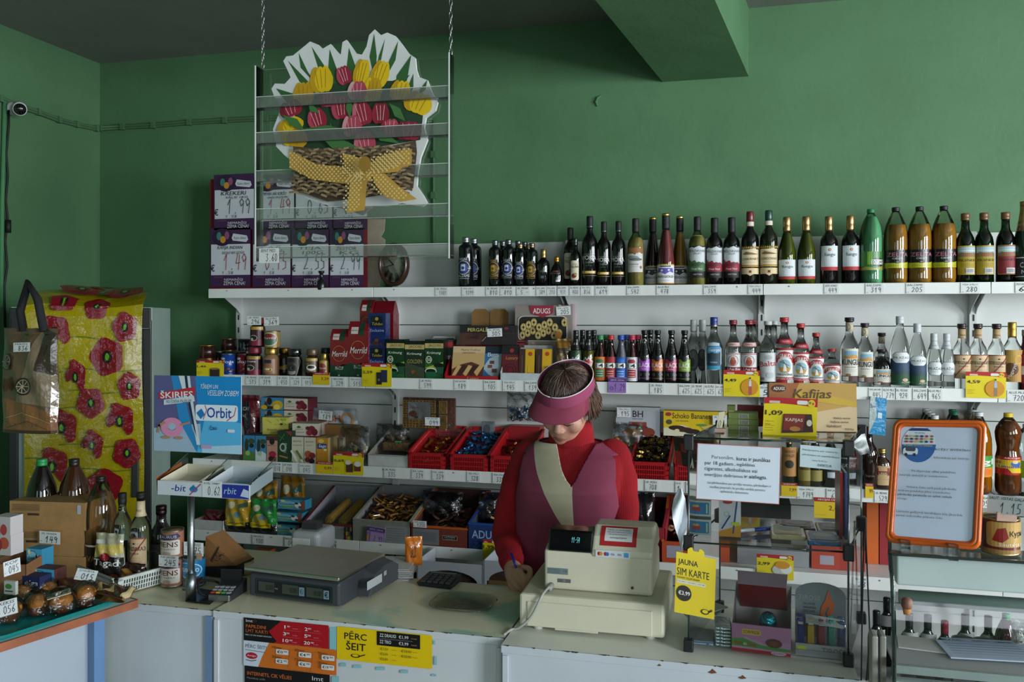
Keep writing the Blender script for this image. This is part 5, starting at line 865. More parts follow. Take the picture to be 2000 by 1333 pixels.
g=G();U=P3(1395,1211,2.315)-P3(1317,1196,2.315);V=P3(1321,1078,2.315)-P3(1317,1196,2.315);g.prism([(0,0),(.045,0),(.045,.012),(.038,.018),(.032,.018),(.030,.010),(.015,.010),(.013,.018),(.007,.018),(0,.012)],0,.0012,'#cfb80a','paper',M=Matrix.Translation(U*.28+V)@Matrix(((U.normalized().x,V.normalized().x,0,0),(U.normalized().y,V.normalized().y,1,0),(U.normalized().z,V.normalized().z,0,0),(0,0,0,1))));g.build('hanging_tab',sg)
pl_=G();LE,RE=[1324,1316,1312,1314,1319,1326,1330],[1331,1339,1341,1343,1342,1339,1334]
def bgx(v,L):k=min(5,int(v*6));return L[k]+(L[k+1]-L[k])*(v*6-k)
pl_.sheet(6,18,lambda u,v:P3(bgx(v,LE)+(bgx(v,RE)-bgx(v,LE))*u,955+120*v,2.34+.012*sin(u*5+v*9)),'#d6dde6','gloss');tag(pl_.build('plastic_bag'),'white plastic bag hanging at the corner of the glass case','bag')
quad('leaflet',P3(1322,908,2.42),P3(1352,915,2.36),P3(1314,852,2.44),[('r',.0,.0,.4,.5,'#a82a2c'),('T',.45,.5,.8,.8,'1','#a82a2c')],'#2c2422','dark and red leaflet leaning out beside the glass case','leaflet',.006,back='#c6c2ac')
Z5=ZC1+.002
kf=[('p',[(0,0),(1,0),(1,1),(0,1)],'#a8843c'),('p',[(0,0),(1,0),(1,.55),(.4,.35),(0,.6)],'#b8a27c'),('p',[(0,.4),(0,1),(.35,1),(.25,.6)],'#8a5224'),('p',[(.28,.82),(.6,.78),(1,.62),(1,.5),(.6,.6),(.3,.66)],'#b09028'),('e',.11,.88,.085,.08,'#26120c'),('e',.11,.88,.08,.07,'#3a1c10'),('T',.05,.845,.18,.91,'ADUGS','#dccfc0'),('i',.27,.62,.7,.87,'Kafijas','#4a2c0c'),('i',.73,.24,.92,.30,'Vafeļu torte','#3a2414'),('i',.69,.16,.9,.22,'Vafļinis tortas','#3a2414'),('i',.65,.08,.82,.14,'Vahvlitort','#3a2414'),('t',.86,.02,.96,.07,'320g','#3a2414')]
kb=P3(1503,858,2.42);kr_=P3(1682,862,2.36);quad('wafer_cake_box',(kb.x,kb.y+.05,Z5),(kr_.x,kr_.y+.08,Z5),P3(1502,748,2.50),kf,'#b8a078','large gold brown ADUGS Kafijas wafer cake box standing on the glass case','cake box',.035)
quad('promotion_card',P3(1489,854,2.40),P3(1594,860,2.36),P3(1493,776,2.42),promo('1,09',[('p',[(.36,.12),(.38,.6),(.9,.62),(.94,.18)],'#3a1812'),('p',[(.38,.2),(.39,.58),(.78,.6),(.74,.2)],'#7c2418'),('T',.42,.4,.74,.5,'KAFIJAS','#d6ccc0'),('e',.86,.4,.05,.08,'#d0c9bc'),('e',.6,.24,.1,.06,'#b07a3c'),('t',.04,.38,.2,.42,'Vafeļu torte','#3a3208'),('t',.04,.31,.14,.35,'Adugs','#3a3208')]),'#d9c400','large yellow and red 1,09 card before the Kafijas box','promotion card',.001)
for k in range(4):
 b=P3(1422,850,2.52);carton('sweets_box',1422+(k%2),1482-(k%2),843.5-12*k,b.y,None,.07,[('r',0,0,1,1,'#8fa055'),('r',.35,.15,.68,.85,'#c9d0c4')]+[('r',.38+i*.04,.2,.395+i*.04,.8,'#444')for i in range(7)],'#a8b07c','flat pale green box in the pile of four on the glass case','sweets box',py1=855-12*k,group='pile of flat pale green boxes on the glass case')
carton('sweets_box',1420,1436,794,2.62,Z5,.05,[('r',.2,.2,.8,.8,'#c9c88a')],'#9a9c58','upright pale green box behind the flat pile','sweets box')
carton('sweets_box',1440,1492,793,2.66,Z5,.03,[('r',.1,.2,.9,.4,'#a83038')],'#7a1c24','dark red box behind the flat green boxes','sweets box')
carton('card_clip',1396,1418,838,2.5,Z5,.02,[],'#b08f80','pink plastic card clip standing on the glass case','clip');quad('price_card',P3(1397,848,2.5),P3(1409,846,2.5),P3(1404,806,2.5),[('n',.2,.3,.8,.6,'0','#333')],'#a8a98c','pale price card held upright in the pink clip','price card')
g=G();g.sheet(26,4,lambda u,v:P3(1395+265*u,852+9*u+4*sin(u*21)+5*v,2.36+.03*v),'#dfe4e4','wrap');g.sheet(5,8,lambda u,v:P3(1655+34*u+12*v,855+8*sin(u*5)+42*v*(.4+u*.6),2.34+.02*sin(v*7)),'#cfd4d2','gloss');tag(g.build('plastic_film'),'crumpled clear plastic film along the top edge of the glass case','film')
Z6=ZM+.004
def on6(px):p=P3(px,1058,2.48);return p.y
for k,l in((0,'white and blue matchbox pack, lower of two'),(1,'white and blue matchbox pack stacked on its twin')):
 carton('matchbox_pack',1347,1388,1029 if k==0 else 998,2.45,None,.05,[('r',0,0,1,1,'#b4bcbc'),('q',.08,.12,.92,.88,.03,'#1f78a8'),('e',.4,.45,.14,.14,'#a8343c'),('e',.35,.65,.1,.08,'#c9a84c'),('r',.78,.2,.86,.8,'#a9c0a0')],'#a9b0ac',l,'matchbox pack',py1=1059 if k==0 else 1028)
 COL.objects[-1].location.z=Z6+.052*k
carton('pen_box',1404,1447,980,2.45,None,.03,[('r',0,0,1,1,'#c9ccd0'),('p',[(0,0),(1,0),(1,.3),(0,.12)],'#c98a1c'),('e',.4,.84,.22,.05,'#a8202c'),('t',.2,.92,.8,.95,'Medical Ink','#333'),('l',[(.15,.2),(.5,.5)],.07,'#1c3c7c'),('l',[(.85,.98),(.65,.1)],.07,'#24407c'),('o',.35,.55,.12,.06,.02,'#8a8f98'),('r',.6,.28,.95,.36,'#b8c81c')],'#b8bcc0','white and orange pen box standing in the glass case','pen box',py1=1061);COL.objects[-1].location.z=Z6
a=P3(1412,1066,2.40);b=P3(1506,1056,2.44);a.z=b.z=Z6+.007;pn=thing('pen','white and blue pen lying on the glass shelf','pen',a);d=b-a;g=G();g.tube([(0,0,0),d*.65],.005,'#a9b6c6','gloss',10);g.build('barrel',pn);g=G();g.tube([d*.65,d],.006,'#1c3f9c','gloss',10);g.build('cap',pn)
for px0,px1,y,dd,c,l in((1505,1572,2.50,.14,'#b0a878','pale yellow card packet lying flat on the glass shelf'),(1575,1640,2.46,.12,'#1f5a8c','blue card packet lying flat on the glass shelf'),(1520,1590,2.60,.10,'#4a1420','dark red flat pack behind the pale packet'),(1595,1650,2.58,.11,'#3a1018','dark red flat pack behind the blue packet')):
 x,w_,h_,z=dims(px0,px1,1000,y,Z6);g=G();g.box((0,dd/2,.006),(w_,dd,.012),c,'film');g.art([('q',.1,.1,.9,.9,.1,c),('e',.5,.6,.3,.2,'#8a8a80'),('r',.2,.15,.8,.3,'#b08a3c' if 'yellow' in l else '#3a3a44')],w_,dd,lambda p,q_,o:(p-w_/2,q_,.0125+o),'gloss');tag(g.build('card_packet',loc=(x,y-.05,Z6),bevel=.003),l,'packet')
for px,c,l in((1643,'#a01828','tall red marker case inside the case side'),(1652,'#4a4a8c','blue violet card standing against the case side pane')):x=Xat(px,2.5);tag(G().box((0,0,.09),(.006,.13,.18),c,'gloss').build('upright_card',loc=(x,2.56,Z6)),l,'card')
zb=ZT+.002
for k in range(6):x,w_,h_,z=dims(1396,1430,1200,2.44,zb);tag(G().box((0,.04,.004),(w_*.95,.09,.008),'#a9b9bc','foil').build('blister_pack',loc=(x,2.43,zb+.009*k),rz=.03*(k%3),bevel=.003),'pale blister pack in the low pile inside the case','blister pack','pile of pale blister packs')
carton('plaster_box',1350,1393,1253,2.43,zb,.1,[('r',0,0,1,1,'#b9c6cc'),('p',[(0,.4),(1,.6),(1,.9),(0,.7)],'#1f6ca8'),('e',.75,.25,.08,.2,'#1f6ca8')],'#b9c6cc','flat white and blue box beside the blister packs','box')
for k,(px,rz_)in enumerate(((1362,.4),(1380,-.3),(1392,.9))):x=Xat(px,2.52);tag(G().box((0,0,.0),(.07,.05,.004),'#c0c6c6','paper').build('paper_packet',loc=(x,2.52,zb+.05+.012*k),rz=rz_),'loose white packet on top of the flat blue box','packet','loose white packets in the case')
x,w_,h_,z=dims(1429,1544,1222,2.41,zb);mb=thing('surprise_egg_box','pink Sorprese display box with red lid inside the case','display box',(x,2.405,zb),-.07)
it=[('r',0,0,1,1,'#b07aa0'),('p',[(0,.3),(.25,.55),(.6,.35),(1,.5),(1,0),(0,0)],'#b88ab0'),('p',[(0,.45),(.2,.5),(.5,.3),(1,.25),(1,.15),(0,.2)],'#4a8c3c'),('p',[(0,.12),(1,.1),(1,0),(0,0)],'#a01c2c'),('q',.18,.64,.5,.84,.04,'#c9b84c'),('T',.2,.68,.48,.8,'SORPRESE','#8c1c24'),('T',.05,.24,.18,.4,'Masha','#a81c2c'),('t',.2,.26,.26,.34,'e','#e3d8d0'),('T',.28,.22,.42,.36,'Orso','#a81c2c'),('e',.72,.42,.14,.16,'#5c3020'),('e',.72,.42,.08,.1,'#6c3c28'),('e',.8,.08,.13,.07,'#c9b4c0'),('t',.7,.045,.9,.11,'dolfin','#8c1c2c')]
g=G();g.box((0,.0015,h_/2),(w_,.003,h_),'#b07aa0','gloss');g.art(it,w_,h_,front(w_,h_,-.0003),'gloss')
for sx in(-1,1):xx=sx*w_/2;g.add([(xx,0,0),(xx,.16,0),(xx,.16,h_*1.9),(xx,.02,h_)],[(0,1,2,3)],'#b9a8b4','paper')
g.add([(-w_/2,.16,0),(w_/2,.16,0),(w_/2,.16,h_*1.9),(-w_/2,.16,h_*1.9)],[(0,1,2,3)],'#c6c0c0','paper');g.add([(-w_/2,0,.003),(w_/2,0,.003),(w_/2,.16,.003),(-w_/2,.16,.003)],[(0,1,2,3)],'#8a8a86','paper');g.build('carton',mb)
g=G();g.add([(-w_*.42,.158,h_*.95),(w_*.42,.158,h_*.95),(w_*.42,.05,h_*2.25),(-w_*.42,.05,h_*2.25)],[(0,1,2,3)],'#8c1622','gloss');g.add([(-w_*.42,.05,h_*2.25),(w_*.42,.05,h_*2.25),(w_*.44,.09,h_*2.6),(-w_*.44,.09,h_*2.6)],[(0,1,2,3)],'#a890a0','gloss');g.build('lid',mb)
tag(G().ball((0,0,.03),(.024,.024,.03),'#1f8aa0','foil').build('surprise_egg',loc=(x+.02,2.46,zb+.035)),'turquoise foil egg inside the pink display box','egg')
x,w_,h_,z=dims(1553,1655,1200,2.44,zb);lr=thing('lighter_rack','grey Tiross lighter display with flame picture on its back card','display rack',(x,2.42,zb),-.05)
g=G();g.box((0,.05,.008),(w_,.11,.016),'#8c9090','plastic');g.box((0,0,.016),(w_,.003,.03),'#9aa0a0','plastic');g.art([('T',.5,.2,.95,.8,'TIROSS','#5c6060'),('r',.03,.2,.2,.8,'#b8cc2c')],w_,.03,front(w_,.03,-.002,.001),'gloss');g.build('base',lr)
hb=atY(1600,1135,2.54).z-zb;g=G();o_=[(-w_/2,0),(w_/2,0),(w_/2,hb*.8)]+[(w_/2*cos(pi*k/10)*.99,hb*.8+hb*.2*sin(pi*k/10))for k in range(1,10)]+[(-w_/2,hb*.8)]
for t in tess(o_):g.prism(t,-.104,-.102,'#6a7478','paper',M=Matrix(((1,0,0,0),(0,0,-1,0),(0,1,0,0),(0,0,0,1))))
g.art([('T',.06,.70,.5,.78,'TIROSS','#8a9498'),('t',.16,.62,.4,.655,'GAS LIGHTER','#2c3234'),('t',.16,.56,.42,.595,'ZAPALNICZKA','#2c3234'),('t',.16,.50,.4,.535,'GAZOWE','#2c3234'),('p',[(.5,.46),(.52,.6),(.6,.72),(.66,.9),(.72,.76),(.78,.66),(.76,.54),(.66,.42),(.62,.5),(.68,.62),(.6,.56),(.56,.4)],'#b85a28')],w_,hb,front(w_,hb,.1015),'gloss');g.build('back_card',lr)
LC=['#17307c','#1c3c9c','#c9a81c','#b8961c','#8c1c2c','#a01c24','#1f8c7c','#1c9c8c','#1f4a7c','#2c5c8c']
k0=None
for i in range(5):
 for j in range(2):
  g=G();c=LC[i*2+j];g.box((0,0,.03),(.017,.011,.06),c,'liquid');g.box((0,0,.064),(.016,.01,.009),'#a9acae','chrome');g.box((0,.0,.072),(.013,.009,.008),c,'plastic')
  tag(g.build('lighter',loc=(x+(-.4+.2*i)*w_,2.435+.035*j,zb+.017),bevel=.002),'%s plastic lighter in the %s row of the lighter rack'%(['dark blue','yellow','red','turquoise','steel blue'][i],['front','rear'][j]),'lighter')
quad('price_card',(x-w_*.3,2.42,zb+.088),(x+w_*.42,2.42,zb+.080),(x-w_*.3,2.45,zb+.1),[('n',.35,.2,.7,.8,'0.60','#555')],'#aab4b4','pale price card lying over the lighters','price card')
g=G();g.tube([P3(1690,1020,2.5),P3(1686,1100,2.5),P3(1684,1200,2.5),P3(1682,1330,2.5)],.0022,'#101214','rubber',6);g.tube([P3(1690,1020,2.5),P3(1694,1120,2.5),P3(1699,1240,2.5),P3(1692,1330,2.5)],.0022,'#101214','rubber',6);tag(g.build('thin_cable'),'thin black cable hanging between the glass case and the showcase','cable')
#  shelf goods behind the glass case and showcase
def bz(px,R,H,prof,body,cap,labels,l,Y=4.1,Z=Z3,**k):return put(K(prof,R,H,body,cap,labels,**k),px,Y,Z,l)
bz(1541,.033,.20,'bord',('shiny','#17100c'),(.90,'metal','#7a5c3c'),[(.2,.85,1.2,[('r',0,0,1,1,'#a8743c'),('t',.2,.8,.8,.9,'GRAND','#3a2414'),('t',.2,.66,.8,.76,'CAVALIER','#3a2414'),('e',.5,.42,.25,.14,'#1c1210')])],'orange brown labelled bottle with black emblem behind the glass case')
for px,c,l in((1572,'#5c4a1c','olive liqueur bottle behind the small blue notice'),(1592,'#1c1614','dark liqueur bottle behind the small blue notice')):bz(px,.035,.24,'beer',('shiny',c),(.9,'gloss','#2c1c14'),[(.1,.3,1,[('r',0,0,1,1,'#8c7c3c')])],l)
rg=[('r',0,0,1,1,'#17161a'),('r',.0,.9,1,.96,'#8c8f94'),('t',.1,.5,.9,.7,'RUĢENIS','#c9ccd0'),('r',.3,.05,.9,.3,'#b0b8c0')]
for px,l in((1622,'dark RUGENIS bottle with barcode behind the glass case'),(1656,'dark labelled bottle at the edge of the glass case')):bz(px,.037,.25,'vod',('shiny','#120e10'),(.9,'gloss','#4a1c20'),[(.15,.55,1.1,rg)],l)
bz(1697,.038,.27,'vod',('shiny','#1a0c0a'),(.9,'gloss','#6a1c24'),[(.1,.3,.8,[('t',.2,.5,.8,.7,'barus','#6a5c4c')])],'dark brandy bottle with red cap beside the small flask')
bz(1723,.037,.175,'flask',('shiny','#2a120a'),(.88,'gold','#b09050'),[(.1,.58,1.1,[('r',0,0,1,1,'#b09468'),('T',.12,.5,.88,.9,'H','#8c1c1c'),('T',.1,.56,.9,.7,'HEKTORS','#26120c'),('l',[(.1,.3),(.9,.3)],.01,'#6a4c2c')])],'flat brandy flask with big red H on tan label',sy=.6)
ksoda={}
for c,cc,pxs,nm in(('#17120f','#b9bfc0',(1806,1811,1817,1824),'dark soft drink bottle with white cap'),('#120f10','#17704a',(1858,1862),'dark soft drink bottle with green cap'),('#b8701c','#c0c4c4',(1898,1903,1908),'orange soft drink bottle with white cap')):
 kk=K('pet',.046,.325,('shiny' if c[1]=='1' else 'acrylic',c if c[1]=='1' else '#e0d8c8'),(.95,'plastic',cc),[(.22,.45,1.4,[('r',0,0,1,1,'#8c2c2c' if c[1]=='1' else '#c9862c'),('T',.2,.3,.8,.7,'COLA' if c[1]=='1' else 'gl','#c9ccd0')],'gloss')],liquid=None if c[1]=='1' else(.86,'liquid','#d98a1c'))
 n=len(pxs)
 for i,px in enumerate(pxs):put(kk,px+2,4.40-(n>0)*.098*i if n<4 else 4.40-.094*i,Z3,nm+', '+['rearmost of its file','second of its file','third of its file','frontmost of its file'][i],nm+' file')
kl=K('lemon',.051,.345,('acrylic','#ddd6c8'),(.95,'plastic','#c9b01c'),[(.26,.48,1.5,[('r',0,0,1,1,'#a81c24'),('r',0,.35,1,.82,'#c9a828'),('T',.3,.87,.75,.96,'AKCIJA','#e0d8cc'),('e',.62,.6,.14,.16,'#2c5ca8'),('e',.6,.72,.09,.1,'#d6b87c'),('i',.15,.38,.9,.54,'Limonāde','#22409c'),('p',[(.4,.35),(.75,.38),(.85,.1),(.5,.12)],'#d0b41c'),('e',.15,.66,.09,.08,'#a81c24')],'gloss')],liquid=(.9,'liquid','#a8602c'))
put(kl,1969,4.1,Z3,'amber lemonade bottle with yellow cap and AKCIJA label')
bz(1912,.050,.345,'pet',('acrylic','#e0d8c8'),(.95,'plastic','#c0c4c4'),[(.22,.48,1.5,[('r',0,0,1,1,'#c9862c'),('r',0,.45,1,1,'#3c8c3c'),('T',.4,.5,.9,.85,'gl','#dfe4dc'),('e',.6,.25,.2,.15,'#d6701c')],'gloss')],'orange juice drink bottle beside the orange framed notice',liquid=(.88,'liquid','#e0901c'))
bz(2006,.048,.30,'lemon',('acrylic','#dfe4e4'),(.95,'plastic','#c0c4c4'),[(.26,.5,1.5,[('r',0,0,1,1,'#7c9c2c')],'gloss')],'clear soft drink bottle with green label cut by the photo edge')
quad('tissue_pack',atY(1697,848,4.02),atY(1729,852,4.02),atY(1700,775,4.02),[('p',[(0,0),(1,0),(1,1),(.3,1),(.45,.5)],'#2c86b8'),('r',.5,.45,.75,.6,'#c9dce4'),('t',.04,.7,.35,.8,'Dove','#22409c')],'#a9b8b4','blue and white hanging packet beside the Kafijas box','packet',.02,'film')
for a,b,t,c,l in((1585,1640,1068,'#a8341c','orange red biscuit box on the fourth shelf behind the lighters'),(1693,1716,968,'#c05c18','tall orange box standing on the fourth shelf'),(1718,1740,985,'#8c1c24','red box on the fourth shelf beside the tall orange one'),(1390,1425,1070,'#b0451c','small orange box on the fourth shelf behind matchboxes'),(1440,1580,1075,'#8a8c90','wide grey carton on the fourth shelf behind the pen'),(1440,1545,985,'#14161a','large dark carton on the fourth shelf behind the pen box'),(1640,1690,1075,'#9c2c1c','low red box on the fourth shelf near the showcase')):
 carton('biscuit_box',a,b,t,4.08 if t>1000 else 4.22,Z4,.12 if t>1000 else .2,[('r',.3,.2,.8,.6,'#9a96a0')]if t==1068 else[],c,l,'biscuit box')
kd=[K('bord',.037,.30,('shiny','#15181a'),(.80,'gloss','#15171c'),[(.60,.76,1.0,[('r',0,0,1,1,'#9a9f9c')])]),K('bord',.036,.28,('shiny','#1a0c12'),(.80,'gloss','#7c1c34'),[(.2,.5,1.1,[('r',0,0,1,1,'#7a5c5c')])]),K('vod',.036,.22,('shiny','#0f3c2c'),(.85,'gold','#a8843c'),[(.2,.5,1,[('r',0,0,1,1,'#8a8c7c')])]),K('pet',.045,.33,('shiny','#3a141c'),(.93,'plastic','#2c8c54'),[(.2,.45,1.3,[('r',0,0,1,1,'#4a1c24')],'gloss')])]
for i,(px,kk,Y,l)in enumerate(((1712,0,4.05,'dark bottle with pale neck band behind the thin cable'),(1732,0,4.25,'dark bottle at the side glass of the showcase'),(1776,0,4.05,'dark bottle with pale neck below the cork'),(1812,0,4.05,'dark bottle with white neck, seen right of the cork'),(1845,1,4.05,'crimson capped bottle seen through the showcase'),(1859,2,3.98,'small green bottle with gold cap in the showcase view'),(1885,0,4.1,'dark bottle over the stack of tins'),(1930,0,4.1,'dark bottle beside the shelving post slot'),(1965,3,4.05,'green capped dark soft drink bottle by the silver bag'))):put(kd[kk],px,Y,.12,l)
for px in(1882,1924):
 for k in range(4):tin(px,.045,.035,3.95,.121+.036*k+.1,[],'#6a6c6c','flat fish tin in the %s stack seen through the showcase, tin %s'%('left' if px<1900 else 'right',['at bottom','second','third','on top'][k]),'#9aa0a0','fish tin')
for px in(1882,1924):tag(G().box((0,0,.05),(.1,.1,.099),'#3a3c40','card').build('support_carton',loc=(Xat(px,3.95),3.95,.121)),'dark carton under the %s stack of fish tins'%('nearer' if px<1900 else 'further'),'box')
clearbag('foil_bag',1975,2030,1212,3.9,.14,.05,'shiny clear bag behind the showcase glass at the photo edge','bag',['#2c3c44','#5c6c74'],n=10,r=.03)
#  refrigerated showcase
ZS=1.15;S0=Xat(1737,2.17);YS=atZ(1751,1083,ZS).y;wS=1.5
sh=thing('showcase','glass fronted showcase with curved front pane and pale header','showcase',(S0,YS,0));D=.42;KS=.16
prof=[(0,ZS),(-.035,ZS-.05),(-.055,ZS-.14),(-.06,ZS-.25),(-.045,ZS-.36),(-.02,ZS-.42)]
g=G();g.sheet(1,len(prof)-1,lambda u,v:(u*wS,prof[round(v*5)][0],prof[round(v*5)][1]),'#f7faf9','pane');g.build('curved_front_pane',sh)
g=G();g.add([(0,0,ZS),(wS,0,ZS),(wS,D,ZS),(D*KS,D,ZS)],[(0,1,2,3)],'#f7faf9','pane');g.build('top_pane',sh);g=G();g.box((wS/2,.0,ZS),(wS,.006,.007),'#142422','shiny');g.tube([(0,a,b)for a,b in prof],.005,'#5a7470','glass',8);g.tube([(0,0,ZS),(D*KS,D,ZS)],.004,'#5a7470','glass',8);g.build('pane_edge',sh)
sp=[(a+.0,b)for a,b in prof]+[(D,ZS-.42),(D,ZS)];g=G();g.add([(.002+max(0,a)*KS,a,b)for a,b in sp],[tuple(range(len(sp)))],'#f7faf9','pane');g.build('side_pane',sh)
g=G();g.box((wS/2+.01,.09,ZS-.045),(wS-.02,.12,.07),'#b9c6c6','paint');g.build('header_box',sh,bevel=.004);g=G();g.tube([(.03,.06,ZS-.115),(wS,.06,ZS-.115)],.017,'#8fa09e','paint',20);g.build('lamp_tube',sh)
g=G();g.box((wS/2,.06,ZS-.245),(wS-.01,.18,.008),'#8d8f90','paint');g.box((wS/2,-.035,ZS-.25),(wS,.012,.018),'#9fb0b0','metal');g.build('inner_shelf',sh);g=G();g.box((wS/2,-.035,ZS-.285),(wS,.03,.022),'#a9bab8','paint');g.box((wS/2+.05,D/2,.34),(wS,D,.68),'#b9c3c4','paint');g.build('cabinet_base',sh)
zs=ZS-.2405
for a,b,c,rz_,col,l in(((1800,1258),(.15,.085),0,-.12,'#b9b6b4','white paper form lying in the showcase'),((1910,1272),(.2,.11),.003,.1,'#a9b6cc','pale blue handwritten list lying in the showcase')):
 p=atZ(a[0]+20,a[1]+5,zs);g=G();g.box((0,0,.002),(b[0],b[1],.003),col,'paper')
 if 'list' in l:
  for k in range(8):g.add([(-b[0]*.42,-b[1]*.4+.015*k,.004),(b[0]*.4,-b[1]*.4+.015*k,.004),(b[0]*.4,-b[1]*.4+.0165*k+.001,.004),(-b[0]*.42,-b[1]*.4+.0165*k+.001,.004)],[(0,1,2,3)],'#8894b0','paper')
 tag(g.build('paper_sheet',loc=(p.x,p.y,zs+c),rz=rz_),l,'paper')
c=atT(1771,1186,1.915);ck_=thing('cork_stopper','cork stopper stuck on the showcase glass','cork',c);G().lathe([(.007,-.016),(.009,-.004),(.009,-.003)],'#a8703c','card',seg=16).build('cork',ck_);G().lathe([(.0095,-.003),(.012,.004),(.011,.016),(.006,.020),(0,.020)],'#6c4634','wood',seg=16).build('head',ck_)
for k,px in enumerate((1706,1722)):p=atT(px,1290,2.05);tag(G().box((0,0,0),(.014,.05,.13),'#a09c94','plastic').build('door_rail',loc=p,bevel=.004),'grey rounded plastic block beside the showcase, %s the glass case'%('nearer' if k==0 else 'further from'),'block')
BL,BR,TL=atT(1729,1060,2.08),atT(1915,1076,1.97),atT(1746,820,2.14);BL.z-=0
U,V=BR-BL,TL-BL;wf,hf=U.length,V.length;u_,v_=U/wf,V/hf;nn=V.cross(U).normalized()
if nn.y>0:nn=-nn
fn=thing('framed_notice','orange framed lottery notice standing on the showcase','notice',BL);F=lambda a,b,o:u_*a+v_*b+nn*o
def ringp(p,q,o1,o2,col,nm,r1=.02,r2=.015):
 A1,B1=rrect(p,p,wf-p,hf-p,r1,5),rrect(q,q,wf-q,hf-q,r2,5);n=len(A1);g=G()
 L4=[[F(a,b,o)for a,b in Q]for Q,o in((A1,-.004),(A1,o1),(B1,o2),(B1,-.001))]
 g.add([v for l in L4 for v in l],[(k*n+i,k*n+(i+1)%n,(k+1)*n+(i+1)%n,(k+1)*n+i)for k in range(3)for i in range(n)],col,'gloss',True);g.build(nm,fn)
ringp(0,.008,.006,.009,'#cc5f1c','frame');ringp(.008,.017,.009,.003,'#c4561a','frame',.015,.012)
g=G();pg=rrect(.01,.01,wf-.01,hf-.01,.012,5);g.add([F(a,b,0)for a,b in pg],[tuple(range(len(pg)))],'#b9c6da','paper');g.add([F(a,b,-.003)for a,b in pg],[tuple(range(len(pg)))[::-1]],'#8a8a86','paper')
it=[('e',.26,.835,.22,.165,'#2a5c9c',28),('p',[(.04,.83)]+[(.26+.22*cos(pi*(1-k/12)),.835+.165*sin(pi*(1-k/12)))for k in range(13)],'#c3cfda'),('p',[(.11,.955),(.16,.98),(.36,.98),(.41,.955)],'#22386c'),('t',.2,.93,.33,.945,'PĒRC DĀVANU','#22386c')]+[('e',.1+.065*k,.905-.025*j,.022,.010,['#a84a3c','#c9a03c','#3c7a4c','#22386c','#a82c3c'][(k+2*j)%5])for k in range(6)for j in range(3)]+[('t',.07,.812,.44,.832,'UN LAIMĒ TOYOTA COROLLA','#d0b840'),('q',.07,.735,.26,.795,.02,'#c9d0d8'),('q',.1,.765,.23,.805,.02,'#3a4450'),('e',.11,.735,.02,.014,'#22262c'),('e',.22,.735,.02,.014,'#22262c'),('T',.48,.775,.91,.80,'RCĒJU  IEVĒRĪBAI','#3a404c'),('T',.47,.70,.9,.725,'Informācija par loteriju','#2c303a'),('T',.2,.575,.75,.60,'Pircējam,kas vēlas piedalīties','#2c303a'),('T',.05,.535,.66,.56,'loterijā, saskaņā ar noteikumiem:','#2c303a'),('T',.15,.43,.77,.455,'Pirkuma čeka otrā pusē pārdevējs','#2c303a'),('T',.04,.395,.70,.42,'ieraksta produkta pilnu nosaukumu;','#2c303a'),('T',.04,.36,.72,.385,'pārdevējs parakstās un uzliek veikala','#2c303a'),('T',.04,.325,.17,.35,'zīmogu.','#2c303a'),('T',.04,.21,.86,.235,'Laimesta gadījumā laimētājam būs jāuzrāda','#2c303a'),('T',.04,.175,.63,.20,'pareizi noformēts pirkuma čeks.','#2c303a')]
g.art(it,wf-.03,hf-.03,lambda a,b,o:F(a+.015,b+.015,o+.0004),'paper');g.build('paper_sheet',fn)
for a in(.22,.72):g=G();g.box(tuple(F(wf*a,.0,.01)-Vector((0,0,.008))),(.02,.03,.035),'#dfe6e6','acrylic');g.build('clear_foot',fn)
g=G();p=atT(1830,1082,2.12);g.box((0,0,.001),(.15,.05,.0015),'#b9c3c4','paper');g.art([('n',.25,.3,.85,.8,'9 82 122','#3a3c40',.1)],.15,.05,lambda a,b,o:(a-.075,b-.025,.0022+o),'paper');tag(g.build('price_card',loc=(p.x,p.y,ZS+.005)),'price strip lying on the showcase top under the orange frame','price card')
tag(G().box((0,0,.001),(.055,.04,.002),'#b8a81c','paper').build('price_card',loc=(atT(1905,1082,2.03).x,2.27,ZS+.005)),'yellow card lying on the showcase top beside the tin','price card')
p=atT(1959,1088,1.99);tn=tin(0,.0395,.082,p.y+.02,ZS+.005,[('r',0,0,1,1,'#5c1a1c'),('r',0,0,1,.14,'#8a6c3c'),('q',.2,.22,.95,.95,.1,'#a8884c'),('p',[(.3,.4),(.38,.75),(.5,.8),(.55,.5),(.45,.35)],'#7c1c18'),('T',.56,.5,.98,.7,'Курица','#1c1410'),('t',.4,.26,.98,.36,'Sautēta vista','#d6ccb4')],'#5c1a1c','dark red stewed chicken tin on the showcase top','#b09a64','tin','tin',1.0,.0,x=p.x)
quad('price_card',P3(1927,1002,1.99),P3(2004,1010,1.93),P3(1929,966,1.99),[('i',.04,.72,.95,.93,'SAUT. VISTAS GAĻA','#2c3036'),('n',.34,.08,.9,.62,'1.15','#17191c',.12)],'#c9d0d4','large white price card reading 1.15 above the chicken tin','price card');quad('card_clip',P3(1947,1018,1.97),P3(1986,1020,1.96),P3(1948,1001,1.97),[],'#b09080','pink plastic clip holding the 1.15 price card','clip',.01,'plastic')
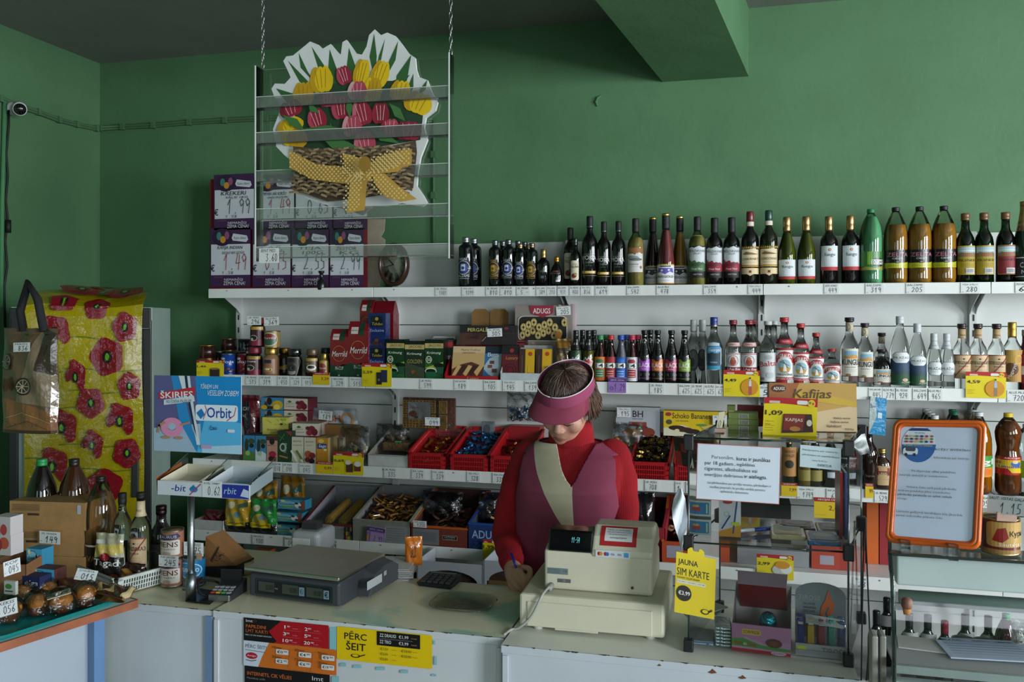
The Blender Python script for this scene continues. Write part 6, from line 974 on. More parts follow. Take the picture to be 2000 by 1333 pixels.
#  price tags on the shelf edges
NM=['KAF. JACOBS','VINS ZUPAS','SAL. MELNAIS','LIK. MOKA','DEGV. KUNGU','TĒJA ZĀĻU','ALUS PILS','ŠOK. LAIMA','BALZAMS','CEP. ADUGS']
SN=['top','second','third','fourth']
ALLG=[o for o in COL.objects if o.parent is None];_seen={};_s2={};LT=[]
def ptag(sh,px,num,extra='',w=27,nm=None):
 zt_,yf,lh=SH[sh];Y=yf-.004;x=Xat(px,Y);wd=w*tcam((x,Y))/FPX;h=lh*.9;i=int(px)
 g=G();g.box((0,0,h/2),(wd,.0008,h),'#d6dad8','paper')
 g.art([('i',.06,.72,.86,.92,nm or NM[i%10],'#2c3036'),('n',.30,.14,.9,.6,num,'#23272d',.12),('l',[(.05,.12),(.14,.12)],.02,'#50565c')],wd,h,front(wd,h,-.0006))
 LT.append((sh,x,num));r=num if len(num)<3 or not num.isdigit()else num[:-2]+'.'+num[-2:]
 near=[o for o in ALLG if o.parent is None and o.get('category')and o.get('category')not in('price tag','price card','shelving','sweet','biscuit','film')and abs(o.location.z-zt_+.01)<.03 and o.location.y<yf+.16]
 n_=min(near,key=lambda o:abs(o.location.x-x)+(.05 if o.name in _seen else 0));_seen[n_.name]=1
 ws=n_['label'].replace(',','').split()[:10]
 while ws[-1]in 'the of to with and a in on than next behind beside'.split():ws.pop()
 tag(g.build('price_tag',loc=(x,Y,zt_-lh+lh*.05)),'price tag %s%s under '%(r,['',' second',' third',' fourth',' fifth',' sixth',' seventh',' eighth'][min(7,_s2.get(n_.name,0))])+' '.join(ws),'price tag');_s2[n_.name]=_s2.get(n_.name,0)+1
for a in((863,'1481'),(915,'1099'),(962,'810','under gold balsam'),(990,'810','under blue balsam'),(1022,'5.-'),(1057,'389','',20),(1077,'210','',19),(1098,'931','',19),(1122,'400','',20),(1145,'856','',22),(1176,'619'),(1238,'542'),(1296,'478'),(1388,'359'),(1475,'449','near ornate wines'),(1624,'449','under dark fuego wine'),(1708,'319','',33),(1788,'205','',34),(1895,'280','',34),(1994,'6','',20)):ptag(0,*a)
for a in((447,'-','with scribble only'),(492,'515','under red lidded jar'),(519,'319'),(553,'450','',24),(577,'329','under black jar',22),(600,'415','',22),(661,'329','under shorter Merrild bag'),(695,'515','under taller Merrild bag'),(833,'599'),(900,'189'),(958,'105'),(995,'145'),(1038,'139'),(1283,'185'),(1338,'625','nearest cocktails',24),(1362,'625','second of four',24),(1386,'625','third of four',22),(1407,'625','nearest promo card',20),(1494,'5','',20),(1710,'445','',25),(1736,'279','',25),(1762,'924','',26),(1798,'649','',28),(1826,'465','',27),(1986,'720','',34)):ptag(1,*a)
for a in((540,'078','',24),(563,'090','',22),(597,'045'),(763,'335'),(817,'339','under first red basket'),(857,'339','under middle red basket'),(925,'328'),(975,'339','next to the shopkeeper sleeve'),(1273,'708'),(1325,'1','',12),(1352,'565','',24),(1575,'1749','',34),(1630,'634','',30),(1655,'71','',18),(1722,'529','',26),(1750,'2','by flask',20),(1922,'05','',22)):ptag(2,*a)
for a in((505,'100'),(568,'049'),(648,'339'),(1681,'28','',26)):ptag(3,*a)
def pc(sh,a,b,c,d,items,label,dy=.008,**k):return pcard(a,b,c,d,SH[sh][1]-dy,items,label,**k)
bp=lambda x,c1,c2:[('e',.72,.36,.24,.32,'#c98a10'),('r',.69,.08,.78,.4,c1),('r',.70,.4,.77,.6,c2),('r',.72,.6,.75,.7,c2),('r',.715,.68,.755,.74,'#16161a')]
pc(1,384,437,704,737,promo('1,49',[('r',.5,.0,.86,.5,'#2a1812'),('e',.68,.5,.18,.06,'#8a6a3c')]),'yellow and red promotion card 1,49 at the shelf end',name='promotion_card')
pc(1,707,765,710,756,promo('2,59',[('r',.5,.1,.68,.62,'#141a2c'),('r',.66,.2,.86,.72,'#1a2440'),('e',.58,.3,.04,.05,'#7a6a34')]),'yellow and red promotion card reading 2,59 with blue packs',name='promotion_card')
pc(1,1413,1484,724,775,promo('4,49',bp(0,'#a8544c','#c9cdd0')),'yellow and red 4,49 card below the burgundy capped spirits',name='promotion_card')
pc(1,1886,1965,727,778,promo('4,59',bp(0,'#8a7058','#9cb4c8')),'yellow and red 4,59 card below the beige labelled vodkas',name='promotion_card')
pc(2,651,710,884,928,promo('0,69',[('r',.44,.12,.66,.5,'#4a2c18'),('e',.5,.55,.1,.1,'#d6d0bc'),('r',.7,.18,.92,.45,'#6a2c20'),('e',.82,.5,.12,.12,'#d9d4c4')]),'yellow and red promotion card reading 0,69 below film bag',name='promotion_card')
pc(1,611,644,728,752,akc('3,29'),'small yellow tag reading 3,29 on the second shelf edge',name='promotion_tag')
pc(2,617,650,903,926,akc('0,99'),'small yellow tag reading 0,99 below the orange tea',name='promotion_tag')
pc(2,1526,1557,944,970,akc('7,99'),'small yellow tag reading 7,99 behind the glass case',name='promotion_tag')
pc(2,1690,1706,945,973,akc('99')[:3]+akc('99')[3:4],'narrow yellow tag behind the glass case edge',name='promotion_tag')
pc(2,1590,1648,973,1013,akc('2,49'),'dark yellow tag reading 2,49 hanging under the third shelf',name='promotion_tag')
pc(3,1478,1550,1084,1132,promo('2,99',[('e',.62,.4,.2,.2,'#b9b9b6'),('e',.8,.45,.16,.2,'#d9d9d6'),('e',.7,.6,.2,.16,'#c98a20')]),'yellow and red promotion card reading 2,99 behind glass',name='promotion_card')
pc(3,943,972,1055,1096,promo('1,99')[:4]+[('T',.05,.55,.75,.75,'1,99','#2a1420')],'yellow card reading 1,99 beside the shopkeeper elbow',name='promotion_card')
zc_=[('q',0,0,1,1,.06,'#8f6cb0'),('r',0,.72,1,.96,'#4c2a6c'),('T',.12,.78,.9,.92,'ZEMĀ CENA!','#c9b8d6')]
pc(1,1188,1223,738,768,zc_+[('n',.35,.14,.95,.6,'1.29','#4a2a5c',.12),('o',.2,.3,.1,.12,.03,'#5c3a7a')],'purple price card reading 1.29 under the 14 bottles',name='price_card')
pcard(715,750,1030,1061,3.975,zc_+[('q',.2,.05,.95,.66,.04,'#a68ab8'),('n',.4,.12,.9,.45,'2.99','#4a2a5c',.12),('p',[(.02,.1),(.12,.1),(.12,.5),(.02,.4)],'#c98a2c')],'tilted purple price card reading 2.99 on the grey biscuit box',tx=.1)
for a in((483,510,618,635,4.05,'296','propped on the red lidded jars',0),(516,545,620,636,4.05,'369','propped on the gold tin',-.05),(952,981,642,658,4.05,'305','stuck on the dark PERGALE box',-.05),(1087,1115,599,616,4.24,'205','stuck on the Adugs biscuit box',-.06),(622,648,803,821,4.16,'189','stuck on the silver BH pack',.08),(830,859,816,832,4.21,'099','stuck on the waffle pack',0),(807,833,1018,1031,3.975,'1250','on the rim of the orange box',0),(1205,1232,797,815,4.28,'195','stuck on the grey BH cake box',0),(1392,1420,812,830,4.26,'0','stuck on the Schoko Bananen box',0)):
 pcard(a[0],a[1],a[2],a[3],a[4],hand(a[5],NM[a[0]%10]),'white price card reading %s %s'%(a[5]if len(a[5])<3 else a[5][:-2]+'.'+a[5][-2:],a[6]),tx=a[7])
#  on top of the shelves: posters, clock, boards
Yp=4.26
def sheet(col,row,num,l1,l2,dx=0):
 x0=[418,500,576,650][col]-(0 if row==0 else 7);x1=x0+[78,74,72,66][col];y0=342 if row==0 else 446
 a,b=Xat(x0,Yp),Xat(x1,Yp);zt_,zb_=atY(x0,y0,Yp).z,atY(x0,y0+(108 if row==0 else 115),Yp).z
 w,h=b-a,zt_-zb_
 it=[('r',0,0,1,1,'#3a1c46'),('r',.02,.2,1,.72,'#c6cbd2'),('e',.3,.84,.26,.15,'#2a1434'),('e',.22,.86,.06,.07,'#3c7a70'),('e',.32,.8,.07,.06,'#c98a2c'),('e',.42,.87,.06,.07,'#8a4a74'),('p',[(.54,.82),(.58,.9),(.92,.86),(.95,.79),(.9,.75),(.57,.78)],'#c9ced6'),('t',.6,.8,.9,.85,'Katru dienu!','#22242c'),('i',.18,.62,.8,.69,l1,'#33363c'),('i',.3,.55,.85,.61,l2,'#33363c'),('n',.34,.29,.94,.55,num,'#9c2a24' if num in('1.49','0.15')else '#2a2c34',.10),('T',.02,.26,.12,.38,'€','#22242c'),('n',.3,.215,.6,.26,'1.58','#444',.1),('T',.36,.1,.82,.155,'NEMAINĪGI','#d9d6de'),('T',.34,.03,.88,.09,'ZEMA CENA!','#d9d6de'),('t',.1,.15,.32,.18,'IKDIENAS','#7a4a5c')]
 g=G();g.box((0,.0004,h/2),(w,.0008,h),'#3a1c46','paper');g.art(it,w,h,front(w,h,-.0002))
 o=g.build('price_poster',loc=((a+b)/2,Yp+.002*col+.004*row*0,zb_));o.rotation_euler.y=0
 return tag(o,'purple and white price poster reading %s, column %s of the %s row'%(num,['one','two','three','four'][col],['upper','lower'][row]),'poster')
for c_,r_,n_,a_,b_ in((0,0,'1.99','KREKERI','SĀĻIE 1KG'),(1,0,'1.49','PIPARI AR KIRŠU','GARŠU PILDĪJUMU'),(2,0,'0.65','AVENES','VEĢ.'),(3,0,'0.99','SIERS','KG'),(0,1,'1.49','KAFIJA INDIAN','INSTANT NEW SĀSTĀVS'),(1,1,'0.15','KAF.','ZMO'),(2,1,'2.55','TĒJA','100G'),(3,1,'2.99','ŽESTOR','KG')):sheet(c_,r_,n_,a_,b_)
x0,x1=Xat(409,4.28),Xat(716,4.28);zt_=atY(560,344,4.28).z
tag(G().box(((x0+x1)/2,4.29,(Z1+zt_)/2+.001),(x1-x0,.008,zt_-Z1),'#7c1424','card').build('poster_board'),'dark red edged board behind the purple price posters','board')
g=G();P=[(715,562),(715,428),(752,428),(750,452),(744,462),(752,468),(750,520),(740,560)]
v=[atY(a,b,4.38)for a,b in P];n=len(v);g.add([tuple(p)for p in v]+[tuple(p+Vector((0,.006,0)))for p in v],[tuple(range(n)),tuple(range(2*n-1,n-1,-1))]+[(i,i+n,(i+1)%n+n,(i+1)%n)for i in range(n)],'#a89c88','card')
tag(g.build('cardboard_sheet'),'torn cream cardboard sheet between the posters and the clock','cardboard')
cx=atY(767,517,4.22);R=43*tcam(cx)/FPX;ck=thing('wall_clock','oval brown framed clock leaning behind the hanging rack','clock',(cx.x,4.24,cx.z),-.2)
M=Matrix.Rotation(pi/2,4,'X')@Matrix.Diagonal((.78,1,1,1))
g=G();g.lathe([(R*.80,.0),(R*.80,.012),(R*.86,.024),(R*.95,.022),(R,.008),(R*.98,-.012),(R*.8,-.012)],'#38241a','gloss',seg=40,M=M);g.build('frame',ck)
g=G();g.lathe([(0,.004),(R*.82,.004)],'#a8a894','paper',seg=40,M=M)
for k in range(12):
 a=pi/2-2*pi*(k+1)/12;t,w_=str(k+1),.010*len(str(k+1));xx,zz=R*.64*.78*cos(a),R*.64*sin(a)
 g.art([('t',0,0,1,1,t,'#26241f')],w_,.016,front(w_,.016,-.0055,zz-.008,xx))
for a,l_,th in((2.4,.3,.05),(3.35,.5,.035)):
 g.art([('l',[(0,0),(l_*cos(a),l_*sin(a))],th,'#1c1a18')],R,R,lambda p,q,o:(p,-.0065-o,q))
g.build('dial',ck)
z_=Z1;kx=Xat(626,4.15);g=G();g.lathe([(.022,0),(.024,.004),(.024,.045),(.010,.06),(.010,.085),(.016,.092),(.016,.1),(0,.1)],'#141416','gloss',seg=20)
tag(g.build('small_vase',loc=(kx,4.16,z_)),'small black bottle shaped vase standing before the purple posters','vase')
#  hanging acrylic rack with the tulip picture
A=atT(510,128,2.80);Bq=atT(884,116,2.66);Cq=atT(510,512,2.80);ang=atan2(Bq.y-A.y,Bq.x-A.x);wr=sqrt((Bq.x-A.x)**2+(Bq.y-A.y)**2)
zb_=Cq.z;hr=(A.z+Bq.z)/2-zb_
hk=thing('hanging_rack','clear acrylic leaflet rack hanging on chains above the counter','display rack',(A.x,A.y,zb_),ang)
g=G();g.box((wr/2,.012,hr/2),(wr,.003,hr),'#fafbfa','acrylic');g.build('back_sheet',hk)
for x in(0,wr):
 g=G();g.box((x,-.012,hr/2),(.003,.05,hr),'#fafbfa','acrylic');g.box((x,-.037,hr/2),(.004,.003,hr),'#c4ccc6','gloss');g.build('side_strip',hk)
for k,py in enumerate((200,270,345,420,495)):
 zz=(512-py)/384*hr;g=G()
 g.box((wr/2,-.030,zz),(wr,.002,.034),'#f4f6f4','haze');g.box((wr/2,-.010,zz-.016),(wr,.038,.002),'#f4f6f4','haze');g.box((wr/2,-.0305,zz+.018),(wr,.004,.0016),'#cfd6cf','gloss');g.box((wr/2,-.0305,zz-.018),(wr,.003,.0012),'#9aa39a','glass');g.build('pocket',hk)
for x in(.006,wr-.006):
 p=hk.matrix_basis@Vector((x,0,hr));ch=thing('hanging_chain','thin steel chain holding the acrylic rack, %s'%('poster end' if x<.1 else 'bottle end'),'chain',p)
 n=int((ZC-p.z)/.019);lk=None
 for k in range(n):
  if lk is None:
   g=G();pts=[(.0045*cos(t*pi/6),0,.0125*sin(t*pi/6))for t in range(13)];g.tube(pts,.0013,'#a0a5a2','metal',6,cap=False);lk=g.build('chain_link',ch)
   q=lk
  else:q=lk.copy();COL.objects.link(q);q.parent=ch
  q.location=(0,0,.012+k*.019);q.rotation_euler=(0,0,(k%2)*pi/2)
def px2(p):return((p[0]-535)/325.0,(415-p[1])/350.0)
def pp(L,c):return('p',[px2(p)for p in L],c)
out=[(557,117),(563,108),(577,107),(592,96),(611,82),(628,90),(636,98),(652,90),(666,107),(672,112),(675,88),(683,84),(702,112),(713,115),(722,100),(727,78),(738,68),(750,80),(762,76),(778,84),(790,100),(802,118),(815,128),(817,150),(822,165),(838,172),(846,195),(857,215),(853,230),(835,243),(832,262),(838,285),(825,318),(820,345),(818,372),(830,390),(838,405),(828,412),(790,404),(760,410),(735,408),(712,425),(690,415),(650,405),(610,392),(585,378),(578,350),(575,315),(560,303),(543,285),(536,250),(548,220),(552,205),(540,190),(533,170),(540,160),(560,162),(572,150),(567,138)]
it=[pp(out,'#cfd3d0')]
def leaf(a,b,c,d,col='#2c5a2c'):it.append(pp([a,b,c,d],col))
for q in(((566,116),(612,165),(632,190),(590,160)),((588,102),(606,140),(625,170),(592,132)),((614,92),(645,140),(662,180),(635,160)),((650,100),(668,150),(676,185),(645,165)),((688,100),(702,140),(700,190),(682,150)),((737,76),(742,120),(738,170),(728,120)),((758,88),(746,120),(738,165),(748,140)),((783,94),(778,130),(758,165),(766,130)),((808,122),(800,170),(778,200),(780,160)),((805,160),(785,190),(760,210),(770,170)),((543,170),(585,185),(600,205),(565,200)),((812,158),(812,185),(795,220),(803,180)),((838,172),(835,190),(822,200),(825,188))):leaf(*q)
it.append(pp([(585,200),(620,170),(700,165),(780,170),(815,210),(830,240),(825,285),(700,300),(600,290),(578,255)],'#1f3d22'))
def tul(x,y,rx,ry,c,c2,tilt=0):
 for dx_,s_,cc in((-.45,.62,c2),(.45,.62,c),(0,.62,c)):
  P=[]
  for k in range(14):
   a=2*pi*k/14;u=rx*(dx_+s_*cos(a)*(1-.35*max(0,sin(a))));v=ry*sin(a);P.append((x+u*cos(tilt)-v*sin(tilt),y-(u*sin(tilt)+v*cos(tilt))))
  it.append(pp(P,cc))
def shade(x,y,rx,ry,tl,c):
 for k in(-1,0,1):it.append(('l',[px2((x+(k*rx*.38+q*k*rx*.1)*cos(tl)-(q*ry*.8)*sin(tl),y-((k*rx*.38)*sin(tl)+q*ry*.8*cos(tl))))for q in(-.8,-.2,.4,.9)],.004,c))
Y_,Y2_,R_,R2_='#d6b40c','#b8900a','#8c1830','#a83c50'
for a in((598,185,20,24,Y2_,Y2_),(634,158,22,26,Y_,Y2_,.1),(713,150,15,26,Y_,Y2_,-.2),(749,155,17,26,Y_,Y2_,-.3),(735,185,17,24,Y2_,Y_,-.1),(788,190,19,20,Y_,Y2_,-.2),(822,215,26,20,Y_,Y2_,-.4),(573,246,26,15,Y_,Y2_,.3),(582,270,26,18,Y2_,Y_,-.2),(680,154,14,18,R_,R2_,.3),(706,185,18,18,R2_,'#c9a0a0'),(648,200,16,14,R2_,R_),(575,213,22,16,R_,'#6a1024',.3),(675,215,18,24,R_,R2_,.1),(628,236,18,20,R_,R2_,.3),(716,230,18,24,R_,'#b86070',.25),(752,232,16,20,'#7a1428',R_),(697,253,18,20,R2_,'#c98a94',.1),(770,262,18,18,R2_,R_),(805,268,24,18,R_,'#701228',-.1),(722,288,20,22,R2_,'#b86472',.2)):
 tul(*a);shade(a[0],a[1],a[2],a[3],a[6]if len(a)>6 else 0,'#a87a08' if a[4]in(Y_,Y2_)else '#d0a0a4')
for q in(((600,255),(640,268),(690,262),(650,250)),((655,245),(668,272),(690,285),(660,280)),((735,262),(752,285),(790,292),(760,270)),((560,225),(590,235),(608,262),(575,245)),((690,200),(700,215),(694,240),(686,220)),((770,215),(790,225),(800,250),(780,240)),((640,275),(690,284),(716,300),(660,296)),((612,205),(628,215),(634,226),(616,222))):leaf(*q,'#3a6a34')
it.append(pp([(582,288),(640,296),(700,300),(760,298),(820,288),(822,310),(815,378),(760,388),(712,394),(650,398),(588,374)],'#4a3c2c'))
for r0 in range(15):
 y0=297+r0*7
 for c0 in range(24):
  x0_=586+c0*9.8+(r0%2)*4.9
  if x0_<812 and y0+(8 if x0_<640 else 0)<390:it.append(('l',[px2((x0_,y0)),px2((x0_+7.5,y0+(3 if(c0+r0)%2 else-1)))],.012,['#7a6548','#94805c','#5c4a34'][(r0+c0)%3]))
rib=[[(585,300),(640,330),(700,338),(745,336),(745,366),(690,368),(630,358),(587,334)],[(745,330),(790,312),(820,308),(820,338),(790,344),(745,352)],[(690,310),(735,325),(740,345),(732,362),(696,352)],[(752,322),(795,312),(815,330),(795,350),(752,352)],[(705,360),(738,352),(732,420),(698,424)],[(745,352),(770,352),(800,380),(830,402),(800,406),(770,396),(752,372)]]
for L in rib:it.append(pp(L,'#b08c3c'))
def inside(P,x,y):
 c=False
 for i in range(len(P)):
  (x1_,y1_),(x2_,y2_)=P[i],P[i-1]
  if(y1_>y)!=(y2_>y)and x<(x2_-x1_)*(y-y1_)/(y2_-y1_)+x1_:c=not c
 return c
for L in rib:
 for i in range(60):
  for j in range(28):
   x_,y_=584+i*4.2,302+j*4.4
   if(i+j)%2==0 and inside(L,x_,y_):it.append(pp([(x_-1.5,y_-1.6),(x_+1.5,y_-1.6),(x_+1.5,y_+1.6),(x_-1.5,y_+1.6)],'#d0b878'))
it.append(('e',)+px2((744,338))+(.035,.04,'#8c6a24'))
lx=lambda px:wr*(px-510)/374;lz=lambda py:hr*(512-py)/384
w_,h_=lx(860)-lx(535),lz(65)-lz(415)
it=[i for i in it]
g=G();u0,v0=lx(535),lz(415)
for poly,c,L in art_polys(it,w_,h_):g.add([(u0+p[0],-(.00012*L),v0+p[1])for p in poly],[tuple(range(len(poly)))],c,'paper')
n=len(out);bk=[((px2(p)[0]*w_+u0),.012,px2(p)[1]*h_+v0)for p in out];fr_=[(a,0,b)for a,_,b in bk]
for t in tessellate_polygon([[Vector((p[0],p[2],0))for p in bk]]):g.add([bk[i]for i in t],[(0,1,2)],'#b8bbb8','paper')
for i in range(n):j=(i+1)%n;g.add([fr_[i],fr_[j],bk[j],bk[i]],[(0,1,2,3)],'#c9ccc9','paper')
o=g.build('tulip_picture',loc=(A.x,A.y,zb_),rz=ang);o.location+=Vector((-sin(ang),cos(ang),0))*(-.006)
tag(o,'cut-out picture of yellow and red tulips in a wicker basket, hanging in the acrylic rack','picture')
pcq=G();w_,h_=lx(560)-lx(520),lz(487)-lz(516);pcq.box((0,0,h_/2),(w_,.001,h_),'#d0d4d2','paper');pcq.art(hand('360','BENT MED.')[:1]+[('n',.35,.12,.95,.62,'3.60','#17191c',.14)],w_,h_,front(w_,h_,-.0006))
o=pcq.build('price_card',loc=(A.x+cos(ang)*lx(540),A.y+sin(ang)*lx(540)-.042,zb_+lz(516)),rz=ang);tag(o,'white price card reading 3.60 clipped to the hanging rack corner','price card')
#  the shopkeeper
def H(px,py,Y):return atY(px,py,Y)
def rname(n,*objs):pass
def remesh(o,vox,sm=6):
 r=o.modifiers.new('remesh','REMESH');r.mode='VOXEL';r.voxel_size=vox;r.use_smooth_shade=True
 if sm:k=o.modifiers.new('smooth','SMOOTH');k.iterations=sm;k.factor=.5
 return o
def plain(name,col,rough,bump=0,bs=100,wave=None,sss=0):
 def b(N,L,P):
  tc=N.new('ShaderNodeTexCoord');nz=N.new('ShaderNodeTexNoise');nz.inputs['Scale'].default_value=14;nz.inputs['Detail'].default_value=5
  L.new(tc.outputs['Object'],nz.inputs['Vector']);r=N.new('ShaderNodeValToRGB');r.color_ramp.elements[0].position=.3;r.color_ramp.elements[1].position=.7
  c=lin(col);r.color_ramp.elements[0].color=tuple(k*.82 for k in c[:3])+(1,);r.color_ramp.elements[1].color=tuple(min(1,k*1.12)for k in c[:3])+(1,)
  L.new(nz.outputs[0],r.inputs[0]);L.new(r.outputs[0],P.inputs['Base Color']);P.inputs['Roughness'].default_value=rough
  if sss:P.inputs['Subsurface Weight'].default_value=sss;P.inputs['Subsurface Radius'].default_value=(.02,.008,.004)
  w=N.new('ShaderNodeTexWave' if wave else 'ShaderNodeTexNoise')
  if wave:w.wave_type='BANDS';w.bands_direction='X';w.inputs['Scale'].default_value=wave;w.inputs['Distortion'].default_value=1.2;w.inputs['Detail Scale'].default_value=.4
  else:w.inputs['Scale'].default_value=bs
  L.new(tc.outputs['Object'],w.inputs['Vector']);bp=N.new('ShaderNodeBump');bp.inputs['Strength'].default_value=bump;bp.inputs['Distance'].default_value=.006
  L.new(w.outputs[1 if wave else 0],bp.inputs['Height']);L.new(bp.outputs[0],P.inputs['Normal'])
 return node_mat(name,b)
plain('skin_tone','#cf9a86',.5,.12,160,sss=.12);plain('red_knit','#a00c1c',.92,.4,wave=85);plain('brown_hair','#33221a',.42,.5,220);plain('dark_trousers','#1c1c22',.8,.2)
PX0=H(1110,900,3.0);per=thing('person','shopkeeper in maroon visor, red sweater and maroon and cream vest, writing with a pen','person',(PX0.x,3.0,0))
PO=Vector((PX0.x,3.0,0))
def loc_(p):return Vector(p)-PO
zq=lambda py,t=3.05:EYE-(py-HY)*t/FPX
TOR=[(.60,1105,3.06,.175,.125),(.70,1104,3.05,.175,.125),(.82,1102,3.03,.162,.118),(.93,1104,3.01,.158,.115),(1.03,1110,2.985,.166,.125),(1.11,1114,2.97,.174,.130),(1.17,1117,2.97,.178,.118),(1.215,1118,2.98,.172,.098),(1.245,1116,2.99,.135,.082),(1.268,1113,2.985,.085,.068),(1.29,1111,2.98,.06,.06)]
def tor(z):
 for a,b in zip(TOR,TOR[1:]):
  if a[0]<=z<=b[0]:
   f=(z-a[0])/(b[0]-a[0]);f=f*f*(3-2*f)if False else f;return[a[k]+(b[k]-a[k])*f for k in range(5)]
 return list(TOR[-1]if z>TOR[0][0]else TOR[0])
def tpt(z,th,k=0.0):
 _,px,cy,rx,ry=tor(z);c,s=cos(th),sin(th);e=.82
 return Vector((Xat(px,cy)+(rx+k)*math.copysign(abs(c)**e,c),cy+(ry+k)*math.copysign(abs(s)**e,s),z))-PO
def loft(g,k,z0,z1,n=30,seg=40,m='skin_tone'):
 g.sheet(seg,n,lambda u,v:tpt(z0+(z1-z0)*v,2*pi*u,k),'#fff',m)
 g.add([tpt(z0,2*pi*i/seg,k)for i in range(seg)],[tuple(range(seg))[::-1]],'#fff',m);g.add([tpt(z1,2*pi*i/seg,k)for i in range(seg)],[tuple(range(seg))],'#fff',m)
ARMR=[H(1036,893,3.0),H(1010,955,3.01),H(991,1035,2.99),H(996,1078,2.90),H(1001,1108,2.83)]
ARML=[H(1196,893,3.0),H(1212,950,3.0),H(1212,1045,2.97),H(1170,1110,2.86),H(1100,1140,2.80)]
RA=[.058,.056,.050,.044,.034]
def spl(P,n=5):
 out=[]
 for i in range(len(P)-1):
  a,b,c,d=Vector(P[max(0,i-1)]),Vector(P[i]),Vector(P[i+1]),Vector(P[min(len(P)-1,i+2)])
  for k in range(n):t=k/n;out.append(.5*((2*b)+(c-a)*t+(2*a-5*b+4*c-d)*t*t+(3*b-a-3*c+d)*t**3))
 return out+[Vector(P[-1])]
def lerp_r(R,n=5):return[R[i]+(R[i+1]-R[i])*k/n for i in range(len(R)-1)for k in range(n)]+[R[-1]]
HC=H(1107,794,2.93);HM=Matrix.Translation(HC-PO)@Matrix.Rotation(radians(-6),4,'Z')@Matrix.Rotation(radians(5),4,'Y')@Matrix.Rotation(radians(32),4,'X')@Matrix.Scale(1.05,4)
g=G();M_='skin_tone'
loft(g,-.012,.60,1.26)
def lv(p):return HM@Vector(p)
nk=[tpt(1.22,0)*0+loc_((tpt(1.22,0)+PO+tpt(1.22,pi)+PO)/2),lv((0,.02,-.05))]
g.tube([nk[0],nk[0].lerp(nk[1],.5),nk[1]],[.062,.056,.054],'#fff',M_,20)
for c,r in(((0,.012,.03),(.074,.093,.088)),((0,-.022,-.03),(.066,.070,.068)),((0,-.043,-.068),(.053,.042,.038)),((0,-.066,-.088),(.030,.022,.019)),((.036,-.056,-.022),(.030,.030,.032)),((-.036,-.056,-.022),(.030,.030,.032)),((0,-.066,.042),(.050,.022,.030)),((0,-.080,-.050),(.026,.014,.014)),((0,-.088,-.058),(.016,.008,.005)),((0,-.086,-.066),(.014,.008,.005)),((.031,-.076,.002),(.016,.012,.010)),((-.031,-.076,.002),(.016,.012,.010)),((.076,.008,-.008),(.010,.018,.030)),((-.076,.008,-.008),(.010,.018,.030)),((.011,-.098,-.028),(.009,.009,.007)),((-.011,-.098,-.028),(.009,.009,.007))):
 g.ball(c,r,'#fff',M_,14,HM)
g.tube([lv(p)for p in((0,-.078,.026),(0,-.094,.004),(0,-.108,-.018),(0,-.104,-.028))],[.009,.010,.013,.010],'#fff',M_,12)
for A_,R_2 in((ARMR,RA),(ARML,RA)):g.tube([loc_(p)for p in spl(A_)],[r*.82 for r in lerp_r(R_2)],'#fff',M_,18)
def fingers(wr,palm,fs,rr=.0088):
 g.tube([loc_(H(*p))for p in wr],[.029,.031,.030,.024],'#fff',M_,16)
 for c,r in palm:g.ball(loc_(H(*c)),r,'#fff',M_,12)
 for f in fs:
  P=spl([loc_(H(*p))for p in f[:-1]],4);k=f[-1];n=len(P);g.tube(P,[rr*k*(1.12-.28*i/n)for i in range(n)],'#fff',M_,10);g.ball(P[-1],rr*k*.86,'#fff',M_,8)
fingers([(1001,1106,2.84),(1002,1114,2.82),(1003,1124,2.80),(1006,1134,2.79)],[((1003,1127,2.795),(.026,.03,.030))],[[(1004,1112,2.79),(1016,1117,2.755),(1023,1130,2.735),(1025,1143,2.73),1.12],[(1000,1120,2.785),(1011,1130,2.75),(1019,1142,2.735),(1024,1149,2.735),1.1],[(997,1129,2.785),(1005,1141,2.755),(1013,1149,2.745),(1019,1152,2.75),1.05],[(994,1136,2.79),(999,1148,2.765),(1006,1153,2.76),(1011,1154,2.765),.95],[(1010,1112,2.81),(1022,1109,2.79),(1034,1113,2.765),(1035,1126,2.745),(1029,1139,2.735),1.18]])
fingers([(1100,1140,2.80),(1090,1142,2.79),(1080,1144,2.785),(1074,1146,2.78)],[((1078,1145,2.785),(.03,.03,.014))],[[(1074,1141,2.80),(1065,1143,2.80),(1055,1149,2.80),1.1],[(1073,1145,2.785),(1063,1148,2.78),(1052,1152,2.78),1.1],[(1074,1148,2.77),(1064,1152,2.765),(1055,1155,2.765),1.05],[(1076,1150,2.76),(1068,1154,2.75),(1061,1157,2.75),.95],[(1080,1138,2.80),(1072,1135,2.80),(1065,1138,2.79),1.15]])
for sx in(-1,1):g.tube([(.08*sx,.06,.66),(.09*sx,.06,.40),(.095*sx,.08,.08)],[.08,.055,.04],'#fff',M_,16)
remesh(g.build('body',per),.0042,5)
g=G()
for sx in(-1,1):g.tube([lv((sx*.016,-.0885,-.003)),lv((sx*.030,-.0895,-.0065)),lv((sx*.046,-.080,-.003))],[.0012,.0017,.0012],'#2a1814','hair',6)
g.build('eyelashes',per);g=G()
for sx in(-1,1):g.tube([lv((sx*.014,-.0875,.026)),lv((sx*.030,-.0885,.032)),lv((sx*.050,-.076,.027))],[.002,.003,.0015],'#4a2f22','hair',6)
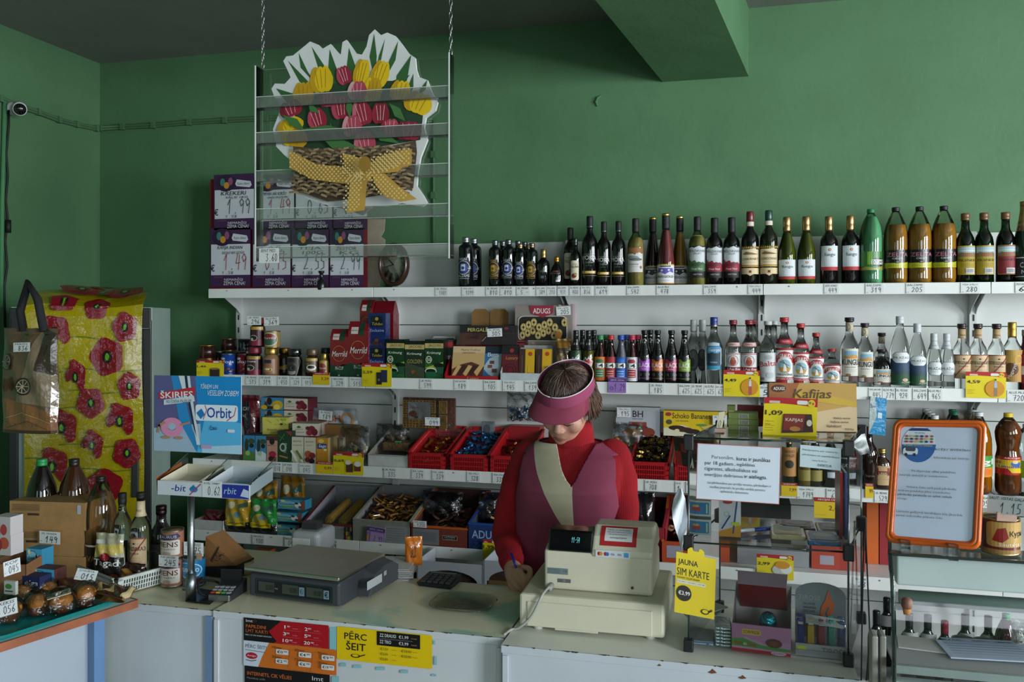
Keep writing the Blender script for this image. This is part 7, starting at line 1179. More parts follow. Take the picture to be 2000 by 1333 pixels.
g.build('eyebrows',per);g=G();g.tube([lv((-.023,-.0900,-.0610)),lv((-.009,-.0975,-.0590)),lv((0,-.0985,-.0605)),(lv((.009,-.0975,-.0590))),lv((.023,-.0900,-.0610))],[.001,.0032,.003,.0032,.001],'#9c5a4e','skin',8);g.tube([lv((-.018,-.0910,-.0645)),lv((0,-.0975,-.0665)),lv((.018,-.0910,-.0645))],[.001,.0038,.001],'#a86458','skin',8);g.build('lips',per)
g=G();rng=random.Random(3)
def hd(a,b,k=1.0):return Vector((.083*k*cos(b)*sin(a),.016+.103*k*cos(b)*-cos(a),.034+.097*k*sin(b)))
g.sheet(36,16,lambda u,v:lv(hd(2*pi*u,radians(-2+92*v)if True else 0)+Vector((0,.004,0))),'#fff','brown_hair')
g.sheet(24,14,lambda u,v:lv(hd(pi*.42+pi*1.16*u,radians(-42+60*v),1.06-.05*(1-v))),'#fff','brown_hair')
for k in range(1500):
 a=rng.uniform(0,2*pi);b0=radians(rng.uniform(40,89));P=[];tw=rng.uniform(-.8,.8);kk=rng.uniform(1.0,1.07)
 for i in range(7):
  t=i/6;b=b0+(radians(12)-b0)*t;P.append(lv(hd(a+tw*t,b,kk+.03*sin(pi*t))))
 g.tube(P,[.0006,.001,.0012,.0012,.0011,.0009,.0005],rng.choice(['#33221a','#463024','#281a14','#64493a']),'hair',5,cap=False)
for k in range(900):
 a=rng.uniform(pi*.40,pi*1.60);aw=rng.uniform(-.35,.35);P=[];kk=rng.uniform(1.02,1.13);fl=.012+.022*rng.random()
 for i in range(6):
  t=i/5;b=radians(18-58*t);p=hd(a+aw*t,b,kk+.05*sin(pi*t));p+=Vector((sin(a),-cos(a),.3))*fl*max(0,t-.45)*2.2;P.append(lv(p))
 g.tube(P,[.001,.0016,.0018,.0017,.0013,.0006],rng.choice(['#33221a','#463024','#2a1c16','#6a4c3c']),'hair',5,cap=False)
g.build('hair',per)
VC='#8c3c5c'
def ring(a,z,k=0):return Matrix.Rotation(radians(-9),3,'Z')@Vector(((.085+k)*sin(a),.008-(.105+k)*cos(a),.070+z))
g=G();g.sheet(48,3,lambda u,v:lv(ring(2*pi*u,.040*v-.004,.004*(1-v))),VC,'fabric');g.sheet(48,3,lambda u,v:lv(ring(2*pi*(1-u),.040*v-.004,.004*(1-v)-.002)),VC,'fabric')
g.tube([lv(ring(2*pi*i/48,.0375,.001))for i in range(49)],.0018,'#d9cfd0','fabric',6);vb=g.build('visor_band',per)
def brim(u,v):
 a=(u-.5)*pi*.90;base=ring(a,-.002,.004);ext=.064*max(0,cos(a*1.1))**.7*v
 return lv(base+Matrix.Rotation(radians(-9),3,'Z')@Vector((sin(a)*ext*.4,-ext*1.0,-.006*v-.030*v*abs(sin(a))**2-.004*v*v)))
g=G();g.sheet(40,8,brim,'#84364c','fabric');g.sheet(40,8,lambda u,v:brim(1-u,v)-Vector((0,0,.0022)),'#7c2a42','fabric');g.build('visor_brim',per)
g=G();M_='red_knit';loft(g,.003,.66,1.262,m=M_)
g.tube([nk[0],nk[0].lerp(nk[1],.35),nk[0].lerp(nk[1],.62),nk[0].lerp(nk[1],.80)],[.082,.072,.070,.068],'#fff',M_,26)
for A_ in(ARMR,ARML):P=spl(A_);R2=lerp_r([.064,.060,.054,.047,.037]);g.tube([loc_(p)for p in P],[r+.0025*sin(i*1.9)for i,r in enumerate(R2)],'#fff',M_,22)
g.ball(loc_(ARMR[0]),.064,'#fff',M_);g.ball(loc_(ARML[0]),.064,'#fff',M_)
remesh(g.build('sweater',per),.006,6)
g=G();g.tube([nk[0].lerp(nk[1],.28),nk[0].lerp(nk[1],.55),nk[0].lerp(nk[1],.78),nk[0].lerp(nk[1],.70)],[.080,.078,.074,.066],'#fff','red_knit',40,cap=False);g.build('turtleneck',per)
Yv=2.86;cv=lambda L:[(Xat(a,Yv)-PO.x,zq(b,2.93))for a,b in L]
CREAM=cv([(1088,800),(1030,846),(1033,872),(1047,915),(1062,950),(1085,1000),(1105,1036),(1112,1048),(1121,1050),(1121,930),(1112,900),(1102,850),(1098,800)])
VN=cv([(1074,780),(1076,850),(1085,880),(1098,915),(1110,935),(1119,945),(1126,935),(1140,905),(1158,868),(1170,830),(1175,780)])
def arm_hole(p,th,z):
 d=abs(abs(math.degrees(math.atan2(sin(th),cos(th))))-90)
 return z>1.03 and d>90-34*min(1,(z-1.03)/.12)**.6 and z<1.30 and z<1.225
g=G();nu,nv=240,190;z0,z1=.64,1.262;vv=[];ff=[];cc=[]
th0=lambda i:2*pi*i/nu
for j in range(nv+1):
 for i in range(nu):z=z0+(z1-z0)*j/nv;fold=.0025*sin(th0(i)*9+z*14)*(1-(z-z0)/(z1-z0));vv.append(tpt(z,th0(i),.0115+fold))
def seg_side(L,c):
 """signed distance to the border piece nearest to c, positive where c's own side is"""
 best=None
 for i in range(len(L)):
  a,b=Vector(L[i-1]),Vector(L[i]);d=b-a;t=max(0,min(1,(c-a).dot(d)/d.length_squared));e=(a+d*t-c).length
  if best is None or e<best[0]:best=(e,a,d.normalized())
 _,a,d=best;return lambda p:d.x*(p.z-a.y)-d.y*(p.x-a.x)
def split3(P,f):
 """cut a 3D polygon by f = 0 -> (positive part, negative part)"""
 A,B=[],[]
 for i in range(len(P)):
  p,q=P[i],P[(i+1)%len(P)];fp,fq=f(p),f(q)
  (A if fp>=0 else B).append(p)
  if(fp>=0)!=(fq>=0):m=p.lerp(q,fp/(fp-fq));A.append(m);B.append(m)
 return[x for x in(A,B)if len(x)>2]
def cut(pieces,L):
 out=[]
 for P in pieces:
  fl=[inside(L,p.x,p.z)for p in P]
  if all(fl)or not any(fl):out.append(P)
  else:out+=split3(P,seg_side(L,Vector((sum(p.x for p in P)/len(P),sum(p.z for p in P)/len(P)))))
 return out
cen=lambda P:sum(P,Vector())/len(P)
for j in range(nv):
 for i in range(nu):
  q=(j*nu+i,j*nu+(i+1)%nu,(j+1)*nu+(i+1)%nu,(j+1)*nu+i);c=sum((vv[k]for k in q),Vector())/4;th=th0(i+.5)
  if arm_hole(c,th,c.z):continue
  if sin(th)>=0:ff.append(q);cc.append('#8a3c56');continue
  ps=cut(cut([[vv[k]for k in q]],VN),CREAM)
  for P in ps:
   c=cen(P)
   if inside(VN,c.x,c.z):continue
   cl_='#cfc4aa' if inside(CREAM,c.x,c.z)else '#8a3c56'
   if len(ps)==1:ff.append(q)
   else:n_=len(vv);vv+=P;ff.append(tuple(range(n_,n_+len(P))))
   cc.append(cl_)
g.add(vv,ff,cc,'fabric',True);vo=g.build('vest',per);wd=vo.modifiers.new('weld','WELD');wd.merge_threshold=.00002;sd=vo.modifiers.new('thick','SOLIDIFY');sd.thickness=.004;sd.offset=1
g=G()
for sx in(-1,1):
 g.tube([(.085*sx,.05,.70),(.09*sx,.055,.42),(.095*sx,.07,.06)],[.1,.075,.07],'#fff','dark_trousers',20)
g.build('trousers',per);
for sx in(-1,1):G().ball((.095*sx,.03,.045),(.045,.13,.045),'#17171a','gloss').build('shoe',per)
a,b=H(998,1081,2.79),H(1024,1152,2.735);pn=thing('pen','blue capped ballpoint pen held in the shopkeeper hand','pen',a);d=b-a
g=G();g.tube([(0,0,0),d*.42],.0042,'#1c2f9c','gloss',10);g.build('cap',pn);g=G();g.tube([d*.42,d*.9,d],[.0038,.0038,.0008],'#8b909c','gloss',10);g.build('barrel',pn)
#  counters
ZT=.80
def worn(N,L,P):
 tc=N.new('ShaderNodeTexCoord');P.inputs['Roughness'].default_value=.3
 n=N.new('ShaderNodeTexNoise');n.inputs['Scale'].default_value=4.2;n.inputs['Detail'].default_value=5;n.inputs['Distortion'].default_value=.6
 mp=N.new('ShaderNodeMapping');mp.inputs['Location'].default_value=(1.3,.4,0);mp.inputs['Scale'].default_value=(1,1.7,1);L.new(tc.outputs['Object'],mp.inputs[0]);L.new(mp.outputs[0],n.inputs[0])
 sx=N.new('ShaderNodeSeparateXYZ');L.new(tc.outputs['Object'],sx.inputs[0])
 g1=N.new('ShaderNodeMapRange');g1.inputs[1].default_value=-.15;g1.inputs[2].default_value=.42;g1.inputs[3].default_value=-.16;g1.inputs[4].default_value=.06;L.new(sx.outputs[0],g1.inputs[0])
 a=N.new('ShaderNodeMath');a.operation='ADD';L.new(n.outputs[0],a.inputs[0]);L.new(g1.outputs[0],a.inputs[1])
 r=N.new('ShaderNodeValToRGB');r.color_ramp.elements[0].position=.50;r.color_ramp.elements[0].color=lin('#e9e4c6');r.color_ramp.elements[1].position=.60;r.color_ramp.elements[1].color=lin('#9ccdbb')
 L.new(a.outputs[0],r.inputs[0]);L.new(r.outputs[0],P.inputs['Base Color'])
node_mat('worn_laminate',worn)
def counter(name,label,x0,x1,y0,y1,zt,topm,topc,fc,chips=(),seam=.022):
 r=thing(name,label,'counter',((x0+x1)/2,y0,0));w,d=x1-x0,y1-y0
 g=G();g.box((0,d/2,(zt-seam)/2),(w-.004,d-.004,zt-seam),fc,'paint')
 for sx in(-1,1):g.box((sx*(w/2-.012),-.0012,(zt-seam)/2),(.016,.006,zt-seam-.01),fc,'paint')
 g.build('body',r,bevel=.001,seg=1)
 g=G();g.box((0,d/2,zt-seam/2),(w,d,seam-.002),fc,'paint');g.add([(-w/2,0,zt+.0001),(w/2,0,zt+.0001),(w/2,d,zt+.0001),(-w/2,d,zt+.0001)],[(0,1,2,3)],topc,topm)
 rng=random.Random(5)
 for k in range(26):
  x=rng.uniform(-.5,.5)*w;l=rng.uniform(.004,.03);g.add([(x,-.0006,zt+.0004),(x+l,-.0006,zt+.0004),(x+l*.8,.0015+rng.random()*.002,zt+.0004),(x+l*.2,.001,zt+.0004)],[(0,1,2,3)],'#2e2620','matte');g.add([(x,-.0006,zt+.0003),(x+l,-.0006,zt+.0003),(x+l*.7,-.0006,zt-.001-rng.random()*.002),(x+l*.3,-.0006,zt-.001)],[(3,2,1,0)],'#4a3224','matte')
 for cx_,cz_,s in chips:g.add([(cx_-s,-.0008,cz_-s*.3),(cx_-s*.2,-.0008,cz_-s*.5),(cx_+s,-.0008,cz_-s*.2),(cx_+s*.5,-.0008,cz_+s*.2),(cx_,-.0008,cz_+s*.6),(cx_-s*.4,-.0008,cz_+s*.1)],[(0,1,2,3,4,5)],'#6a3a22','matte')
 g.build('worktop',r);return r
xa=atZ(432,1184,ZT).x;xb=Xat(985,2.35)
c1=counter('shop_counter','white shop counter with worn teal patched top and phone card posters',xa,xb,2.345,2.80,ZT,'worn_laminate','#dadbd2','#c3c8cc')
x2a,x2b=Xat(979,2.295),Xat(1676,2.305)
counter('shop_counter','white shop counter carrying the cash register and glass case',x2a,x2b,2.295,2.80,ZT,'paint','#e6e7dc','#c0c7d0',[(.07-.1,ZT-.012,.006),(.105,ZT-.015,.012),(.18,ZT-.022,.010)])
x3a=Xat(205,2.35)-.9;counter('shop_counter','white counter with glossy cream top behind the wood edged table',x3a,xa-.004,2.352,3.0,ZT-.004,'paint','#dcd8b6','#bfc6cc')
g=G();x_=xa-.03;g.box((0,0,.39),(.022,.006,.78),'#6a86a8','paint');tag(g.build('cover_strip',loc=(xa-.016,2.346,0)),'pale blue grey strip covering the joint of the two left counters','strip')
P0,P1=atZ(265,1172,.82),atZ(-60,1275,.82);dv=(P1-P0);dl=dv.length;an=atan2(dv.y,dv.x)
tb=thing('display_table','pale topped table with brown wooden edge and blue legs, nearest the camera','table',(P0.x,P0.y,0),an)
g=G();g.box((dl/2,-.4,.809),(dl,.8,.021),'#b9c4c0','paint');g.build('table_top',tb);g=G();g.box((dl/2,.004,.808),(dl+.006,.008,.024),'#8a4e30','wood');g.box((-.004,-.4,.809),(.008,.8,.021),'#8a4e30','wood');g.build('wood_edge',tb)
for xx in(.10,.52):g=G();g.box((xx,-.05,.395),(.035,.035,.79),'#5a7ca6','paint');g.build('leg',tb)
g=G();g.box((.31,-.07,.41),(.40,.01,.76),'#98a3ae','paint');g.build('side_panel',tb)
def stick(name,px0,px1,py0,py1,Y,items,label,cat='poster',m='gloss',lift=0):
 a,b=Xat(px0,Y),Xat(px1,Y);z1,z0=atY(px0,py0,Y).z,atY(px0,py1,Y).z;w,h=b-a,z1-z0
 g=G();g.art(items,w,h,front(w,h),m);return tag(g.build(name,loc=((a+b)/2,Y-lift,z0)),label,cat)
Yq=2.3418
pr6=[('1','40'),('2','80'),('3','50'),('5','00'),('10','00'),('20','00')]
it=[('r',0,0,1,1,'#121216'),('p',[(.36,0),(.40,.12),(.37,.45),(.45,1),(1,1),(1,0)],'#a3101e'),('p',[(.30,.5),(.42,0),(.6,0),(.6,1),(.45,1)],'#a3101e'),('T',.03,.82,.11,.94,'lmt','#d6d8dc'),('o',.14,.9,.02,.04,.003,'#a84a2c'),('T',.03,.58,.27,.72,'PAPILDINI','#c2602c'),('T',.03,.38,.29,.52,'LMT KARTI','#c2602c'),('t',.02,.22,.34,.30,'VIRS 3 € UN SAŅEM BONUSU','#c9ccd0')]
for k,(a,b)in enumerate(pr6):x,y=.48+.25*(k%2),.70-.28*(k//2);it+=[('T',x+(.01 if a=='1' else 0),y,x+(.023 if a=='1' else .035*len(a)),y+.14,a,'#e3dfe0'),('t',x+.04*len(a),y+.07,x+.04*len(a)+.035,y+.14,b,'#e3dfe0'),('l',[(x,y-.06),(x+.2,y-.06)],.002,'#c9707a'),('t',x+.11,y+.02,x+.17,y+.06,'dienām','#d0909a')]
stick('poster',476,642,1206.5,1251,Yq,it,'black and red LMT card price poster on the counter front')
it=[('q',0,0,1,1,.03,'#c46a24'),('p',[(0,0),(.16,0),(.2,.4),(.28,1),(0,1)],'#c3cddb'),('t',.02,.72,.25,.9,'PĒRC ŠEIT!','#22242c'),('l',[(.02,.64),(.24,.6)],.004,'#22242c'),('e',.09,.42,.065,.13,'#a8182c'),('i',.04,.37,.14,.46,'Amigo','#e6dcdc'),('l',[(.03,.24),(.09,.21),(.14,.26)],.006,'#22242c'),('t',.5,.02,.76,.06,'Par savienojumu - zvani uz','#3c2010')]
for k,(a,b)in enumerate((('0','99'),('2','99'),('4','99'),('6','99'),('9','99'),('19','99'))):
 x,y=.36+.25*(k//2),.60-.36*(k%2);it+=[('q',x,y,x+.135,y+.2,.02,'#d6d3d0'),('T',x+.012,y+.04,x+.075,y+.16,'€'+a,'#1c1c20'),('t',x+.085,y+.09,x+.12,y+.16,b,'#1c1c20'),('t',x-.04,y+.21,x+.0,y+.31,['10','20','60','75','90','180'][k],'#3c2010'),('T',x+.005,y+.22,x+.065,y+.28,'DIENAS','#3c2010')]
 if k in(2,4):it.append(('l',[(x-.09,.86),(x-.12,.1)],.003,'#5c3014'))
stick('poster',476,657,1251,1300,Yq-.0003,it,'orange and pale blue card price poster below the LMT poster')
stick('poster',478,644,1300,1350,Yq,[('r',0,0,1,1,'#131317'),('T',.03,.62,.56,.82,'INTERNETS, CIK VĒLIES','#c2602c'),('t',.03,.5,.25,.56,'Pieslēdz tūlīt','#8a8c90'),('p',[(.6,0),(.65,.4),(.8,.55),(.9,.5),(.9,0)],'#a3101e'),('T',.8,.72,.93,.88,'lmt','#d6d8dc')],'black LMT internet poster at the bottom of the counter front')
it=[('q',0,0,1,1,.03,'#dcbc0a'),('T',.08,.64,.32,.90,'PĒRC','#16161a'),('T',.10,.32,.31,.60,'ŠEIT','#16161a'),('e',.2,.16,.05,.06,'#16161a'),('e',.2,.17,.035,.04,'#dcbc0a'),('p',[(.23,.13),(.3,.2),(.31,.24),(.25,.18)],'#16161a'),('r',.43,.56,.88,.98,'#101014'),('t',.46,.82,.63,.92,'ZZ DRAUGI','#dedee0'),('t',.46,.63,.58,.73,'ZZ TRIO','#dedee0'),('t',.66,.81,.76,.92,'€1,99','#dedee0'),('t',.66,.62,.76,.73,'€3,99','#dedee0'),('l',[(.46,.775),(.8,.775)],.003,'#8a8c90'),('t',.79,.84,.85,.88,'30 dienām','#b08c2c'),('t',.79,.65,.85,.69,'30 dienām','#b08c2c')]
for k,s in enumerate(('€1,50','€3,00','€5,00','€10,00','€20,00')):x,y=.47+.22*(k//3),.42-.15*(k%3);it+=[('t',x,y,x+(.08 if k<3 else .105),y+.09,s,'#3a3208'),('t',x+.12,y+.03,x+.17,y+.06,'30 dienām','#6a5c10')]
stick('poster',658,844,1224,1288,Yq,it,'yellow PERC SEIT card price poster with black price panel')
g=G()
for a,b,c,d in((644,657,1226,1271),(664,676,1296,1303),(690,706,1300,1306),(735,752,1304,1310),(782,797,1310,1316),(846,850,1252,1260),(848,853,1283,1300),(843,852,1318,1322),(648,662,1322,1345),(648,655,1272,1290)):
 p=[atY(u,v,2.3422)for u,v in((a,d),(b,d),(b,c),(a,c))];g.add([tuple(q)for q in p],[(0,1,2,3)],'#7fb4bc','matte')
tag(g.build('paint_patch'),'scraps of old teal paint showing around the counter posters','paint patch',kind='stuff')
A_,B_=atZ(487,1168,ZT),atZ(662,1191,ZT);an=atan2(B_.y-A_.y,B_.x-A_.x);w=(B_-A_).length;Cc=atZ(752,1135,ZT);d=(Cc-B_).dot(Vector((-sin(an),cos(an),0)))
sc=thing('shop_scale','dark grey shop weighing scale with steel plate on the counter','scale',((A_.x+B_.x)/2,(A_.y+B_.y)/2,ZT),an)
hF=.075;g=G();P=[(0,.008),(0,hF),(.01,hF+.006),(d,hF+.012),(d,.012),(d-.03,.004),(.03,.002)]
v=[(-w/2,a,b)for a,b in P]+[(w/2,a,b)for a,b in P];n=len(P)
g.add(v,[tuple(range(n))[::-1],tuple(range(n,2*n))]+[(i,(i+1)%n,n+(i+1)%n,n+i)for i in range(n)],'#3a3d42','plastic');g.build('housing',sc,bevel=.006)
g=G();q=[(w/2*k*(1 if s else .98),yy,zz)for k in(1,)for s in(0,1)for yy,zz in()]
bul=[(d*.35,.01),(d*1.02,.01),(d*1.02,.07),(d*.9,.092),(d*.7,.095),(d*.5,.08)];v=[(w/2-.004,a,b)for a,b in bul]+[(w/2+.045,a,b*.86)for a,b in bul];n=len(bul)
g.add(v,[tuple(range(n))[::-1],tuple(range(n,2*n))]+[(i,(i+1)%n,n+(i+1)%n,n+i)for i in range(n)],'#43464b','plastic');g.art([('r',.3,.35,.62,.62,'#b3b7ba'),('r',.66,.5,.72,.65,'#9aa0a0')],d,.1,lambda a,b,o:(w/2+.046+o,a,b),'paper');g.build('rear_housing',sc,bevel=.004)
g=G();g.art([('q',.07,.2,.93,.88,.03,'#14171b'),('q',.08,.23,.92,.85,.03,'#2c4a52'),('q',.085,.245,.915,.835,.03,'#14171b'),('r',.11,.36,.29,.76,'#3c443c'),('r',.38,.36,.56,.76,'#3c443c'),('r',.65,.36,.83,.76,'#3c443c'),('t',.30,.5,.33,.58,'kg','#9aa0a0'),('r',.57,.36,.63,.72,'#6c8c9c'),('t',.58,.44,.62,.64,'€/','#1a1c20'),('r',.84,.36,.9,.72,'#6c8c9c'),('T',.85,.42,.89,.66,'€','#1a1c20'),('t',.2,.44,.28,.66,'0.00','#20261f'),('t',.47,.44,.55,.66,'0.00','#20261f'),('t',.74,.44,.82,.66,'0.00','#20261f')],w,hF,front(w,hF,-.0005),'gloss');g.build('display',sc)
g=G();z=hF+.018;g.box((-.005,d*.46,z),(w*1.06,d*.98,.012),'#c6c6be','metal');g.box((-.005,d*.46,z-.008),(w*.9,d*.8,.01),'#2c2e31','plastic');g.build('weighing_plate',sc,bevel=.004)
c=atZ(860,1142,ZT);cal=thing('calculator','black desk calculator lying on the counter','calculator',(c.x,c.y,ZT),-.05)
g=G();g.add([(-.062,-.04,.0),(.055,-.045,0),(.055,.05,0),(-.062,.05,0),(-.068,-.045,.014),(.06,-.05,.014),(.055,.055,.024),(-.062,.055,.024)],[(0,3,2,1),(4,5,6,7),(0,1,5,4),(1,2,6,5),(2,3,7,6),(3,0,4,7)],'#1a1b1e','plastic');g.build('case',cal,bevel=.002)
k0=None
for i in range(5):
 for j in range(4):
  if k0 is None:g=G();g.box((0,0,.003),(.016,.013,.006),'#35373b','plastic');k0=g.build('key',cal,bevel=.001);q=k0
  else:q=k0.copy();COL.objects.link(q)
  q.parent=cal;q.location=(-.046+.022*i,-.035+.019*j,.0145+.0017*j)
g=G();g.box((-.005,.045,.0245),(.09,.012,.003),'#59635a','gloss');g.build('screen',cal)
c=atZ(905,1183,ZT);R_=.5*(atZ(962,1183,ZT)-atZ(838,1183,ZT)).length;r_=thing('clear_lid','clear plastic food lid lying upturned on the counter','lid',(c.x,c.y,ZT))
g=G();pts=rrect(-R_,-.085,R_,.085,.055,6);ins=[(a*.93,b*.93)for a,b in pts];n=len(pts)
g.add([(a,b,.012)for a,b in pts]+[(a,b,.014)for a,b in ins]+[(a*.9,b*.9,.004)for a,b in ins],[(i,(i+1)%n,n+(i+1)%n,n+i)for i in range(n)]+[(n+i,n+(i+1)%n,2*n+(i+1)%n,2*n+i)for i in range(n)]+[tuple(range(2*n,3*n))],'#dcdcd0','wrap',True);g.tube([(a,b,.0125)for a,b in pts+pts[:1]],.0016,'#e6e6de','glass',6);g.build('lid_body',r_)
A_,B_=atZ(1014,1231,ZT),atZ(1298,1257,ZT);an=atan2(B_.y-A_.y,B_.x-A_.x);w=(B_-A_).length;d=.34
cr=thing('cash_register','beige cash register with age limit notice, customer side facing out','cash register',((A_.x+B_.x)/2,(A_.y+B_.y)/2,ZT),an);BE='#ccc8b2'
g=G();g.box((0,d/2,.058),(w,d,.094),BE,'plastic');g.build('drawer',cr,bevel=.008)
g=G();g.box((-.005,-.001,.05),(w*.86,.006,.07),BE,'plastic');g.box((-.04,-.002,.013),(w*.3,.006,.006),BE,'plastic');g.build('drawer_plate',cr,bevel=.002)
for sx,sy in((-.38,.03),(.4,.03),(-.38,d-.03),(.4,d-.03)):G().lathe([(.014,0),(.014,.012),(0,.012)],'#c6c6ba','plastic',seg=14,M=Matrix.Translation((sx*w,sy,0))).build('foot',cr)
zb0=.106;k=w/284.0
bx=lambda px:(px-1156)*k
def body(P,x0,x1,col,m='plastic'):
 g=G();n=len(P);v=[(x0,a,b)for a,b in P]+[(x1,a,b)for a,b in P]
 g.add(v,[tuple(range(n))[::-1],tuple(range(n,2*n))]+[(i,(i+1)%n,n+(i+1)%n,n+i)for i in range(n)],col,m);return g
xl,xr=bx(1056),bx(1272)
body([(.055,zb0),(.055,zb0+.115),(.10,zb0+.125),(.29,zb0+.09),(.31,zb0)],xl,xr,BE).build('body',cr,bevel=.010,seg=3)
body([(.048,zb0+.105),(.052,zb0+.125),(.075,zb0+.158),(.115,zb0+.182),(.19,zb0+.182),(.25,zb0+.155),(.28,zb0+.10)],bx(1152),xr+.002,BE).build('printer_cover',cr,bevel=.009,seg=3)
body([(.050,zb0+.112),(.055,zb0+.128),(.075,zb0+.168),(.12,zb0+.175),(.14,zb0+.12)],xl+.012,bx(1154),'#0b0b0e','shiny').build('display_head',cr,bevel=.005)
def slope(y0,z0,y1,z1,x0,x1):L_=sqrt((y1-y0)**2+(z1-z0)**2);return L_,lambda a,b,o:(x0+a,y0+(y1-y0)*b/L_-o*(z1-z0)/L_,z0+(z1-z0)*b/L_+o*(y1-y0)/L_)
L_,mp=slope(.0535,zb0+.130,.0735,zb0+.168,xl+.02,0);mp2=lambda a,b,o:mp(a,b,o+.0015);g=G();g.art([('n',.54,.22,.76,.58,'11-54','#7fe0e8',.13)],bx(1154)-xl-.03,L_,mp2,'lamp');g.build('clock_digits',cr)
L_,mp=slope(.052,zb0+.128,.1,zb0+.178,0,0);x0=bx(1166);mp3=lambda a,b,o:(x0+a,.052+.036*b/.045*.72-.0045,zb0+.1285+b*.78+o)
def hump(y):
 Q=[(.052,.125),(.075,.158),(.115,.182),(.19,.182)]
 for(a,b),(c,d2)in zip(Q,Q[1:]):
  if a<=y<=c:return b+(d2-b)*(y-a)/(c-a)
 return .182
def onhump(x0,y0,L_):return lambda a,b,o:(x0+a,y0+b*.62,zb0+hump(y0+b*.62)+.002+o)
txt=[('r',0,0,1,1,'#a81c20'),('r',.12,.16,.88,.88,'#d0d2d2')]+[('t',.17+(.06 if i==2 else .1 if i==3 else 0),.70-.16*i,.83-(.1 if i>1 else 0),.78-.16*i,s,'#3c3c40')for i,s in enumerate(('Tabaku un alkoholiskos','dzērienus pārdodam tikai','18 gadu vecumu','sasniegušajiem'))]
g=G();g.art(txt,bx(1238)-bx(1166),.082,onhump(bx(1168),.058,.09),'paper',grid=.008);g.build('age_notice',cr,label='red framed white notice')
cards=[('q',0,0,1,1,.04,'#c9ced2'),('e',.10,.5,.045,.26,'#a82020'),('e',.16,.5,.045,.26,'#c98a20'),('e',.29,.5,.045,.26,'#a82030'),('e',.35,.5,.045,.26,'#2c6ca8'),('t',.44,.36,.56,.64,'VISA','#22307c'),('t',.64,.36,.76,.64,'VISA','#22307c'),('r',.84,.2,.96,.82,'#3c8cc0')]
wv=bx(1228)-bx(1160);g=G();g.art(cards,wv,.021,front(wv,.021,.0468,zb0+.105,bx(1195)),'gloss');g.build('card_sticker',cr)
g=G();wv=bx(1105)-bx(1063);g.art([('r',0,0,1,1,'#6c7a7c'),('t',.78,.4,.95,.7,'CE','#1c2022')]+[('l',[(.04,.2+.2*i),(.6,.2+.2*i)],.01,'#2c3436')for i in range(4)],wv,.018,front(wv,.018,.0545,zb0+.045,bx(1084)));wv=bx(1111)-bx(1084);g.art([('r',0,0,1,1,'#5a5c5c'),('o',.5,.5,.1,.3,.03,'#9a9c9c')],wv,.011,front(wv,.011,.0545,zb0+.022,bx(1097)));g.build('rating_plate',cr)
G().lathe([(0,0),(.004,0),(.004,.003),(0,.003)],'#6a3028','gloss',seg=12,M=Matrix.Translation((bx(1233),.055,zb0+.022))@Matrix.Rotation(pi/2,4,'X')).build('lamp',cr)
g=G();g.tube(spl([(bx(1070),.055,zb0+.012),(bx(1067),.025,zb0+.010),(bx(1062),-.004,.108),(bx(1055),-.016,.085),(bx(1040),-.016,.045),(bx(1015),-.012,.010),(bx(1000),-.015,.004),(bx(992),-.05,-.0)],5),.004,'#a9aaa4','plastic',8);g.tube([(bx(1072),.056,zb0+.014),(bx(1069),.035,zb0+.004)],.008,'#9a9b96','plastic',8);g.build('power_cable',cr)
bp_=atZ(373,1172,ZT);st=thing('gum_stand','chewing gum stand with blue picture board, tray and steel pole','display stand',(bp_.x,bp_.y,ZT))
g=G();q=[atZ(a,b,ZT)-st.location for a,b in((362,1176),(410,1182),(436,1160),(392,1153))];q=[Vector((p.x,p.y,0))for p in q]
g.add([tuple(p)for p in q]+[tuple(p+Vector((0,0,.005)))for p in q],[(3,2,1,0),(4,5,6,7),(0,1,5,4),(1,2,6,5),(2,3,7,6),(3,0,4,7)],'#3a3c3e','metal');g.build('base_plate',st)
zt0=atY(375,962,bp_.y).z-ZT;g=G();g.tube([(0,0,.004),(0,0,zt0)],.011,'#9aa2a6','metal',20);g.tube([(0,0,.004),(0,0,.085)],.016,'#8a9296','metal',20)
for z in(.03,.06):g.tube([(-.03,0,z),(0,0,z)],.004,'#8a8e90','metal',8)
g.build('pole',st)
w=Xat(507,bp_.y)-Xat(330,bp_.y);xo=(Xat(507,bp_.y)+Xat(330,bp_.y))/2-bp_.x;zf0=zt0-.0
def orb(side):return[('r',0,0,1,1,'#c6cdd6'),('i',.30,.3,.62,.78,'-bit','#1c2c8c'),('e',.8,.5,.09,.22,'#2c7cb8'),('p',[(.7,.5),(.8,.85),(.86,.5)],'#2a6aa8'),('l',[(.72,.1),(.95,.9)],.02,'#a83c4c')]if side else[('r',0,0,1,1,'#24308c'),('i',.12,.3,.55,.78,'rbit','#9cb4d8'),('p',[(.7,.2),(.82,.75),(1,.6),(1,.1)],'#b9c6dc')]
g=G();g.box((xo,-.055,zf0+.022),(w,.002,.044),'#c9d0d8','gloss')
g.art(orb(1),w*.5,.042,front(w*.5,.042,-.0562,zf0+.001,xo-w*.25),'gloss');g.art(orb(0),w*.3,.042,front(w*.3,.042,-.0562,zf0+.001,xo+w*.34),'gloss');g.build('front_strip',st)
pc_=G();w2=w*.21;pc_.box((xo+w*.1,-.0575,zf0+.026),(w2,.001,.05),'#cfd4d8','paper');pc_.art([('i',.08,.76,.9,.94,'KOŠĻ. ORBIT','#2c3038'),('n',.3,.14,.95,.66,'0.62','#15171c',.13)],w2,.05,front(w2,.05,-.0582,zf0+.001,xo+w*.1));pc_.build('price_label',st)
zr=.085
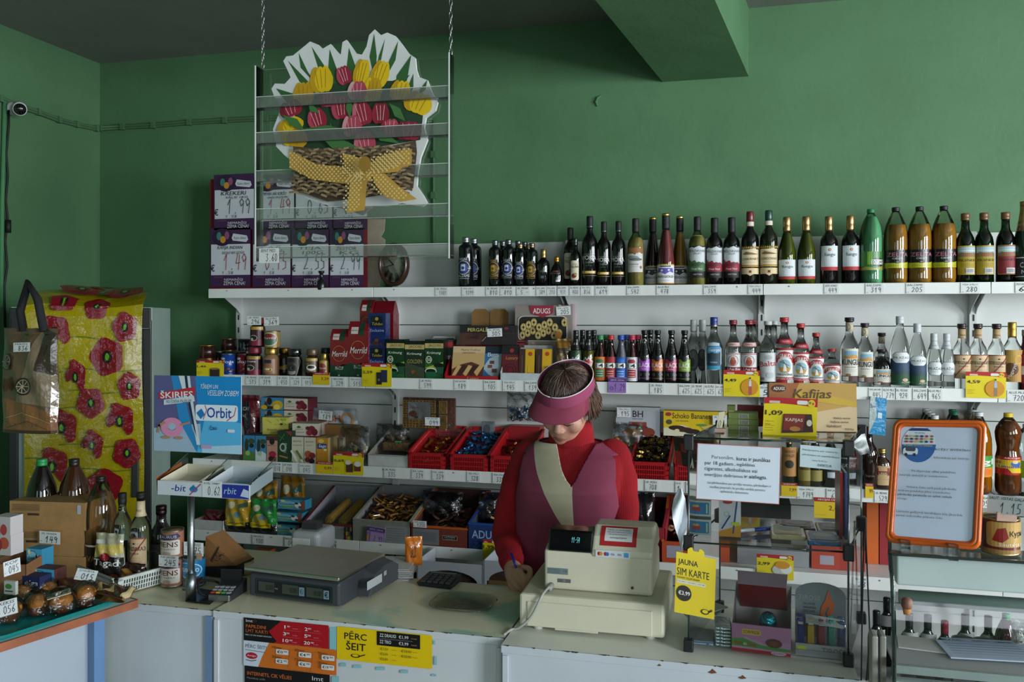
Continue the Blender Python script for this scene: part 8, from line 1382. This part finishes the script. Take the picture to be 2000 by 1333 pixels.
g=G();g.add([(xo-w/2,-.054,zf0),(xo+w/2,-.054,zf0),(xo+w/2,.10,zf0+.03),(xo-w/2,.10,zf0+.03)],[(0,1,2,3)],'#dfe3e6','acrylic')
for sx in(-1,0,1):x=xo+sx*w/2;g.add([(x,-.054,zf0),(x,.10,zf0+.03),(x,.10,zf0+zr+.02),(x,-.054,zf0+.045)],[(0,1,2,3)],'#dfe6e6','acrylic');g.tube([(x,-.054,zf0+.045),(x,.10,zf0+zr+.02)],.0018,'#c9d4d2','glass',6)
g.build('clear_tray',st)
def gbox(x0,x1,col,inn,side,label=None,full=False):
 g=G();P=[(x0,-.05),(x1,-.05),(x1,.09),(x0,.09)]
 for(a,b),(c,d_)in zip(P,P[1:]+P[:1]):
  za,zb2=zf0+.006+(b+.05)*.19,zf0+.006+(d_+.05)*.19;g.add([(a,b,za),(c,d_,zb2),(c,d_,zb2+.04),(a,b,za+.04)],[(0,1,2,3)],inn,'paper')
 g.add([(a,b,zf0+.008+(b+.05)*.19)for a,b in P],[(0,1,2,3)],inn,'paper');return g.build('gum_carton',st)
gbox(xo-w/2+.005,xo-.02,'#b9b3a0','#c6bfa8',0);gbox(xo+.012,xo+w/2-.006,'#a9b4ae','#b4bcc0',0)
wl=G();xx=xo-w/2-.006;wl.add([(xx,-.05,zf0+.0),(xx,.08,zf0+.03),(xx-.004,.08,zf0+.08),(xx-.004,-.05,zf0+.05)],[(0,1,2,3),(3,2,1,0)],'#b4561a','gloss');wl.build('orange_flap',st)
for k in range(3):
 gp=G();gp.box((0,0,0),(.085,.022,.010),'#8fb4cc','gloss');gp.art([('r',0,0,1,1,'#8fb8d0'),('i',.1,.2,.7,.85,'Orbit','#1c4a8c'),('r',.75,0,1,1,'#c9b45c')],.085,.022,lambda a,b,o:(a-.0425,b-.011,.0052+o),'gloss')
 tag(gp.build('gum_pack',loc=(bp_.x+xo+.095,bp_.y-.03+.035*k,ZT+zf0+.020+.0066*k)),'pale blue gum pack in the clear tray of the gum stand','gum pack','gum packs in the tray')
x0_,x1_=Xat(301,bp_.y+.1)-bp_.x,Xat(471,bp_.y+.1)-bp_.x;z0_,z1_=atY(380,884,bp_.y+.1).z-ZT,atY(380,735,bp_.y+.1).z-ZT;bw_,bh_=x1_-x0_,z1_-z0_
it=[('r',0,0,1,1,'#1c86c8'),('p',[(0,0),(.55,0),(.48,1),(0,1)],'#5a5a8c'),('p',[(0,0),(.56,0),(.54,.38),(0,.3)],'#9fb6cc'),('p',[(.2,1),(.3,1),(.45,.3),(.56,0),(.5,0),(.3,.4)],'#2c86c4'),('p',[(.5,0),(1,0),(1,.4),(.6,.5)],'#58b0e0'),('p',[(.56,0),(1,0),(1,.12),(.56,.08)],'#a9cfe4'),('p',[(.29,1),(.42,1),(.44,.8),(.48,.5),(.54,.1),(.5,.1),(.45,.4),(.42,.6),(.34,.8)],'#cfd8e0'),('p',[(.36,1),(.39,1),(.42,.7),(.50,.2),(.47,.3),(.42,.55),(.38,.8)],'#1a2c4c'),('p',[(.06,.68),(.48,.76),(.48,.86),(.06,.77)],'#b82a3c'),('T',.08,.695,.46,.80,'ŠKIRIES','#e6e8ec',2,.05),('p',[(.12,.61),(.48,.67),(.47,.74),(.12,.68)],'#cdd6de'),('t',.15,.635,.44,.69,'NO ĒDIENA PALIEKĀM','#1c2c4c',2,.05),('i',.54,.84,.74,.91,'TĪRIEM UN','#dfe8ee'),('i',.62,.75,.97,.82,'VESELIEM ZOBIEM','#dfe8ee'),('q',.49,.42,.97,.63,.03,'#dbe6f0'),('T',.62,.46,.9,.60,'Orbit','#1c3c98'),('p',[(.50,.52),(.56,.58),(.60,.50),(.55,.44)],'#2474b8'),('l',[(.58,.44),(.62,.56),(.60,.62)],.008,'#b83c4c'),('l',[(.85,.43),(.93,.50),(.95,.60)],.008,'#b83c4c'),('o',.22,.32,.13,.13,.085,'#d48ab0'),('e',.22,.33,.045,.045,'#9fb6cc'),('l',[(.13,.38),(.07,.34),(.06,.26)],.025,'#a88468'),('l',[(.33,.36),(.42,.39)],.022,'#a88468'),('e',.15,.185,.05,.02,'#a88468'),('e',.30,.185,.05,.02,'#a88468'),('T',.66,.3,.74,.36,'čau','#16306c',2,.1),('q',.86,.28,.94,.32,.01,'#cfd8e4'),('q',.56,.06,.68,.11,.01,'#b89ac0')]
g=G();sk=.02;g.box(((x0_+x1_)/2,.102,(z0_+z1_)/2),(bw_,.003,bh_),'#b9c2c8','paper');g.art(it,bw_,bh_,lambda a,b,o:(x0_+a,.1002-o,z0_+b),'gloss',eps=.00025);g.build('picture_board',st)
def onC(px,py):return atZ(px,py,ZT)
piens=[('r',0,0,1,1,'#9c6a54'),('p',[(.1,.8),(.2,.95),(.5,.86),(.8,.95),(.9,.8),(.75,.7),(.25,.7)],'#2c2c58'),('t',.22,.76,.78,.86,'TAURUS','#c9c4b8'),('q',.12,.12,.88,.68,.06,'#cfcac0'),('T',.18,.42,.82,.62,'PIENS','#5c2c2a'),('t',.26,.32,.74,.38,'ar kakao','#6a4a4a'),('e',.5,.18,.12,.08,'#b09a8c')]
c=onC(337,1142)
for k,l in enumerate(('brown PIENS condensed milk can, the lower of two','brown PIENS condensed milk can stacked on its twin')):tin(0,.0365,.092,c.y,ZT+.094*k,piens,'#9c6a54',l,'#a9a59c','can','can',.9,.1,x=c.x)
c2=onC(379,1141);tin(0,.0365,.092,c2.y,ZT,[('r',0,0,1,1,'#1c6c9c'),('e',.5,.6,.4,.3,'#bcd4dc'),('e',.5,.6,.37,.27,'#2a80b4'),('T',.2,.54,.8,.68,'МОЛОКО','#dfe8ea'),('e',.3,.2,.12,.08,'#a8784c'),('e',.45,.15,.1,.07,'#8c5c38'),('r',.6,.05,.9,.3,'#4a2420')],'#1c6c9c','blue condensed milk can beside the gum stand pole','#a9a59c','can','can',x=c2.x)
def pcc(px0,px1,py0,py1,p,num,label,tx=0,lean=0):
 return pcard(px0,px1,py0,py1,p,hand(num,NM[int(px0)%10]),label,tx=tx,lean=lean)
pcc(310,348,1086,1108,c.y-.042,'245','white price card reading 2.45 taped on the milk cans');pcc(359,397,1060,1086,c2.y-.03,'175','white price card reading 1.75 above the blue can')
tag(G().box((0,0,.0),(.02,.002,.02),'#b08a74','paper').build('paper_clip',loc=atY(389,1088,c2.y-.04)),'small pink clip under the 1.75 card','clip')
e=[atZ(385,1133,ZT),atZ(458,1126,ZT)];wb=thing('wedge_box','brown triangular display carton printed with wheat','box',(e[0].x,e[0].y+.05,ZT),-.05);L_=(e[1]-e[0]).length
g=G();tri=[(-.01,.0),(L_,0),(L_,.045),(.0,.135)];Mx=Matrix(((1,0,0,0),(0,0,1,0),(0,1,0,0),(0,0,0,1)));g.prism(tri,0,.10,'#8c6238','card',M=Mx);g.prism([(-.012,0),(L_+.003,0),(L_+.003,.045),(-.012,.03)],-.002,.102,'#17171a','card',M=Mx)
for k in range(9):a=.4+k*.13;g.tube([(.03+.003*k,-.0025,.05+.006*k),(.022+.004*k,-.0025,.058+.006*k)],.0018,'#1c1814','matte',5)
for k in range(40):rr=random.Random(k);g.ball((.058+.02*rr.uniform(-1,1),-.0025,.068+.016*rr.uniform(-1,1)),.0013,'#1c1814','matte',3)
g.build('carton',wb)
c=onC(472,1122);tp=thing('tape_roll','cream roll of packing tape beside the scale','tape roll',(c.x,c.y+.02,ZT));G().lathe([(.022,0),(.032,0),(.032,.04),(.022,.04),(.022,0)],'#b3a77a','gloss',seg=28).build('tape',tp);G().lathe([(.020,0),(.022,0),(.022,.04),(.020,.04),(.020,0)],'#8c7a5a','card',seg=28).build('core',tp)
c=onC(442,1166);tm=thing('card_terminal','small silver and black card terminal on the counter','card terminal',(c.x,c.y,ZT),.15)
g=G();g.add([(-.038,-.05,0),(.036,-.05,0),(.045,.06,0),(-.035,.06,0),(-.038,-.05,.018),(.036,-.05,.018),(.045,.06,.045),(-.035,.06,.045)],[(0,3,2,1),(4,5,6,7),(0,1,5,4),(1,2,6,5),(2,3,7,6),(3,0,4,7)],'#2b2c30','plastic');g.box((0,-.052,.012),(.07,.008,.02),'#a2a5a8','metal');g.build('case',tm,bevel=.003)
for i in range(4):
 for j in range(3):G().box((-.027+.017*i,-.035+.016*j,.0245+.004*j),(.013,.011,.004),['#a83434','#c0a030','#3c9c5c','#8f9296'][i]if j==0 else '#8f9296','plastic').build('key',tm)
g=G();g.box((0,.04,.055),(.07,.006,.04),'#1c1d20','gloss');g.build('screen_hood',tm)
g=G();g.tube(spl([(-.035,.05,.02),(-.07,.06,.03),(-.09,.0,.045),(-.075,-.03,.02),(-.05,-.03,.01)],5),.004,'#131316','rubber',8);g.build('cable',tm)
c=onC(556,1108);g=G();g.box((0,.08,.045),(.12,.15,.09),'#9a9ea0','plastic');pb=thing('label_printer','grey label printer with white paper behind the scale','printer',(c.x,c.y+.14,ZT));g.build('case',pb,bevel=.02,seg=4)
g=G();g.box((-.01,.0,.05),(.07,.004,.035),'#c6c9c6','paper');g.box((0,.07,.1),(.06,.05,.03),'#2b2d30','plastic');g.build('paper_slot',pb)
for k in range(9):
 c=onC(772,1128);rr=random.Random(k);tag(G().box((0,0,0),(.13,.16,.0012),'#c9c9c6' if k else '#b8b4ae','paper').build('paper_sheet',loc=(c.x-.01,c.y+.02,ZT+.003+.005*k),rz=.25+rr.uniform(-.12,.12)),'white sheet in the loose paper stack behind the scale','paper sheet','papers stacked behind the scale')
c=onC(800,1128);tag(bagmesh(.06,.10,.015,[('t',.3,.3,.6,.7,'SALDS','#3a1a10')],'#c06a1c','film').build('snack_packet',loc=(c.x,c.y+.04,ZT+.03),rz=.5),'orange packet lying on the papers behind the scale','packet')
for px,l in((880,'white carton with arched cut-out behind the calculator'),(1010,'white carton with arched cut-out behind the writing hand')):
 Y=3.72;x0,x1=Xat(px-65,Y),Xat(px+62,Y);w=x1-x0;zt_=atY(px,1100,Y).z;r_=thing('arched_carton',l,'box',((x0+x1)/2,Y,.12));h=zt_-.12
 g=G();A=[(-w/2,0),(-w/2*.9,0),(-w/2*.86,h-.09)]+[(w/2*.86*-cos(pi*k/12),h-.09+.055*sin(pi*k/12))for k in range(1,12)]+[(w/2*.86,h-.09),(w/2*.9,0),(w/2,0),(w/2,h),(-w/2,h)]
 for t in tess(A):g.prism(t,0,.004,'#b3b9c2','paper',M=Mx)
 for sx in(-1,1):g.box((sx*w/2,.12,h/2),(.004,.24,h),'#a9b0b8','paper')
 g.box((0,.1,h*.45),(w*.94,.18,h*.86),'#3a2418','card')
 for k in range(6):g.box((0,.006,h*.8-.035*k),(w*.9,.012,.02),['#6a5230','#8c7438'][k%2]if px>900 else '#2a1a14','card')
 g.build('carton',r_)
tag(G().box((0,0,.09),(.09,.12,.18),'#8c4a1c','film').build('snack_packet',loc=(Xat(500,3.9),3.95,.33)),'orange brown packet standing under the shelves behind the gum stand','packet')
tag(G().box((0,0,.1),(1.1,.3,.2),'#1c1a1c','card').build('dark_filler',loc=(Xat(640,4.2),4.25,.12)),'long dark carton on the floor deck under the shelves','box')  # dark block added to keep the space below the lowest shelf dark
#  covered fridge and the goods on the left
def atLT(px,py,t):return atT(px,py,t)
fc=atT(160,800,4.0);fa=radians(28);fr=thing('fridge','tall white fridge in the corner behind the stacked cardboard boxes','fridge',(fc.x,fc.y,0),fa);wf=.60;hz=1.74
g=G();g.box((0,.3,hz/2),(wf,.58,hz),'#9ab0a6','paint');g.build('cabinet',fr,bevel=.006);g=G()
for sx in(-1,1):g.box((sx*(wf/2-.018),-.004,hz/2-.03),(.036,.02,hz-.06),'#121415','plastic')
g.box((0,-.006,hz-.055),(wf-.004,.022,.10),'#141617','plastic');g.build('door_frame',fr,bevel=.003);g=G();g.box((wf/2-.065,-.028,.98),(.03,.03,.24),'#1c1e20','plastic');g.build('handle',fr,bevel=.004)
g=G();pts=[(-wf/2+.01,-.0185,hz-.1),(-wf/2+.01,-.0185,hz-.015),(wf/2-.01,-.0185,hz-.015),(wf/2-.01,-.0185,hz-.1),(-wf/2+.01,-.0185,hz-.1)];g.tube(pts,.0012,'#9aa6a0','chrome',5);g.build('trim_line',fr)
cw=wf*.84;z0=.75;ch=hz+.005-z0
def cov(a,b,o):
 x=a-cw/2+.015
 if b<=ch:return(x+.006*sin(b*6),-.030-.006*sin(a*26)*sin(b*5+1)-o,z0+b)
 c=b-ch;return(x,-.026+c*.9,z0+ch+.07*sin(min(1,c/.22)*pi/2)+.010*sin(a*14)+o)
it=[('r',0,0,1,1,'#9a8c08')]
H2=ch+.3
def pxu(px,py):return((px-58)/212.0,((1040-py)/438.0*ch)/H2)
for a in((75,648,130),(130,728,268),(70,728,140),(140,772,230),(70,800,150),(120,880,250),(60,905,140),(150,930,262),(140,665,262)):x,y=pxu(a[0],a[1]);x2,y2=pxu(a[2],a[1]+8);it.append(('l',[(x+(x2-x)*k/8,y+(y2-y)*k/8+.004*sin(k))for k in range(9)],.012,'#5c6c14'))
def poppy(px,py,rx,ry,rot,half=0):
 x,y=pxu(px,py);sx,sy=rx/212.0,ry/438.0*ch/H2
 def ring_(k,a0,a1,n=14):return[(x+sx*k*(cos(a+rot)*(1+.08*sin(5*a))),y+sy*k*(sin(a+rot)*(1+.08*sin(5*a))))for a in(a0+(a1-a0)*i/n for i in range(n+1))]
 if half:it.append(('p',ring_(1,-1.3,1.9)+[(x-sx*.1,y)],'#780a18'));it.append(('p',ring_(.85,1.9,3.3,6)+[(x,y)],'#6c0a18'))
 else:it.append(('p',ring_(1,0,2*pi*.999,24)[:-1],'#7a0b1a'));it.append(('p',ring_(.8,3.3,5.2,6)+[(x,y)],'#6e0b1a'))
 it.append(('e',x,y,sx*.3,sy*.34,'#1c0f14'));it.append(('e',x,y,sx*.12,sy*.2,'#5c9c1c'))
for a in((208,705,30,38,.3),(187,600,22,30,0),(115,655,28,34,.5,1),(240,645,22,30,.2),(152,745,18,34,.2,1),(248,765,20,28,.1),(178,797,24,30,.6),(228,835,26,36,.3,1),(125,845,28,36,.2,1),(178,882,20,30,.1,1),(240,900,24,30,.7),(108,922,28,38,.3,1),(200,965,32,34,0),(130,600,24,12,0),(150,548,40,30,0),(230,560,36,28,.4),(190,510,34,26,0)):poppy(*a)
g=G();g.art(it,cw,H2,cov,'film',eps=.0004,strip=cw/14,grid=H2/26);o=g.build('plastic_cover',loc=fr.location,rz=fa);tag(o,'yellow plastic sheet with red poppies covering the fridge front and top','plastic cover')
b0=atT(60,845,3.05);g0=thing('gift_bag','brown gift bag printed with old compasses hanging before the fridge','gift bag',b0);wb,hb=.232,.365
it=[('r',0,0,1,1,'#5c4a38'),('p',[(0,.35),(.4,.3),(1,.2),(1,0),(0,0)],'#7a5434'),('p',[(.35,.3),(1,.25),(1,.7),(.7,1),(.5,.6)],'#786a54'),('p',[(.7,.6),(1,.55),(1,.95),(.8,1)],'#3a3028'),('r',.1,0,1,.03,'#3a2a1e'),('l',[(.05,.12),(.5,.2),(.95,.1)],.008,'#a88a5c'),('l',[(.2,.05),(.6,.12),(.9,.04)],.006,'#3c2818')]
for x,y,r_ in((.18,.68,.13),(.55,.45,.13),(.02,.45,.10)):it+=[('e',x,y,r_,r_*.64,'#1c1814',24),('e',x,y,r_*.82,r_*.52,'#8c8470',24),('e',x,y,r_*.7,r_*.45,'#3a342c',24)]+[('l',[(x,y),(x+r_*.7*cos(k*pi/4),y+r_*.45*sin(k*pi/4))],.012,'#a89c80')for k in range(8)]
g=bagmesh(wb,hb,.03,it,'#5c4a38','film',taper=.02,flat=.9);g.build('bag_body',g0);g=G();g.tube([(-.03,0,hb-.01),(-.04,-.005,hb+.06),(-.01,0,hb+.16),(.03,0,hb+.1),(.06,-.005,hb-.01)],.014,'#17181a','fabric',8);g.build('strap',g0)
quad('price_card',atT(26,688,2.98),atT(58,687,2.98),atT(26,670,2.98),hand('836','MAISS'),'#b0b8b4','pale price card reading 8.36 on the compass gift bag','price card')
bt=[('l',[(.04,.88-.04*k),(.40,.88-.04*k)],.006,'#5c4630')for k in range(6)]+[('l',[(.1,.55),(.18,.55)],.01,'#3a2c20'),('r',.25,.5,.4,.58,'#3a2c20')]
q=atZ(95,1135,ZT)
for k,(a,b,y0,y1,l,tr)in enumerate(((48,160,1087,1137,'brown cardboard box at the bottom of the stack',[]),(24,154,1034,1088,'brown cardboard box in the middle of the stack with 1.49 card',bt),(26,160,981,1035,'brown cardboard box on top of the stack',bt+[('q',.9,.6,.95,.92,.02,'#a9aab4')]))):
 x,w_,h_,z=dims(a,b,y0,q.y,None,y1);carton('cardboard_box',a,b,y0,q.y,None,.16,tr,'#a07a4c',l,'box',py1=y1,m='card',rz=.12)
pcard(77,117,1039,1063,q.y-.03,hand('149','SĀJ. ODALIŅA'),'white price card reading 1.49 on the middle cardboard box')
def lb(px,py0,py1,t,R,prof,body,cap,labels,l,**k):
 c=atT(px,py1,t);H_=(py1-py0)*t/FPX;return bottle(prof,R,H_,body,cap,labels,label=l,loc=(c.x,c.y,max(c.z,ZT)),**k)
lb(82,918,1135,3.08,.052,'pet',('shiny','#140e0c'),(.94,'plastic','#1f8c4a'),[],'dark soft drink bottle with green cap behind the cardboard boxes',name='bottle')
lb(145,921,1135,3.10,.053,'pet',('shiny','#3a1c0c'),(.94,'plastic','#17120f'),[],'brown plastic beer bottle with black cap behind the cardboard boxes')
lb(197,935,1135,2.98,.050,'pet',('acrylic','#dcd6c4'),(.95,'plastic','#17120f'),[(.1,.36,1.4,[('r',0,0,1,1,'#241812'),('r',0,.93,1,1,'#b0a894'),('T',.3,.4,.8,.6,'KVASS','#8c6a3c')],'gloss')],'clear empty looking bottle with dark low label beside the boxes')
lb(239,963,1112,3.0,.033,'vod',CV,(.86,'rubber','#121214'),[(.02,.4,1.2,[('r',0,0,1,1,'#141416'),('T',.1,.7,.9,.86,'VODKA','#b9bcc0'),('i',.2,.35,.8,.5,'Graudu','#8a8c90')])],'clear vodka with black label and black cap behind the snack bag')
lb(275,962,1125,2.95,.035,'vod',CV,(.93,'rubber','#17151a'),[(.1,.48,1.2,spez)],'beige labelled vodka with red slash beside the white basket',neck=[(.72,.90,'paper','#c9b894',spn)])
lb(315,995,1138,2.98,.037,'beer',('shiny','#120c10'),(.88,'metal','#2c2022'),[(.1,.5,1.1,[('r',0,0,1,1,'#1c1417'),('o',.5,.5,.3,.3,.03,'#4a4038')])],'very dark bottle standing behind the milk cans')
wk=atZ(205,1146,ZT);bk=basket('plastic_basket','white slotted plastic basket with snack bags on the counter','basket',.29,.19,.058,.062,(wk.x-.015,wk.y-.02,ZT),col='#c9d0cc',rz=-.42,fl=.2)
bag('snack_bag',186,244,1042,wk.y+.02,ZT+.02,.02,[('r',0,0,1,1,'#a9a68c'),('p',[(0,.5),(1,.6),(1,.8),(0,.75)],'#c9b45c'),('p',[(.0,0),(1,0),(1,.5),(.5,.55),(0,.45)],'#15120f'),('e',.5,.52,.16,.08,'#8c1420'),('T',.08,.28,.92,.46,'Tagad','#d9d6cc'),('e',.2,.1,.14,.06,'#5c2c14'),('e',.5,.07,.16,.06,'#6c3418'),('e',.8,.1,.14,.06,'#5c2c14'),('r',.15,.8,.5,.88,'#c9ccc4')],'#a8a68c','snack bag reading Tagad standing in the white basket','snack bag',py1=None)
bag('snack_bag',230,286,1100,wk.y+.03,ZT+.03,.02,[('r',0,.6,1,1,'#2a1812'),('e',.4,.4,.3,.3,'#9c6a2c')],'#2a1812','dark brown chocolate snack bag lying in the white basket','snack bag')
quad('price_card',atT(144,1132,2.66),atT(184,1138,2.66),atT(152,1110,2.68),hand('015','JOGURTA'),'#c9d0d0','white price card reading 0.15 leaning on the white basket','price card')
tc_=atZ(85,1195,.83);tr=thing('tray','turquoise plastic tray of wrapped muffins on the wood edged table','tray',(tc_.x-.04,tc_.y,.8195),radians(76));g=G()
for(w0,d0,z0_),(w1,d1,z1_)in(((.40,.27,0),(.44,.31,.02)),):
 A1,B1=rrect(-w0/2,-d0/2,w0/2,d0/2,.05,6),rrect(-w1/2,-d1/2,w1/2,d1/2,.06,6);n=len(A1);C1=rrect(-w1/2-.008,-d1/2-.008,w1/2+.008,d1/2+.008,.065,6)
 g.add([(a,b,.003)for a,b in A1]+[(a,b,z1_)for a,b in B1]+[(a,b,z1_-.003)for a,b in C1]+[(a,b,0)for a,b in A1],[tuple(range(n))]+[(k*n+i,k*n+(i+1)%n,(k+1)*n+(i+1)%n,(k+1)*n+i)for k in range(3)for i in range(n)],'#179c9c','gloss')
g.build('tray_body',tr)
mk_=None
for i,(px,py,l)in enumerate(((74,1186,'muffin in clear film near the 0.56 card'),(118,1182,'muffin in clear film, middle one along the tray edge'),(166,1168,'muffin in clear film nearest the white basket'),(40,1168,'muffin in clear film behind the 0.56 card'),(88,1158,'muffin in clear film behind the front muffins'),(18,1200,'muffin in clear film below the 0.56 card'))):
 c=atZ(px,py+14,.826)
 if mk_ is None:
  m_=thing('muffin',l,'muffin',c);g=G();g.lathe([(.022,0),(.030,.026),(.034,.032),(.033,.042),(.024,.052),(.010,.057),(0,.058)],'#a8641c','baked',seg=22,colf=lambda z:'#6c3c1c' if z<.028 else '#b8742a');g.build('cake',m_)
  g=G();g.sheet(18,10,lambda u,v:((.052+.012*sin(u*31))*cos(2*pi*u)*sin(pi*(.15+.85*(1-v))*.5+.25),(.044+.01*sin(u*25))*sin(2*pi*u)*sin(pi*(.15+.85*(1-v))*.5+.25),.066*v+.002),'#e3e6e4','wrap');g.build('clear_film',m_);mk_=m_
 else:dup(mk_,c,i*1.1,l)
for i,(a,b,l)in enumerate((((158,1160),(244,1176),'chocolate striped wafer pack lying on the tray corner'),((70,1150),(170,1160),'clear film pack with brown cake behind the muffins'))):
 p,q_=atZ(a[0],a[1],.85),atZ(b[0],b[1],.85);p=(p+q_)/2 if 0 else p;an=atan2(q_.y-p.y,q_.x-p.x);g=bagmesh((q_-p).length,.055,.014,[('r',.1,0,.95,1,'#3a1c12'),('p',[(.2,.2),(.3,.8),(.5,.2),(.6,.8),(.7,.3)],'#c0a468'),('r',.9,.1,1,.9,'#c9b88c')]if i==0 else[('r',.1,.1,.8,.9,'#5c3420')],'#8a6a3c' if i==0 else '#a8a498','film',flat=.9);o=g.build('wafer_roll',loc=(p+q_)/2);o.rotation_euler=(radians(-62),0,an);tag(o,l,'wafer pack')
quad('price_card',atT(-4,1208,2.36),atT(35,1197,2.38),atT(-6,1178,2.38),hand('056','KEKSS'),'#c9cfd2','white price card reading 0.56 at the photo edge on the tray','price card');quad('price_card',atT(92,1172,2.52),atT(139,1158,2.54),atT(90,1163,2.56),hand('049'),'#b8b49c','pale price card reading 0.49 lying on the muffins','price card')
Yb_=q.y-.22
for a,b,y0,y1,c,it_,l,dy in((60,106,1112,1152,'#4a2420',goti[:9],'blue cow caramel box with brown side on the table',.0),(52,81,1073,1112,'#2c7c9c',goti[:9],'blue cow caramel box standing higher by the open carton',.03),(44,77,1127,1156,'#141c4a',[('r',0,0,1,1,'#141c4a'),('i',.1,.3,.9,.75,'elga','#c9ccd6')],'dark blue Selga biscuit box beside the cow caramels',-.05),(-12,20,1010,1046,'#b9b4b4',[('e',.6,.3,.2,.3,'#a83c3c'),('r',.1,.0,.4,.3,'#2c5c9c')],'white fruit tea box at the photo edge, upper one',-.02),(-12,21,1046,1085,'#b9b4b4',[('e',.6,.6,.3,.3,'#b0503c'),('e',.3,.5,.2,.3,'#8c2c2c')],'white fruit tea box at the photo edge, lower one',-.02)):
 carton('biscuit_box' if 'iscuit' in l else 'caramel_box' if 'cow' in l else 'tea_box',a,b,y0,Yb_+dy,None,.05,it_,c,l,'box',py1=y1)
tray('open_carton',.12,.12,.12,.13,'#7a5434','#5c3e24',[],'open brown cardboard carton at the photo edge on the table','box',atZ(14,1180,.82),rz=.2)
carton('cracker_pack',8,30,1136,Yb_-.14,None,.01,[('e',.4,.6,.3,.2,'#3c7a34'),('r',.1,.2,.8,.3,'#444')],'#b0b4ac','white and green cracker pack below the 0.45 card','pack',py1=1162)
quad('price_card',atT(8,1128,2.42),atT(41,1117,2.44),atT(6,1100,2.42),hand('045','KOF'),'#c9cfd2','white price card reading 0.45 on the open brown carton','price card')
